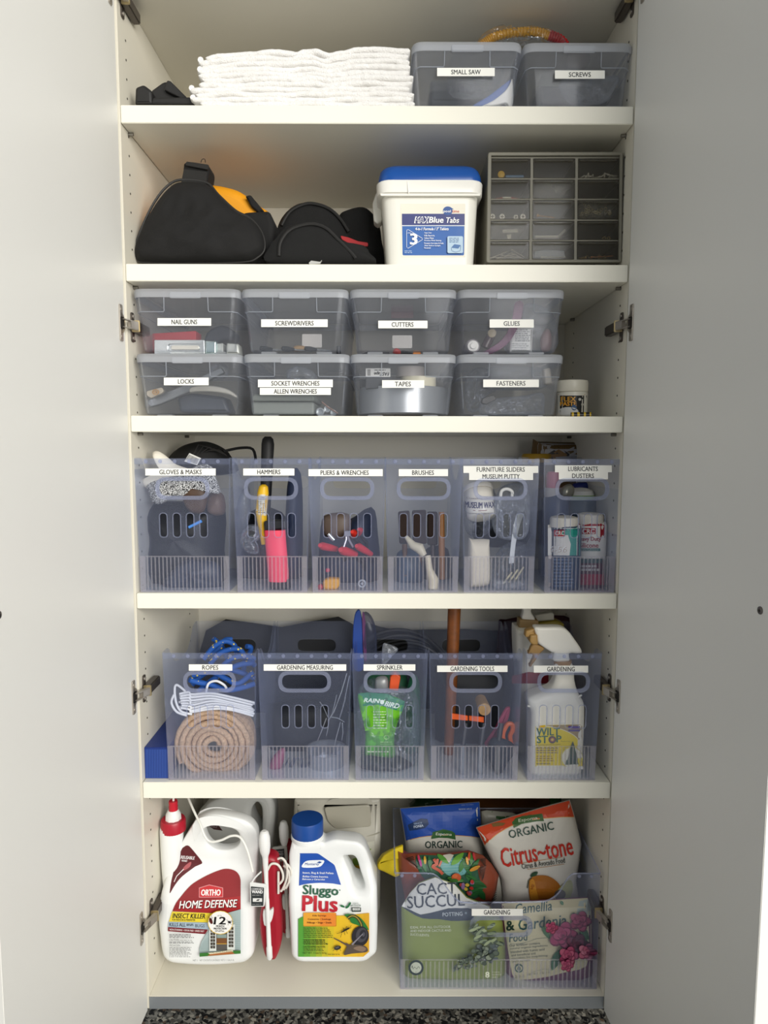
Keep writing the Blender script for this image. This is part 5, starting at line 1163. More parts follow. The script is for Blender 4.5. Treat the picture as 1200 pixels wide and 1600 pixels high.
# garden measuring
t = thing('plant_support_wires', 'bundle of thin silver plant-support wires leaning in the bin taped GARDENING MEASURING', 'wires', (at(520, 1110, .04).x, .04, T5+.06))
mb = MB()
for pts in ([(542, 1052), (534, 1080), (522, 1112), (514, 1124)], [(546, 1056), (538, 1096), (530, 1124)], [(540, 1090), (534, 1112), (530, 1124)], [(510, 1122), (502, 1143), (496, 1158)], [(514, 1124), (512, 1140), (510, 1150)], [(532, 1128), (526, 1150), (522, 1166)], [(535, 1130), (536, 1145), (534, 1156)], [(500, 1097), (505, 1104), (512, 1120)], [(516, 1120), (528, 1122), (538, 1128)], [(526, 1086), (522, 1104), (518, 1118)]):
    stick(mb, pts, .03, .05, .8, 5)
obj('wires', mb, mat('c9cdd2', .25, .8, key='wire'), t, kind='stuff')
t = thing('steel_measuring_cup', 'steel measuring cup low in the bin taped GARDENING MEASURING', 'cup', (at(512, 1218, .07).x, .07, T5+.003))
mb = MB(); can(mb, 510, .08, [(26, 1214), (29, 1210), (31, 1172), (32.5, 1169), (30, 1170), (28, 1206)], n=32, cap1=False, cap0=False); obj('cup', mb, mat('b9bdc6', .25, .8, key='steel'), t)
mb = MB(); can(mb, 510, .08, [(26, 1213), (26, 1212)], n=32); obj('base', mb, mat('a9adb6', .3, .8, key='steel'), t)
pil('pink_label_stakes', 'pink plant labels low at the left of the bin taped GARDENING MEASURING', 'plant labels', [(420, 1206), (424, 1186), (438, 1170), (446, 1172), (440, 1200), (428, 1212)], .06, .02, '8e4a66')
t = thing('green_wire_tangle', 'dark tangle of wire stakes in the middle of the bin taped GARDENING MEASURING', 'stakes', (at(458, 1212, .05).x, .05, T5+.003))
mb = MB(); R = random.Random(5)
for k in range(9): x = 440+k*5; stick(mb, [(x, 1213), (x+R.uniform(-4, 8), 1200), (x+R.uniform(0, 16), 1184)], .05, .07, 1.2, 5)
obj('stakes', mb, mat('26324a', .5, key='dark_blue'), t, kind='stuff')
pil('dark_tray', 'dark navy nursery tray at the back of the bin taped GARDENING MEASURING', 'tray', [(420, 1212), (418, 1160), (425, 1100), (535, 1100), (540, 1160), (536, 1212)], .16, .06, NAVY, .002, p=5)
# sprinkler
t = thing('sprinkler_pack', 'green sprinkler package in a clear bag, in the bin taped SPRINKLER', 'package', (at(598, 1215, .04).x, .04, T5+.003))
sp = MB(); sp.pillow(cat([(560, 1085), (575, 1083), (600, 1085), (631, 1096), (624, 1120), (616, 1150), (617, 1178), (610, 1184), (580, 1180), (570, 1178), (571, 1140), (562, 1105)], 3), .04, .02, 6, .002, 40, seed=5, p=4); obj('card', sp, mat('58a83c', .5, key='green_card'), t, smooth=60)
P = Print(bvh(sp), 8); P.poly([(559, 1084), (575, 1082), (605, 1084), (633, 1096), (628, 1112), (612, 1108), (590, 1101), (562, 1104)], '1b7a58'); P.poly([(562, 1104), (590, 1101), (612, 1108), (628, 1112), (620, 1132), (616, 1150), (572, 1150), (566, 1120)], '6cbc1c')
P.text('RAIN', 581, 1094.5, 23, 6.5, 'e4f2ea', -4, .25, .04); P.text('BIRD', 613, 1101.5, 22, 7.5, 'e4f2ea', -12, .25, .04); P.circ(597, 1097, 3.2, 3.5, 'e4f2ea'); P.line([(592, 1092), (597, 1097), (602, 1093)], 1, 'e4f2ea')
P.greek(583, 1110, 606, 1140, 7, 'd8f0c0', 1.3, seed=4); P.circ(604, 1152, 4.5, 3.5, '9fce7a'); P.circ(604, 1152, 3.2, 2.4, '58a83c'); P.greek(594, 1158, 616, 1164, 2, 'b8dc98', .9); P.greek(574, 1172, 614, 1177, 1, 'e8f4d8', 1.6); P.build('printed_label', t)
bag('crumpled clear bag wrapping the green sprinkler package', [(558, 1200), (556, 1120), (562, 1075), (585, 1060), (620, 1070), (650, 1085), (656, 1130), (650, 1190), (620, 1212), (580, 1212)], .06, .06, BAG, seed=41, wr=.01)
bag('frosted bag corner sticking up over the bin taped SPRINKLER', [(597, 1040), (598, 1008), (606, 1006), (622, 1014), (612, 1026), (604, 1036)], .10, .01, FROST, seed=42, wr=.002)
pil('black_tubing', 'black tubing coiled at the bottom of the bin taped SPRINKLER', 'tubing', [(564, 1212), (566, 1178), (600, 1180), (640, 1190), (640, 1212)], .07, .05, mat('2e343c', .4, key='black_tube'), .006, 45)
single('orange_sprinkler_head', 'orange plastic head behind the handle hole of the bin taped SPRINKLER', 'sprinkler part', lambda b: b.pslab([rnd([(608, 1078), (610, 1058), (617, 1050), (626, 1058), (622, 1080)], 2)], .04, .06, .002), mat('d8501e', .45, key='orange'))
pil('green_pouch', 'dark green pouch at the back right of the bin taped SPRINKLER', 'pouch', [(630, 1205), (628, 1130), (640, 1060), (655, 1064), (657, 1130), (654, 1205)], .14, .05, mat('1f6a48', .5, key='green'), .004)
pil('green_pouch', 'green pouch behind the handle hole of the bin taped SPRINKLER', 'pouch', [(572, 1150), (570, 1060), (590, 1052), (635, 1056), (640, 1150)], .17, .04, mat('245c3c', .5, key='green'), .004)
pil('grey_valve', 'grey valve body beside the orange head', 'valve', [(588, 1082), (586, 1062), (596, 1056), (606, 1060), (606, 1080)], .05, .02, mat('8e9090', .4, .3, key='grey'))
# garden tools
t = thing('wooden_tool_handle', 'brown wooden tool handle standing up out of the bin taped GARDENING TOOLS', 'tool', (at(700, 1200, .13).x, .13, T5+.005))
mb = MB(); stick(mb, [(700, 1195), (704, 1100), (707, 1030), (710, 945)], .12, .14, [8, 9.5, 10.5, 11.5], 14); obj('handle', mb, mat('7c4416', .5, key='brown_wood', var=.25, vs=60), t)
single('orange_cable_tie', 'orange band stretched behind the slots of the bin taped GARDENING TOOLS', 'band', lambda b: (b.pslab([[(706, 1124), (706, 1115), (731, 1119), (731, 1126)]], .024, .028, .0005), b.pslab([[(733, 1126), (733, 1119), (756, 1121), (756, 1129)]], .022, .026, .0005)), mat('e05a18', .5, key='orange'))
t = thing('wooden_ball_dowel', 'round pale wooden dowel end-on in the bin taped GARDENING TOOLS', 'tool', (at(757, 1108, .03).x, .04, T5+.1))
mb = MB(); endon(mb, 757, 1108.5, 10, .028, .05, [(.9, .05), (1, 0), (.9, -.0015), (.5, -.002)]); obj('dowel', mb, mat('b08c5c', .6, key='pale_wood', var=.12, vs=90), t)
t = thing('garden_scissors', 'garden scissors with orange and pink loops in the bin taped GARDENING TOOLS', 'scissors', (at(785, 1200, .06).x, .06, T5+.005))
mb = MB(); mb.tube([at(x, y, .06) for x, y in cat([(797, 1150), (801, 1140), (800, 1132), (793, 1132), (786, 1146), (788, 1158), (798, 1162)], 5)], .0045, 8, True); obj('loop', mb, mat('e06a30', .45, key='orange'), t)
mb = MB(); mb.tube([at(x, y, .075) for x, y in cat([(760, 1162), (775, 1140), (785, 1120), (794, 1106), (790, 1125), (778, 1145), (768, 1160)], 5)], .0042, 8, True); obj('loop', mb, mat('a83a5a', .45, key='pink'), t, label='pink loop')
pil('rubber_glove', 'crumpled black garden glove in the bin taped GARDENING TOOLS', 'glove', [(764, 1160), (775, 1152), (800, 1160), (804, 1175), (796, 1186), (786, 1205), (782, 1218), (776, 1216), (770, 1200), (762, 1180)], .05, .03, mat('1e2833', .7, key='dark_rubber'), .004)
for k, (x, l, c) in enumerate(((722, 'left silver tool blade low in the bin taped GARDENING TOOLS', 'a8adb4'), (750, 'middle silver tool blade low in the bin taped GARDENING TOOLS', 'b8bcc0'), (777, 'grimy grey trowel blade under the black garden glove', '9a9a96'))):
    t = thing('garden_tool', l, 'garden tool', (at(x, 1215, .035).x, .035, T5+.004)); mb = MB(); stick(mb, [(x+1, 1216), (x, 1200), (x+1, 1165)], .032, .035, [2.5, 4.5, 3.5], 8); obj('blade', mb, mat(c, .3, .7, key='steel'), t)
    mb = MB(); stick(mb, [(x+1, 1168), (x+6, 1130)], .045, .06, [4, 5], 8); obj('handle', mb, mat('20242c', .5, key='dark'), t)
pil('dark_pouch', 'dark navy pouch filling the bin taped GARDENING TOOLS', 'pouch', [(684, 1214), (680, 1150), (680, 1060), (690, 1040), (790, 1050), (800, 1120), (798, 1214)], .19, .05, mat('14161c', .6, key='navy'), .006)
# trigger spray bottles
t = thing('trigger_spray_bottle', 'white trigger spray bottle labelled WILT STOP in the bin taped GARDENING', 'spray bottle', (at(868, 1219, .05).x, .055, T5+.0035))
CRW = mat('e9e5d8', .42, key='cream_plastic')
wb_ = MB(); wb_.jug([cat([(828, 1112), (828, 1160), (828, 1205), (834, 1217), (850, 1220), (870, 1220), (895, 1218), (906, 1213), (910, 1204), (911, 1160), (911, 1112), (909, 1094), (901, 1079), (896, 1062), (892, 1035), (867, 1035), (866, 1056), (858, 1072), (836, 1081), (823, 1088), (824, 1100)], 4)], .030, .058, 1040, 1219, .5, T5+.13, T5+.2, .012, 4); obj('bottle', wb_, CRW, t, smooth=60)
mb = MB(); mb.tube([at(x, 1129, .0295) for x in (838, 870, 902)], .0007, 6); mb.tube([at(x, y, .037) for x, y in cat([(824, 1103), (850, 1106), (880, 1100), (909, 1086)], 5, False)], .0018, 6); obj('moulded_ridge', mb, CRW, t)
mb = MB(); can(mb, 879, .058, [(13.5, 1041), (13.5, 1031)]); obj('collar', mb, mat('b48a54', .45, key='tan_plastic'), t)
mb = MB(); mb.pslab([cat([(862, 1020), (850, 1012), (841, 1005), (838, 992), (836, 981), (850, 980.5), (876, 980.5), (888, 986), (898, 999), (907, 1012), (910, 1020), (904, 1022), (890, 1022), (890, 1034), (866, 1034), (866, 1022)], 3)], .045, .072, .005, 3); obj('trigger_head', mb, mat('efece2', .38, key='white_plastic'), t, smooth=60)
mb = MB(); mb.pslab([rnd([(828, 1004), (829, 993), (840, 992), (841, 1008), (833, 1008)], 2)], .042, .074, .003); mb.pslab([rnd([(821, 996), (822, 986), (836, 982), (836, 992), (828, 996)], 2)], .05, .07, .003); obj('nozzle', mb, mat('b18b4e', .45, key='tan_plastic'), t)
mb = MB(); mb.pslab([cat([(832, 1008), (841, 1008), (851, 1014), (844, 1022), (836, 1034), (829, 1042), (828, 1040), (834, 1026), (828, 1022), (826, 1022)], 3)], .05, .064, .003); obj('trigger', mb, mat('a8834c', .45, key='tan_plastic'), t)
P = Print(bvh(wb_), 8)
P.poly([(836.5, 1135), (850, 1133), (906, 1132), (909.5, 1134), (910, 1165), (910, 1197), (836.5, 1198)], 'e8cf2c'); P.poly([(852, 1133.5), (906, 1132), (909.5, 1134), (910, 1164), (900, 1151), (885, 1142), (868, 1136.5)], 'a8936c'); P.line(cat([(852, 1134.3), (868, 1137), (885, 1142.5), (900, 1151.5), (910, 1165)], 4, False), 1, 'f0ead0')
P.rect(838, 1196, 910, 1198.6, 'e9e5d8'); P.rect(888, 1134.5, 906, 1138.5, '5a3c94', .6); P.rect(888, 1140, 906, 1142.8, '5a4c94'); P.rect(842, 1134, 851, 1137, 'e8b818')
P.text('WILT', 856.5, 1143.3, 36, 11.5, '2f6a58', 0, 0, .03); P.text('ST', 847.5, 1155.5, 17, 11.5, '2f6a58', 0, 0, .03); P.text('P', 873.5, 1154.6, 7.5, 10.5, '2f6a58', 0, 0, .03); P.circ(863, 1155.8, 6, 5.8, '4f4a52'); P.circ(863, 1155.8, 4, 3.8, '9a5a5a'); P.circ(863, 1155.8, 2.2, 2.1, 'd8b860')
P.text('Ready to Use', 884, 1158.6, 14, 2, '2f4a38'); P.text('anti-transpirant plant protector', 857, 1163.6, 38, 2.2, '2f4a38', 2)
P.circ(893, 1184, 18, 17.5, 'd8c84a'); P.circ(894, 1184, 16.3, 16, 'e6e2d2'); P.rect(875, 1197.8, 911, 1202, 'e9e5d8')
P.poly([(895, 1158), (898, 1166), (899, 1172), (902, 1182), (904, 1194), (885, 1195), (888, 1182), (890, 1172), (892, 1166)], '3c5248'); P.poly([(883, 1195), (885, 1187), (889, 1190), (890, 1195)], '50665a'); P.poly([(899, 1195), (901, 1184), (905, 1188), (906, 1195)], '50665a')
P.greek(838.5, 1167, 872, 1178, 3, '5a4a6a', 1.3, 2); P.greek(838.5, 1180, 868, 1190.5, 3, '7a5a3a', 1.2, 3); P.greek(838.5, 1192, 862, 1195, 1, '4a3a2a', 1.3, 5); P.build('printed_label', t)
t = thing('trigger_spray_bottle', 'second spray bottle, tan-collared, standing behind the one labelled WILT STOP', 'spray bottle', (at(830, 1200, .15).x, .15, T5+.004))
mb = MB(); mb.pslab([cat([(812, 1190), (812, 1070), (809, 1030), (808, 990), (812, 984), (832, 986), (846, 1000), (870, 1030), (880, 1080), (880, 1190)], 4)], .12, .19, .012, 3); obj('bottle', mb, CRW, t, smooth=60)
mb = MB(); mb.pslab([rnd([(811, 986), (812, 968), (842, 970), (842, 986)], 2)], .135, .165, .003); obj('collar', mb, mat('8f7448', .5, key='tan_plastic'), t)
mb = MB(); mb.pslab([cat([(816, 969), (818, 955), (813, 940), (838, 940), (830, 955), (836, 966), (834, 972)], 3)], .14, .16, .004); obj('sprayer_neck', mb, mat('d8d5cb', .4, key='white_plastic'), t)
P = Print(.1185); P.poly([(800, 1068), (800, 1056), (826, 1050), (857, 1052), (857, 1068)], '8c1c2a'); P.text('REGO', 849, 1073, 18, 5, '8c1c2a', 0, 0, .04); P.build('printed_label', t)
t = thing('yellow_spray_head', 'olive-yellow sprayer head lying behind the tan collar', 'sprayer', (at(860, 975, .2).x, .2, at(860, 984, .2).z))
mb = MB(); mb.pslab([rnd([(832, 986), (834, 974), (870, 970), (882, 975), (882, 990), (840, 990)], 3)], .19, .22, .004); obj('head', mb, mat('8a7a1e', .5, key='olive_yellow'), t)
mb = MB(); mb.pslab([rnd([(838, 971), (836, 962), (862, 957), (866, 959), (866, 969)], 1)], .18, .20, .002); obj('white_top', mb, mat('b9b6a8', .5, key='white_plastic'), t)
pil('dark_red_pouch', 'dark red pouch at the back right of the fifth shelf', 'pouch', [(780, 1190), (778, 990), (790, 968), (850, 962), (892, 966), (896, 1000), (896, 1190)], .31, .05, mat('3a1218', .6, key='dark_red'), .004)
# behind the bins
t = thing('zip_bag', 'blue-edged zip bag standing up behind the bins taped MEASURING and SPRINKLER', 'bag', (at(575, 1010, .20).x, .20, at(575, 1040, .2).z))
mb = MB(); mb.pslab([cat([(553, 1045), (551, 1000), (554, 962), (562, 954), (566, 975), (567, 1010), (568, 1045)], 4)], .19, .20, .002); obj('edge', mb, mat('23499c', .45, key='blue_film'), t, label='blue film edge')
mb = MB(); mb.pslab([cat([(566, 960), (570, 962), (572, 1000), (573, 1030), (569, 1030), (567, 1000)], 4)], .188, .192, .0005); obj('zip_strip', mb, mat('6a3a6a', .4, key='purple'), t)
mb = MB(); mb.pillow(cat([(566, 1045), (564, 985), (568, 957), (580, 962), (588, 985), (589, 1020), (586, 1045)], 3), .20, .03, 6, .004, 30); obj('film', mb, clear('grey_film', 'e8e8f0', '8088a0', .3, .2, 1), t, smooth=60)
t = thing('garden_hose', 'black hose coiled high behind the bins of the fifth shelf', 'hose', (at(640, 1000, .34).x, .34, T5))
mb = MB()
for k in range(5):
    c = at(620+k*6, 1060, .33+.012*(k % 3)); rr = (.125-.010*k); mb.tube([(c.x+rr*cos(a), c.y+.006*sin(2*a+k), c.z-.01+rr*1.0*sin(a)) for a in [2*pi*i/64 for i in range(64)]], .0052, 8, True)
obj('coils', mb, mat('121212', .45, key='black_rubber'), t, kind='stuff')
pil('black_backing', 'black backing sheet added behind the left-hand bins of the fifth shelf', 'sheet', [(318, 1200), (322, 985), (440, 980), (560, 980), (560, 1200)], .36, .05, mat('0f0f10', .6, key='black'), .006)  # added dark backing: makes the handle hole and gaps in front show black
pil('black_backing', 'black crumpled backing sheet behind the middle bins of the fifth shelf', 'sheet', [(560, 1200), (562, 990), (620, 985), (770, 985), (785, 1010), (785, 1200)], .375, .03, mat('0f0f10', .6, key='black'), .004)
# ------------------------------------------------------------------ cabinet floor: jugs
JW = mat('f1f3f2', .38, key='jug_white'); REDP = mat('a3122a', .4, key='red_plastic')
t = thing('insecticide_jug', 'big white jug labelled HOME DEFENSE with red-capped spout', 'jug', (at(325, 1514, .04).x, .09, T6))
J = MB(); J.jug([cat([(251.5, 1486), (250.5, 1460), (250, 1430), (256, 1385), (267, 1350), (285, 1315), (300, 1290), (312, 1275), (332, 1268), (358, 1270), (385, 1277), (400, 1292), (403, 1315), (401, 1360), (399, 1430), (397, 1478), (395, 1494), (387, 1505), (372, 1512), (325, 1515), (280, 1513), (264, 1509), (255, 1500)], 4),
    cat([(319, 1291), (324, 1285), (340, 1283.5), (358, 1288), (372, 1295), (376, 1306), (374, 1318), (362, 1326), (340, 1326), (325, 1314)], 4)], .035, .09, 1275, 1512, .30, .155, .235, .020, 5)
obj('body', J, JW, t, smooth=60)
mb = MB(); 
mb = MB(); can(mb, 271, .085, [(14, 1395), (16, 1370), (17.5, 1335), (18, 1296), (17, 1290)]); obj('spout', mb, JW, t, smooth=60)
mb = MB(); x_, pr = lat(271, 1296, .085, [(18.8, 1296), (18.8, 1282), (17.5, 1279), (10, 1279)])
pr = pr; n = 60
mb.loft([[(x_+(r+(.0006 if (i % 2 and k < 2) else 0))*cos(2*pi*i/n), .085+(r+(.0006 if (i % 2 and k < 2) else 0))*sin(2*pi*i/n), z) for i in range(n)] for k, (r, z) in enumerate(pr)]); obj('ribbed_cap', mb, mat('b0152c', .4, key='red_plastic'), t, label='ribbed red cap')
mb = MB(); can(mb, 271, .085, [(12.5, 1281), (12, 1272), (8, 1265)], n=10); obj('valve_neck', mb, mat('e9ebea', .35, key='white_plastic'), t)
mb = MB(); can(mb, 271, .085, [(6.8, 1268), (7.2, 1265), (6.4, 1263), (7.2, 1260), (6.4, 1257), (7, 1254), (6.5, 1251)]); obj('red_valve', mb, mat('c4182e', .4, key='red_plastic'), t, label='red threaded valve')
mb = MB(); mb.tube([at(x, y, .085) for x, y in ((271, 1262), (271, 1246), (272, 1238))], .0022, 8); obj('valve_stem', mb, mat('efefec', .4, key='white_hose'), t)
hose = cat([(294, 1246, .10), (302, 1265, .075), (313, 1288, .055), (320, 1306, .048), (329, 1315, .046), (345, 1313, .046), (362, 1306, .046), (376, 1309, .044), (387, 1330, .036), (395, 1362, .030)], 8, False)
mb = MB(); mb.tube([at(x, y, z) for x, y, z in hose], .0023, 8); obj('hose', mb, mat('efefe8', .35, key='white_hose'), t)
G = 5; P = Print(bvh(J), G, gap=.0007, step=.00016)
P.poly(cat([(290, 1321.5), (295.5, 1322), (306, 1334), (315.6, 1346.5), (314.5, 1350)], 3, False)+cat([(305, 1354), (285, 1369), (274, 1382), (266, 1395.5)], 3, False)+cat([(265, 1395), (268, 1375), (276, 1345), (285, 1325)], 3, False), '5c1a20')
P.text('REUSABLE', 293.5, 1340, 21, 5, 'f0eeee', -4, .15, .03); P.text('WAND', 288, 1345, 9, 3, 'f0eeee', -4, .15, .02)
P.poly(cat([(285, 1360), (288, 1354), (295, 1348), (299, 1347), (297, 1354), (290, 1359)], 3), 'b05a5e'); P.line([(287, 1358), (276, 1369), (272, 1378)], 1.2, 'e8e0e0')
red = [(269.3, 1423.7), (275, 1411), (283.5, 1399.8), (292, 1389.5), (303, 1379.5), (324, 1367.5), (345, 1359), (357, 1357.6), (368, 1361), (374, 1368), (376, 1376), (376, 1421.5), (356, 1426.5), (338, 1427)]
P.poly(cat(red[:11], 3, False)+red[11:], '8e1f24'); P.poly([(300, 1412), (269.3, 1423.7), (338, 1427), (356, 1426.5), (376, 1421.5), (376, 1400), (340, 1404)], 'a32428')
P.poly([(310.8, 1387), (327, 1382), (348.6, 1387), (348.6, 1402), (310.8, 1402.5)], 'd9888a'); P.poly([(312, 1388), (327, 1383.4), (347.4, 1388), (347.4, 1401), (312, 1401.4)], 'c62a30'); P.text('ORTHO', 329.5, 1394.6, 30, 9.5, 'fbf6f2', 0, .08, .04)
P.text('HOME DEFENSE', 326, 1413.4, 89, 12, '401014', 1.5, .2, .05); P.text('HOME DEFENSE', 325.3, 1412.6, 89, 12, 'fdf8f4', 1.5, .2, .02)
P.poly([(269, 1424.4), (333, 1427), (336, 1441.5), (264, 1440)], 'edd53a'); P.text('INSECT KILLER', 295.5, 1431.3, 51, 7.5, '1c1a14', -1, .15, .035); P.text('FOR INDOOR & PERIMETER', 287, 1437.4, 36, 2.8, '2a2614', -1, 0, .02)
P.poly([(263.5, 1440.3), (336, 1442), (338, 1452.5), (262.5, 1449)], 'a9bccb'); P.text('KILLS ALL', 277.3, 1444.8, 25, 5.6, '1e2a38', -1, 0, .02); P.text('BUGS', 312.5, 1446.6, 14.5, 5, '2c3a48', -1); P.greek(291.5, 1443.2, 304, 1447, 2, '2c3a48', 1.1)
P.poly([(262.6, 1448.5), (325, 1452.8), (320.5, 1459.6), (262.4, 1455)], '7a1f28'); P.text('NON-STAINING • ODOR FREE • DRIES FAST', 292, 1453.8, 54, 2.7, 'ece4e2', -3.2, .1, .02)
P.poly([(376, 1420.8), (376, 1490), (311.5, 1494), (311.5, 1482), (315, 1471), (321, 1461), (330, 1450), (350, 1428)], 'aebfbf')
for k in range(14): P.line([(312+max(0, 8-k*1.1)*1.2, 1466+k*1.9), (327, 1466+k*1.9)], .3, '93a7a7'); P.line([(366, 1438+k*3.3), (376, 1438+k*3.3)], .3, '93a7a7')
P.poly([(327, 1486), (327, 1449), (338, 1447), (338, 1486)], 'e2e6e2'); P.poly([(355, 1486), (355, 1446), (367, 1444), (367, 1484)], 'e2e6e2'); P.rect(338, 1450, 355, 1485, '5e5a56'); P.rect(338.5, 1466, 354.5, 1474, '7c5230'); P.rect(338.5, 1474, 354.5, 1475.4, 'c0963c'); P.rect(339, 1460, 354, 1465.5, '8ea09a')
for c in range(2):
    for r_ in range(6): P.rect(329+c*4, 1452+r_*5.2, 332.2+c*4, 1456+r_*5.2, '4a443c'); P.rect(357.5+c*4, 1449+r_*5.4, 360.7+c*4, 1453+r_*5.4, '4a443c')
P.poly([(312, 1489.5), (376, 1485), (376, 1490), (311.8, 1495)], '3c7a34'); P.poly([(324, 1493.6), (330, 1489.4), (362, 1486.5), (367, 1490.5)], 'b06a3c'); P.poly([(325, 1489), (362, 1484.3), (365, 1486.5), (328, 1491)], 'efe6c4'); P.text('LONG LASTING BUG BARRIER', 345.5, 1487.4, 34, 1.7, '3a3020', 5)
P.circ(344.3, 1441.5, 19.8, 18.6, 'e0bb3c', grid=0); P.circ(344.3, 1441.5, 18.8, 17.6, 'f7f6f2', grid=0); P.text('UP TO', 343, 1431, 7, 2.4, '222222'); P.text('12', 343.8, 1438.5, 18, 11.5, '141414', 0, .12, .05); P.text('MONTH', 344, 1447.2, 12.5, 3, '1a1a1a', 0, 0, .04); P.text('PROTECTION', 344, 1451, 20, 2.8, '1a1a1a', 0, 0, .04); P.greek(336, 1453, 352, 1456.5, 2, '5a5a5a', .7)
P.circ(329.5, 1439, 2.4, 5, '5a1a14', rot=-18, grid=0)
for a_ in ((326, 1432), (333, 1433), (325, 1441), (334, 1444), (331, 1430)): P.line([(329.5, 1438), a_], .35, '2a1814')
P.circ(358.5, 1441, 2.6, 1.6, '161616', rot=20, grid=0)
for a_ in ((354, 1437), (363, 1438), (356, 1446), (362, 1445), (366, 1440)): P.line([(358.5, 1441), a_], .35, '161616')
P.greek(264.5, 1459.5, 304, 1466, 3, '6a6c6c', 1.1, 3); P.text('CAUTION', 272, 1468.6, 15, 3, '4a4c4c'); P.greek(281, 1468.3, 304, 1470, 1, '6a6c6c', .6); P.greek(264.5, 1471, 304, 1474.5, 2, '6a6c6c', 1, 5); P.text('PRECAUCION', 273, 1477, 16.5, 3, '4a4c4c'); P.greek(264.5, 1479.5, 303, 1496, 8, '8a8c8c', .9, 6, fillr=.5)
P.text('NET CONTENTS/CONTENIDO NETO 1.1 GAL/4.16L', 339, 1500.2, 54, 3, '7c7e7e', .6); P.text('NET 1', 305, 1500.6, 7, 2.8, '6c6e6e')
P.build('printed_label', t)
# twin jug behind, its white and print greyed: shade at the back painted in
t = thing('insecticide_jug', 'second white jug of the same kind standing at the back, mostly hidden', 'jug', (at(380, 1400, .25).x, .28, T6))
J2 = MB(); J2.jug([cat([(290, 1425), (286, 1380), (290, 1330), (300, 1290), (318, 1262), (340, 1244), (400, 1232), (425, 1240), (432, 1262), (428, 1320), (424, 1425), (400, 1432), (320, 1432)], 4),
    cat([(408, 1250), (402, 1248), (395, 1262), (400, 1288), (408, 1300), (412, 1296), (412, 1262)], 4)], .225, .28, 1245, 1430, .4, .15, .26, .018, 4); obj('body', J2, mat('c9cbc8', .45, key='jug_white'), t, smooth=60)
P = Print(bvh(J2), 8); P.poly([(321, 1287), (328, 1284), (338, 1285), (348, 1298), (334, 1296)], '3e1418'); P.text('REUSABLE', 330, 1291, 19, 4.5, '9a8888', -4, .15); P.build('printed_label', t)
# sprayer wand hooked to the jug
def wand(label, dx, dy, Y, sc, dark):
    q = lambda x, y: (411+(x-411)*sc+dx, 1400+(y-1400)*sc+dy)
    t = thing('sprayer_wand', label, 'sprayer wand', (at(*q(424, 1502), Y).x, Y, T6), 'red and white sprayer wands')
    mb = MB(); mb.pslab([cat([q(*p) for p in [(409, 1352), (411, 1342), (420, 1339), (430, 1343), (434, 1352), (435, 1380), (437, 1420), (439, 1450), (438, 1480), (431, 1500), (426, 1503), (417, 1502), (411, 1490), (406, 1465), (404.5, 1440), (407, 1420), (408, 1390)]], 4)], Y, Y+.035, .010, 4); obj('grip', mb, mat('a01428', .42, key='red_plastic'), t, smooth=60, label='red moulded grip')
    mb = MB(); k = sc*1.21/FPX
    pr = [(1499, 3), (1496, 5.2), (1480, 5), (1478, 4), (1440, 3.6), (1405, 3.6), (1404, 3.2), (1370, 3.6), (1340, 5), (1336, 6), (1332, 8), (1322, 9.5), (1308, 9.5), (1300, 7), (1298, 4)]
    cxs = lambda y: 421.5-(1500-y)*.043
    mb.tube([at(*q(cxs(y), y), Y-.008) for y, r in pr], [r*k for y, r in pr], 14); obj('lance', mb, mat('eeeeec', .35, key='white_plastic'), t, label='white lance with tapered nozzle')
    mb = MB(); mb.pslab([cat([q(*p) for p in [(411, 1424), (412, 1445), (418, 1447), (424, 1440), (427, 1428), (426, 1420), (420, 1424)]], 3)], Y-.006, Y+.01, .002); obj('trigger', mb, mat('e6e6e4', .4, key='white_plastic'), t)
    return t, q
t, q = wand('red and white sprayer wand hanging beside the jug labelled HOME DEFENSE', 0, 0, .035, 1, 0)
mb = MB()
for pts, y in (([(418, 1360), (424, 1350), (434, 1351), (441, 1362), (442, 1374), (437, 1381)], .03), ([(432, 1343), (441, 1341), (448, 1352), (448, 1372), (441, 1390), (438, 1392)], .045), ([(443, 1352), (451, 1362), (451, 1378), (443, 1390)], .055), ([(435, 1362), (435, 1396)], .032), ([(445, 1348), (453, 1356), (455, 1372), (447, 1388)], .06)):
    mb.tube([at(x, y_, y) for x, y_ in cat(pts, 5, False)], .0022, 7)
obj('coiled_hose', mb, mat('e2ded4', .4, key='white_hose'), t)
mb = MB(); mb.pslab([rnd([(390, 1379), (417, 1383), (413, 1417), (391, 1417)], 2)], .018, .022, .001); mb.tube([at(x, y, .022) for x, y in cat([(392, 1382), (398, 1372), (408, 1362)], 4, False)], .0016, 6); cl = obj('holster_clip', mb, mat('e9eae8', .35, key='white_plastic'), t)
P = Print(.0178, step=.0002); P.poly(rnd([(392, 1385), (412.5, 1387), (411.5, 1415.5), (392.5, 1415.5)], 1), '33383a'); P.text('COMFORT', 402, 1389.3, 17.5, 2.9, 'f0f0f0', -1.5, 0, .02); P.text('WAND', 402, 1393.6, 17, 4.6, 'f4f4f4', -1.5, 0, .05); P.greek(394, 1397.5, 410, 1400, 1, 'b8b8b8', .7); P.rect(395, 1403.5, 409.5, 1409, 'e6e6e4'); P.poly([(400, 1407.5), (402, 1405.5), (406, 1405), (404, 1407.5)], '3a3a3a'); P.greek(393.5, 1412, 410, 1414, 1, 'b0b0b0', .5); P.build('clip_label', t)
t, q = wand('second red and white sprayer wand, in the dark behind the first', 30, -22, .17, .93, 1)
mb = MB(); mb.pslab([rnd([(424, 1325), (448, 1322), (450, 1345), (430, 1347)], 3)], .155, .16, .001); obj('holster_clip', mb, mat('bdbdb6', .4, key='white_plastic'), t)  # clip and its lettering greyed: shade behind the first wand painted in
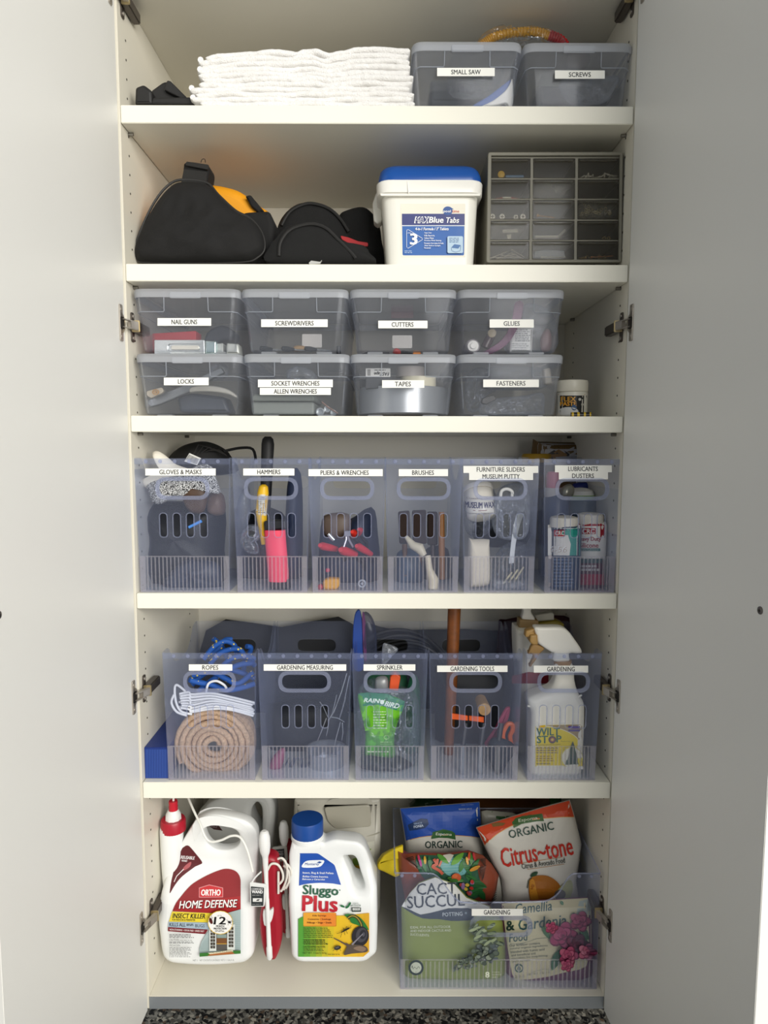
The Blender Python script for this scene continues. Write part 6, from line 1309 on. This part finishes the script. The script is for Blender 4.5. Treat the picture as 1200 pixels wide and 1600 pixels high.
P = Print(.1545, step=.0002); P.poly([(427, 1328), (444, 1326), (445, 1342), (430, 1344)], '2c3032'); P.text('COMFORT', 435.5, 1331, 14.5, 2.6, 'b0b0b0', 3); P.text('WAND', 435.5, 1335, 14, 4, 'b8b8b8', 3, 0, .03); P.build('clip_label', t)

# slug bait jug
t = thing('slug_bait_jug', 'white handled jug labelled Sluggo Plus, with blue screw cap', 'jug', (at(522, 1507, .03).x, .08, T6))
K = MB(); K.jug([rnd([(453, 1400), (452.5, 1330), (456, 1316), (458, 1308), (504, 1308), (508, 1310), (522, 1304), (560, 1308), (571, 1318), (580, 1345), (589, 1378), (590, 1440), (588.5, 1489), (570, 1507.5), (466, 1507.5), (455, 1494)], [1, 8, 4, 2, 2, 6, 8, 8, 8, 6, 4, 6, 6, 10, 10, 6], 4),
    cat([(537, 1335), (543, 1331.5), (552, 1331.5), (558, 1338), (564, 1357), (569.5, 1372), (568.5, 1380), (561, 1381.5), (554, 1376), (548, 1360)], 4)], .035, .085, 1300, 1507, .42, .15, .235, .013, 4); obj('body', K, JW, t, smooth=60)
mb = MB(); x_, pr = lat(480.5, 1303, .085, [(24.5, 1302), (24.8, 1299), (24.8, 1281), (23.8, 1278.5), (12, 1278.3)]); n = 72
mb.loft([[(x_+(r-(.0004 if (i % 2 and 0 < k < 3) else 0))*cos(2*pi*i/n), .085+(r-(.0004 if (i % 2 and 0 < k < 3) else 0))*sin(2*pi*i/n), z) for i in range(n)] for k, (r, z) in enumerate(pr)]); obj('screw_cap', mb, mat('1a4a96', .38, key='blue_plastic'), t, label='blue ribbed screw cap')
mb = MB(); can(mb, 480.5, .085, [(25.5, 1308), (25.5, 1303), (24, 1301)]); obj('neck_ring', mb, JW, t)
P = Print(bvh(K), 5, gap=.0007, step=.0002)
P.poly(rnd([(467.3, 1333.3), (496.7, 1333.3), (522.7, 1351.3), (533, 1383.2)], [2, 3, 3, 1], 3)+cat([(520, 1380.5), (500, 1379.5), (480, 1381), (467, 1384)], 3, False), '1f52b0')
P.poly(cat([(472.7, 1355.4), (474, 1349), (480, 1345), (493, 1344), (506, 1344.4), (504.5, 1350), (497, 1355)], 3), 'eef2f6'); P.text('Monterey', 487.5, 1350.6, 22, 5, '1f4a94', 0, .15, .02); P.poly([(495, 1348), (499, 1345.8), (503, 1347), (500, 1349)], '1f4a94')
P.text('Insect, Slug & Snail Pellets', 497, 1364.3, 48, 3.8, 'f0f4fa', -1, 0, .02); P.text('Bolitas Contra Insectos,', 493, 1369.8, 40, 3.4, 'f0f4fa', -1, .2, .02); P.text('Babosas y Caracoles', 490, 1374.2, 35, 3.4, 'f0f4fa', -1, .2, .02)
P.text('Sluggo', 501, 1393.2, 55, 19, '14573a', -2, 0, .03); P.circ(531, 1391, .9, .9, '14573a'); P.text('Plus', 500, 1412.2, 54, 24, 'bb2030', -1.5, 0, .045)
bot = lambda x: 1436-6*min(1, max(0, (x-466)/12)) if x < 480 else (1430.6 if x < 540 else 1430.6-4*(x-540)/37)
cs = ['58a03c', '6aa63a', '86ae38', 'a6b634', 'c6bc30', 'd9bf2c', 'e6c02a', 'ecc02c', 'ecc030', 'ecbe30', 'e8b62e', 'e2ac2c']
for k, c in enumerate(cs):
    a = 466+k*111/12; b = 466+(k+1)*111/12+(.3 if k < 11 else 0); cy = 1495 if k < 11 else 1487
    P.poly([(a, bot(a)), (b, bot(b)), (b-.2, cy), (a, 1495)], c); P.off -= P.step*.9
P.off += P.step*2
P.rect(474, 1426.3, 525.5, 1447.5, 'c8641c', 1.5); P.rect(474, 1426, 524.6, 1446.6, 'eba63a', 1.5); P.rect(500, 1427, 524, 1446, 'ea8a34', 1)
P.text('Kills Earwigs', 499, 1431, 21, 3.2, '5a2412', 0, 0, .02); P.text('Cutworms • Sowbugs', 499, 1436.6, 36, 3.2, '5a2412', 0, 0, .02); P.text('Pillbugs • Slugs • Snails', 499, 1442, 38, 3.2, '5a2412', 0, 0, .02)
for a_, b_ in (((532, 1416), 20), ((540, 1417), -35), ((543, 1413), -60)): P.circ(a_[0]+3, a_[1], 3.8, 1.7, '1c6a3c', rot=b_)
P.text('for organic', 553, 1411.4, 14, 2.6, '3a5a44', 1); P.text('gardening', 555.5, 1414.6, 16, 3, '3a5a44', 1, 0, .02); P.rect(549.5, 1418, 564, 1424.8, '3c4440'); P.rect(551, 1418.8, 562.5, 1422.4, 'dfe2de'); P.text('OMRI', 556.8, 1420.6, 9, 2.6, '3c4440')
P.greek(474.5, 1449, 520, 1466, 6, '4a5a20', .9, 3); P.greek(474.5, 1467.5, 514, 1476.5, 3, '3c4a1c', 1.5, 4); P.text('CAUTION/PRECAUCION', 491, 1479.6, 34, 3.2, '26300e', 0, 0, .01); P.greek(474.5, 1482, 510, 1486.5, 2, '4a5a20', .9, 7); P.text('NET WT. 5 Lbs/2.26 kg', 492, 1489.6, 37, 4, '28320e')
P.greek(512, 1490.5, 535, 1492, 1, '4a4a1c', .7)
P.poly(cat([(538, 1430), (545, 1428), (558, 1431), (568, 1439), (576, 1452), (572, 1452), (560, 1446), (549, 1442), (546, 1436)], 3), '2e7a34')
P.line(cat([(543, 1435), (550, 1431), (558, 1434), (564, 1443), (565, 1450)], 5, False), 5, '3a3a24'); P.line(cat([(543, 1435), (550, 1431), (558, 1434), (564, 1443), (565, 1450)], 5, False), 1.6, 'a8963c')
P.circ(563, 1463, 13.3, 15.8, '2a282e', rot=12, n=28); P.circ(565, 1461, 8.8, 11.5, '4a4850', rot=12); P.circ(567, 1460, 5.2, 7.5, '2e2c33', rot=12); P.circ(568, 1460, 2.2, 3.6, '55535c', rot=12)
P.poly(cat([(537, 1492), (542, 1480), (541, 1473), (546, 1476), (556, 1476), (570, 1478), (575, 1484), (571, 1488), (550, 1490)], 3), '5c5046'); P.line([(546, 1479), (532, 1471), (522, 1466)], [3.4, 2, 1.4], '5a4c44'); P.line([(550, 1476), (560, 1466), (567, 1459)], [3, 1.6, 1.2], '8a8690'); P.poly(cat([(552, 1482), (562, 1478), (572, 1482), (566, 1487)], 3), '8a7462')
P.line([(533, 1457), (540, 1453), (546, 1450)], [1.5, 3, 2.4], '2e2a1c')
for a_ in (((546, 1450), (549, 1446)), ((547, 1451), (549, 1449)), ((533, 1457), (526, 1459)), ((534, 1458), (532, 1465)), ((538, 1454), (536, 1449)), ((541, 1454), (543, 1459)), ((543, 1452), (541, 1447)), ((538, 1456), (539, 1461))): P.line(list(a_), .6, '2e2a1c')
P.circ(527.5, 1481, 5.6, 3.2, '2a2a2c', rot=-18); P.circ(527, 1480.4, 3.5, 1.5, '5a5a58', rot=-18)
for a_ in (((523, 1483), (520, 1486)), ((527, 1484), (526, 1487)), ((531, 1483), (533, 1486))): P.line(list(a_), .6, '2a2a2c')
P.build('printed_label', t)

# translucent jug behind it
t = thing('translucent_jug', 'milky jug with square handle standing behind the slug bait jug', 'jug', (at(545, 1480, .17).x, .22, T6))
M2 = MB(); M2.jug([rnd([(452, 1400), (462, 1240), (594, 1240), (595, 1300), (594, 1420), (590, 1436), (470, 1436)], 4, 3), rnd([(515, 1254), (520, 1248), (560, 1244), (574, 1246), (572, 1262), (540, 1260)], 3, 3)], .17, .22, 1240, 1436, .5, .17, .27, .012, 4); obj('body', M2, mat('b9b6a9', .35, key='milky_plastic'), t, smooth=60)
mb = MB(); mb.pslab([rnd([(506, 1262), (578, 1258), (580, 1292), (524, 1296), (512, 1284)], 5, 3)], .185, .19, .002); mb.tube([at(x, y, .182) for x, y in cat([(506, 1300), (540, 1307), (570, 1307), (594, 1301)], 4, False)], .0012, 6); obj('moulded_panel', mb, mat('aca899', .3, key='milky_plastic'), t)
P = Print(bvh(M2), 8); P.rect(520, 1268, 540, 1276, 'd2cfc4', 1); P.poly([(545, 1320), (585, 1314), (586, 1420), (545, 1420)], 'c9c8b8'); P.poly([(550, 1330), (580, 1326), (576, 1360), (552, 1362)], '7a9a3c'); P.rect(545, 1352, 580, 1372, 'c9a41e'); P.text('R', 562, 1362, 7, 6, '1a1a14', -20, 0, .05); P.build('printed_label', t)
mb = MB(); mb.pslab([rnd([(515, 1262), (515, 1240), (582, 1240), (580, 1262)], 4)], .30, .33, .004); obj('green_carton', mb, mat('1c4a2c', .6, key='green'), None, 'dark green carton glimpsed through the handle of the milky jug', 'carton')

# yellow bag poking out
t = thing('rubber_glove', 'folded yellow rubber glove sticking out beside the large bin', 'glove', (at(608, 1360, .13).x, .13, at(608, 1372, .13).z))
mb = MB(); mb.pslab([rnd([(589, 1352), (596, 1341), (610, 1333), (628, 1330), (632, 1366), (618, 1373), (600, 1364), (590, 1360)], 3)], .12, .14, .006, 3); mb.pslab([rnd([(590, 1351), (599, 1338), (614, 1328), (630, 1322), (630, 1342), (612, 1345)], 3)], .115, .125, .003, 2); obj('folds', mb, mat('e0c41c', .5, key='yellow_rubber', bump=.4, bs=80), t, smooth=60)

# ------------------------------------------------------------------ bags in the large bin
FL = lambda c: mat(c, .32, key='bag_film', bump=.25, bs=35)
def sack(name, label, loop, Y, T, col, wr=.005, ws=16, seed=0, tilt=0, n=1, p=3.2):
    t = thing(name, label, 'bag', (sum(at(a, b, Y).x for a, b in loop)/len(loop), Y, .004))
    mb = MB(); mb.pillow(cat(loop, n) if n > 1 else loop, Y, T, 10, wr, ws, seed=seed, tilt=tilt, p=p, edge=.15); obj('sack', mb, FL(col), t, smooth=70); return t, mb
def dens(pts, k=6):
    out = []
    for i, a in enumerate(pts):
        b = pts[(i+1) % len(pts)]; out += [(a[0]+(b[0]-a[0])*j/k, a[1]+(b[1]-a[1])*j/k) for j in range(k)]
    return out
# cactus mix
t, A = sack('potting_mix_bag', 'green potting mix bag lettered CACT SUCCUL at the front of the large bin', dens([(627, 1418), (640, 1396), (655, 1379), (680, 1370), (710, 1381), (730, 1402), (765, 1416), (786, 1440), (789, 1480), (790, 1530), (787, 1541), (700, 1539), (640, 1535), (630, 1528), (628, 1470)], 3), .058, .045, '8a964a', seed=3, wr=.003)
P = Print(bvh(A), 5, gap=.0016, step=.0002)
P.poly([(627.5, 1416), (640, 1396), (655, 1380), (680, 1371), (710, 1382), (729, 1403), (765, 1417), (765, 1421), (737, 1420), (701, 1419), (674, 1426), (657, 1429)], 'd9d9d4')
P.poly(cat([(627.5, 1416), (642, 1422), (657, 1429), (674, 1426), (701, 1419.5), (720, 1419), (738, 1420.5), (740, 1436), (725, 1438.5), (705, 1439), (684, 1436), (660, 1435), (640, 1425)], 2), '37424e')
P.text('POTTING', 707, 1428.4, 31, 6, 'c9d0d0', 3, 0, .01); P.circ(728, 1426.6, 1.8, 1.8, '7a8890')
P.text('CACT', 682, 1388.5, 62, 18, '3a424c', 2, 0, .01); P.text('SUCCUL', 681, 1408, 90, 19, '3a424c', 3, 0, .01); P.line([(720, 1411), (733, 1409), (742, 1412), (748, 1410)], 1.4, '4a525c')
for i, (s_, w_) in enumerate((('IDEAL FOR ALL OUTDOOR', 63), ('AND INDOOR CACTUS AND', 64), ('SUCCULENTS.', 30))): P.text(s_, 641+w_/2, 1448.5+i*5.6+(1 if i == 2 else 0), w_, 3.8, 'e4e6cc', -3 if i == 2 else 1)
R = random.Random(12); GR = ['5a665c', '6c786c', '7c877a', '4c5850', '8a9484']
for i in range(95):
    u = R.random(); v = R.random(); x = 776-68*u; lo = 1462+44*u; hi = 1505+12*u; y = lo+(hi-lo)*v
    if x > 742 and y < 1480 and R.random() < .3: y += 20
    rr = R.uniform(2.2, 6.5)*(1-.55*u); c = GR[i % 5]; P.circ(x, y, rr, rr*.85, '3f4a42', n=12, grid=0); P.circ(x-rr*.12, y-rr*.15, rr*.82, rr*.66, c, n=12, grid=0)
for i in range(16):
    x = 738+R.random()*44; y = 1447+R.random()*28; P.circ(x, y, 8, 3.2, '4a564c', rot=R.uniform(-60, 30), n=12, grid=0); P.circ(x, y-.4, 7, 2.2, ['7c8a72', '93a080'][i % 2], rot=R.uniform(-60, 30), n=12, grid=0)
P.circ(650, 1512, 12, 12, '3f4a50'); P.circ(650, 1512, 8.6, 8.6, 'b9c0b4'); P.line([(645, 1514), (648, 1511), (651, 1514), (654, 1510), (656, 1513)], 1, '6a746c')
P.text('8', 761.5, 1523, 6, 9, 'e0e4d0', 0, 0, .04); P.text('DRY QUARTS 8.8 L', 775, 1519, 12, 2, 'd0d4bc'); P.text('QUARTS', 776, 1523, 14, 2.4, 'd0d4bc'); P.text('8.8 L', 774, 1527, 9, 2.4, 'd0d4bc'); P.build('printed_label', t)
# camellia food
t, A = sack('plant_food_bag', 'purple and cream plant food bag lettered Camellia & Gardenia Food', dens([(783, 1412), (800, 1409), (860, 1406), (919, 1402), (925, 1420), (926, 1470), (927, 1520), (924, 1541), (860, 1541), (800, 1540), (791, 1536), (788, 1480), (783, 1440)], 3), .060, .05, '6a2f55', seed=8, wr=.003)
P = Print(bvh(A), 5, gap=.0016, step=.0002)
P.poly([(784, 1412), (800, 1409.5), (860, 1406.5), (918, 1403), (924, 1418), (924, 1480), (916, 1510), (905, 1515), (880, 1520), (857, 1526), (830, 1530), (806, 1531.5), (800, 1522), (793, 1480)], 'd6cca4')
P.poly([(905, 1408), (919, 1405), (923, 1418), (922, 1430), (900, 1430)], 'b4c0b4')
P.text('Camellia', 834, 1417.5, 58, 16, '2f5a58', 6, .15, .012); P.text('&', 797, 1446.5, 12, 15, '1d3a2c', 6, 0, .04); P.text('Gardenia', 848, 1441, 76, 18, '2f5a58', 6, .15, .014); P.text('Food', 810, 1464.5, 28, 13, '2f5a58', 6, .15, .012)
P.line([(797, 1475), (815, 1474.5), (838, 1467), (857, 1465)], .5, '6a7a6a')
for i, (s_, w_) in enumerate((('Our fertilizer contains', 48), ('natural organic ingredients', 59), ('blended with humic acid', 53), ('and beneficial soil', 38), ('microbes, for long-lasting', 56), ('plant success.', 29))):
    P.text(s_, 796+i*.9+w_/2, 1477.5-w_*.04+i*5.1, w_, 3.6, '3f5248', 5, 0, .0)
P.circ(811, 1513, 7, 6.8, '2f5a52'); P.circ(811, 1513, 4.8, 4.6, 'd6cca4'); P.text('Gro', 811, 1513.2, 5.5, 3, '2f5a52')
P.text('2-2-2', 812, 1525.5, 15, 4, '3a4a42', 4); P.text('NET WT. 4 lb (1.8)', 842, 1521.5, 36, 4, '3a4a42', 7); P.line([(830, 1519.5), (850, 1514), (862, 1516)], .5, '6a7a6a')
def leaf(x, y, l, w_, rot, c, c2):
    a = radians(rot); pts = [(-l, 0), (-l*.5, -w_*.8), (0, -w_), (l*.5, -w_*.7), (l, 0), (l*.5, w_*.7), (0, w_), (-l*.5, w_*.8)]
    P.poly([(x+u*cos(a)-v*sin(a), y+u*sin(a)+v*cos(a)) for u, v in cat(pts, 2)], c, grid=0); P.line([(x-l*cos(a), y-l*sin(a)), (x+l*cos(a), y+l*sin(a))], .8, c2)
for L_ in ((853, 1457, 12, 4, 60, '4a7a4c'), (869, 1500, 18, 7, 112, '2f6a44'), (913, 1456, 15, 5, 60, '2f6a44'), (912, 1464, 10, 4.5, 60, '3a744c'), (912, 1446, 12, 4, -10, '3a744c'), (897, 1430, 4, 4, 0, '2f5a58'), (878, 1411, 4, 2.5, 60, '3a7a5c')): leaf(*L_, '8aa878')
def rose(cx, cy, r, cols, seed):
    R = random.Random(seed)
    for ring, (rr, m) in enumerate(((.60, 5), (.34, 5), (.12, 3))):
        for k in range(m):
            a = 2*pi*k/m+ring*.5; s_ = r*(.60-.14*ring); x = cx+r*rr*cos(a); y = cy+r*rr*sin(a)*.9
            P.circ(x, y, s_, s_*.82, cols[2], n=12, rot=degrees_(a), grid=0); P.circ(x-s_*.1, y-s_*.1, s_*.86, s_*.66, cols[(k+ring) % 2], n=12, rot=degrees_(a), grid=0)
    P.circ(cx, cy, r*.14, r*.12, cols[2], n=8)
degrees_ = math.degrees
rose(907, 1440, 15, ('a03a5c', 'b04a6c', '6a1f3c'), 1); rose(880, 1462, 20, ('a83a62', 'b85074', '702042'), 2); rose(903, 1478, 17, ('5c2438', '74304a', '3a1424'), 3); rose(889, 1494, 14, ('a84468', 'b85a78', '702042'), 4); rose(918, 1488, 13, ('b8607c', 'c47890', '7a3050'), 5); rose(886, 1509, 9, ('a84468', 'b85a78', '702042'), 6); rose(862, 1450, 9, ('a03a5c', 'b04a6c', '6a1f3c'), 7)
P.build('printed_label', t)
# citrus food
t, A = sack('plant_food_bag', 'white plant food bag with orange top lettered Citrus-tone, tilted', dens([(744, 1293), (793, 1278), (845, 1262), (890, 1250), (898, 1276), (908, 1318), (904, 1350), (900, 1375), (906, 1420), (908, 1470), (800, 1470), (783, 1440), (786, 1400), (783, 1372), (770, 1350), (757, 1322)], 3), .125, .05, 'd6d2c8', seed=14, wr=.006)
P = Print(bvh(A), 5, gap=.0016, step=.0002)
P.poly([(745, 1293.5), (793, 1278.5), (845, 1263), (889.5, 1251), (897, 1276)]+cat([(880, 1276), (860, 1277.5), (838, 1279.5), (815, 1284), (795, 1292), (775, 1304), (757, 1320)], 2, False), 'c8421a')
P.line(cat([(897, 1276.5), (880, 1276.5), (860, 1278), (838, 1280), (815, 1284.5), (795, 1292.5), (775, 1304.5), (757, 1320.5)], 3, False), 1.1, 'd89a4a')
P.poly([(800, 1285), (806, 1278), (815, 1275.5), (845, 1271.3), (847.5, 1271.5), (850, 1283), (838, 1283.5), (815, 1287.5), (803, 1294)], '38622c'); P.text('Espoma', 825, 1280.5, 30, 6.5, 'd8dcc4', 9, .1, .01); P.text('SINCE 1929', 822, 1274.2, 16, 1.8, '38622c', 9)
P.poly([(768, 1287), (778, 1285), (790, 1286), (786, 1290), (770, 1292)], '7a5a2a')
P.text('ORGANIC', 830, 1297, 71, 13, '23463a', 11.5, 0, .012)
P.text('Citrus~tone', 838.5, 1331, 113, 30, 'c22c1c', 10.5, 0, .014)
P.text('Citrus & Avocado Food', 849, 1349, 68, 8, '23302a', 8.5, 0, .008); P.line([(815, 1349), (840, 1345), (878, 1339.5)], .7, 'b07a3c'); P.line([(824, 1358.5), (850, 1355), (882, 1350)], .7, 'b07a3c')
P.poly(cat([(827, 1376), (836, 1369), (852, 1368), (866, 1374), (876, 1386), (872, 1402), (862, 1420), (840, 1430), (828, 1405)], 3), 'a8661c'); P.poly(cat([(828, 1378), (834, 1374), (838, 1390), (842, 1410), (836, 1420), (829, 1404)], 3), 'c8882a'); P.poly(cat([(829, 1370), (832, 1364), (840, 1362), (838, 1368)], 3), '2a4a30'); P.line([(831, 1371), (826, 1376), (824, 1388)], 1.2, '3a4a34')
P.poly(cat([(866, 1404), (872, 1390), (884, 1378), (893, 1376), (895, 1390), (890, 1404), (880, 1414)], 3), 'b9bc82'); P.circ(875, 1398, 9, 8, '5e564e', rot=-20); P.build('printed_label', t)
# tropical potting bag
t, A = sack('potting_mix_bag', 'terracotta bag printed with tropical plants and a pond', dens([(622, 1330), (632, 1334), (660, 1333), (700, 1334), (732, 1329), (755, 1337), (768, 1350), (779, 1367), (775, 1390), (767, 1412), (764, 1470), (640, 1470), (632, 1400), (624, 1360)], 3), .115, .05, '8e4630', seed=21, wr=.005)
P = Print(bvh(A), 5, gap=.0016, step=.0002); R = random.Random(31)
P.poly(cat([(650, 1338), (670, 1336), (700, 1337), (728, 1332), (742, 1345), (748, 1368), (752, 1400), (700, 1415), (680, 1390), (660, 1370), (652, 1355)], 2), '2e5c44')
P.poly(cat([(686, 1346), (700, 1341), (722, 1340), (730, 1352), (726, 1366), (705, 1370), (692, 1360)], 2), '6aa8a8')
for k in range(5): P.line([(690, 1346+k*4.5), (706, 1345+k*4.6), (724, 1344+k*4.5)], .6, '9cc8c4')
P.poly([(692, 1336), (703, 1334), (709, 1336), (702, 1348), (696, 1343)], 'd0ccbc')
for x, y, l, w_, r_, c in ((692, 1342, 12, 4, 40, '5a9a3c'), (715, 1342, 14, 5, -45, '6aa63c'), (722, 1352, 12, 4, -70, '3c7a34'), (730, 1356, 14, 4, 60, '2c6a34'), (742, 1352, 13, 3.5, -55, '2c6a34'), (738, 1374, 13, 5, 30, '2a6a30'), (748, 1382, 14, 6, 20, '1f5a2a'), (742, 1394, 14, 6, -20, '246430'), (753, 1398, 10, 5, 60, '1f5a2a'), (662, 1352, 12, 3, 70, '3c7a4c'), (672, 1350, 12, 3, 80, '2e6e3c'), (736, 1342, 10, 3, 85, '3c7a34'), (712, 1374, 14, 4, 10, '4a8a3c')): leaf(x, y, l, w_, r_, c, '1a3a1c')
for x, y, c in ((655, 1342, 'c83a5c'), (657, 1348, 'b03a8c'), (664, 1344, 'd8a83a'), (733, 1338, 'c8502c'), (741, 1338, 'b83a3c'), (730, 1345, 'd8a030')): P.circ(x, y, 2, 6.5, c, rot=R.uniform(-15, 15), grid=0)
P.line(cat([(678, 1342), (682, 1350), (676, 1354), (686, 1360), (692, 1366)], 4, False), 4.5, 'c0563c'); P.line([(684, 1342), (683, 1352)], 3.4, 'c8644c'); P.line([(690, 1345), (686, 1354)], 3, 'c8644c')
P.circ(713, 1371, 7.5, 6.5, 'c0542c'); P.circ(711, 1369, 4, 3, 'd06c3c'); P.circ(709, 1376, 7, 3.2, '3c6a2c'); P.circ(742, 1357, 9, 3, 'c88a2c', rot=-25)
for k in range(14): P.circ(722+R.uniform(-6, 16), 1382+R.uniform(-5, 22), 3.2, 2.6, ('7a5a84', 'a83a3c', 'c8a83a', '8a6a94', 'b02c24')[k % 5], rot=R.uniform(0, 90), grid=0)
for k in range(9): P.line([(760-k*.5, 1352+k*2.2), (748+k*.6, 1357+k*2.4)], 1.1, '201c14'); P.line([(634+k*1.8, 1342+k*1.2), (646+k*.8, 1338+k*2.4)], 1.4, '241a14'); P.line([(750+k*.7, 1343+k), (759, 1341+k*1.5)], .9, '201c14')
P.build('printed_label', t)
# blue pouch
t, A = sack('plant_food_bag', 'blue-topped pouch lettered ORGANIC at the back left of the large bin', dens([(625, 1263), (690, 1258), (749, 1253), (751, 1280), (753, 1310), (755, 1345), (754, 1420), (640, 1420), (636, 1340), (631, 1300)], 3), .19, .045, 'c9c6bc', seed=41, wr=.004)
P = Print(bvh(A), 5, gap=.0016, step=.0002)
P.poly([(625.5, 1263.5), (690, 1258.5), (748.8, 1253.5), (751, 1280), (752.6, 1309)]+cat([(735, 1306.5), (705, 1304.5), (680, 1305), (655, 1308), (634.5, 1313.5)], 2, False), '1a479e')
P.line(cat([(752.6, 1309.5), (735, 1307), (705, 1305), (680, 1305.5), (655, 1308.5), (634.5, 1314)], 2, False), .9, 'c08a3a')
P.poly([(674, 1311), (676, 1300), (688, 1297), (692, 1295.5), (706, 1298.5), (711, 1302), (712, 1312), (700, 1309.5), (686, 1309)], '2c5a2c'); P.text('Espoma', 693.5, 1304, 25, 5.6, 'd4d8c0', -2, .1, .01)
P.text('ORGANIC', 693.5, 1319.6, 58, 11, '1f3a34', 1, 0, .012); P.line([(630, 1272), (690, 1268), (750, 1264)], .6, '2c5ab4')
P.poly([(637, 1289), (648, 1284), (658, 1279), (668, 1280), (670, 1288), (664, 1294), (650, 1297), (640, 1298)], '16305a'); P.text('SINCE', 653, 1286.5, 13, 2.6, '9ab0cc', 8); P.text('PONIA', 654, 1291, 15, 4, 'c4d0e0', 10, 0, .02)
P.text('TEAR TO OPEN', 730, 1257.5, 19, 2, '8aa0d0', 3); P.text('RESEALABLE', 727, 1264.4, 20, 2.6, 'c0cce4', 2)
P.poly([(683, 1340), (686, 1333), (692, 1338)], '1f3a34'); P.build('printed_label', t)
# striped edge of a bag between
t, A = sack('striped_bag', 'pale bag with thin dark stripes wedged between terracotta and white bags', dens([(775, 1360), (786, 1366), (788, 1400), (786, 1440), (764, 1440), (768, 1400)], 4), .14, .02, 'b9b6aa', seed=51, wr=.001)
P = Print(bvh(A), 6, step=.0001)
for k in range(16): P.line([(764, 1414-k*3.2), (775, 1404-k*3.2), (788, 1398-k*3.2)], .8, '2a2a28')
P.build('printed_stripes', t)
t, A = sack('white_food_bag', 'white bag with green lettering behind the blue-topped pouch', dens([(752, 1268), (760, 1266), (800, 1270), (815, 1276), (812, 1380), (755, 1380)], 4), .215, .03, 'c4c2b4', seed=61, wr=.003)
P = Print(bvh(A), 6); P.line([(769, 1268), (770, 1285)], 2.2, '3a7a34'); P.poly([(775, 1275), (790, 1276), (790, 1279), (784, 1280), (784, 1285), (780, 1285), (780, 1280), (775, 1279)], '2f6a2c'); P.text('ER', 797, 1280, 12, 9, '2f6a2c', -3, 0, .04); P.build('printed_label', t)
# bags behind the bin
t, A = sack('soil_sack', 'brown sack lying at the very back behind the large bin', dens([(690, 1252), (720, 1244), (800, 1240), (856, 1243), (862, 1262), (858, 1300), (700, 1300), (688, 1270)], 4), .33, .10, '5c3818', seed=71, wr=.012)
t, A = sack('soil_sack', 'dark green sack at the very back behind the large bin', dens([(640, 1256), (650, 1246), (700, 1243), (712, 1262), (706, 1330), (640, 1330)], 4), .36, .06, '1c3a20', seed=72, wr=.006)
P = Print(bvh(A), 6); P.line([(664, 1256), (690, 1250), (700, 1252)], 1.6, '7a8a74'); P.line([(664, 1258), (680, 1262)], 1.2, '7a8a74'); P.build('printed_label', t)
t, A = sack('soil_sack', 'green sack standing at the back right corner behind the large bin', dens([(850, 1246), (870, 1243), (900, 1246), (908, 1262), (906, 1380), (850, 1380)], 4), .345, .06, '24501e', seed=73, wr=.006)
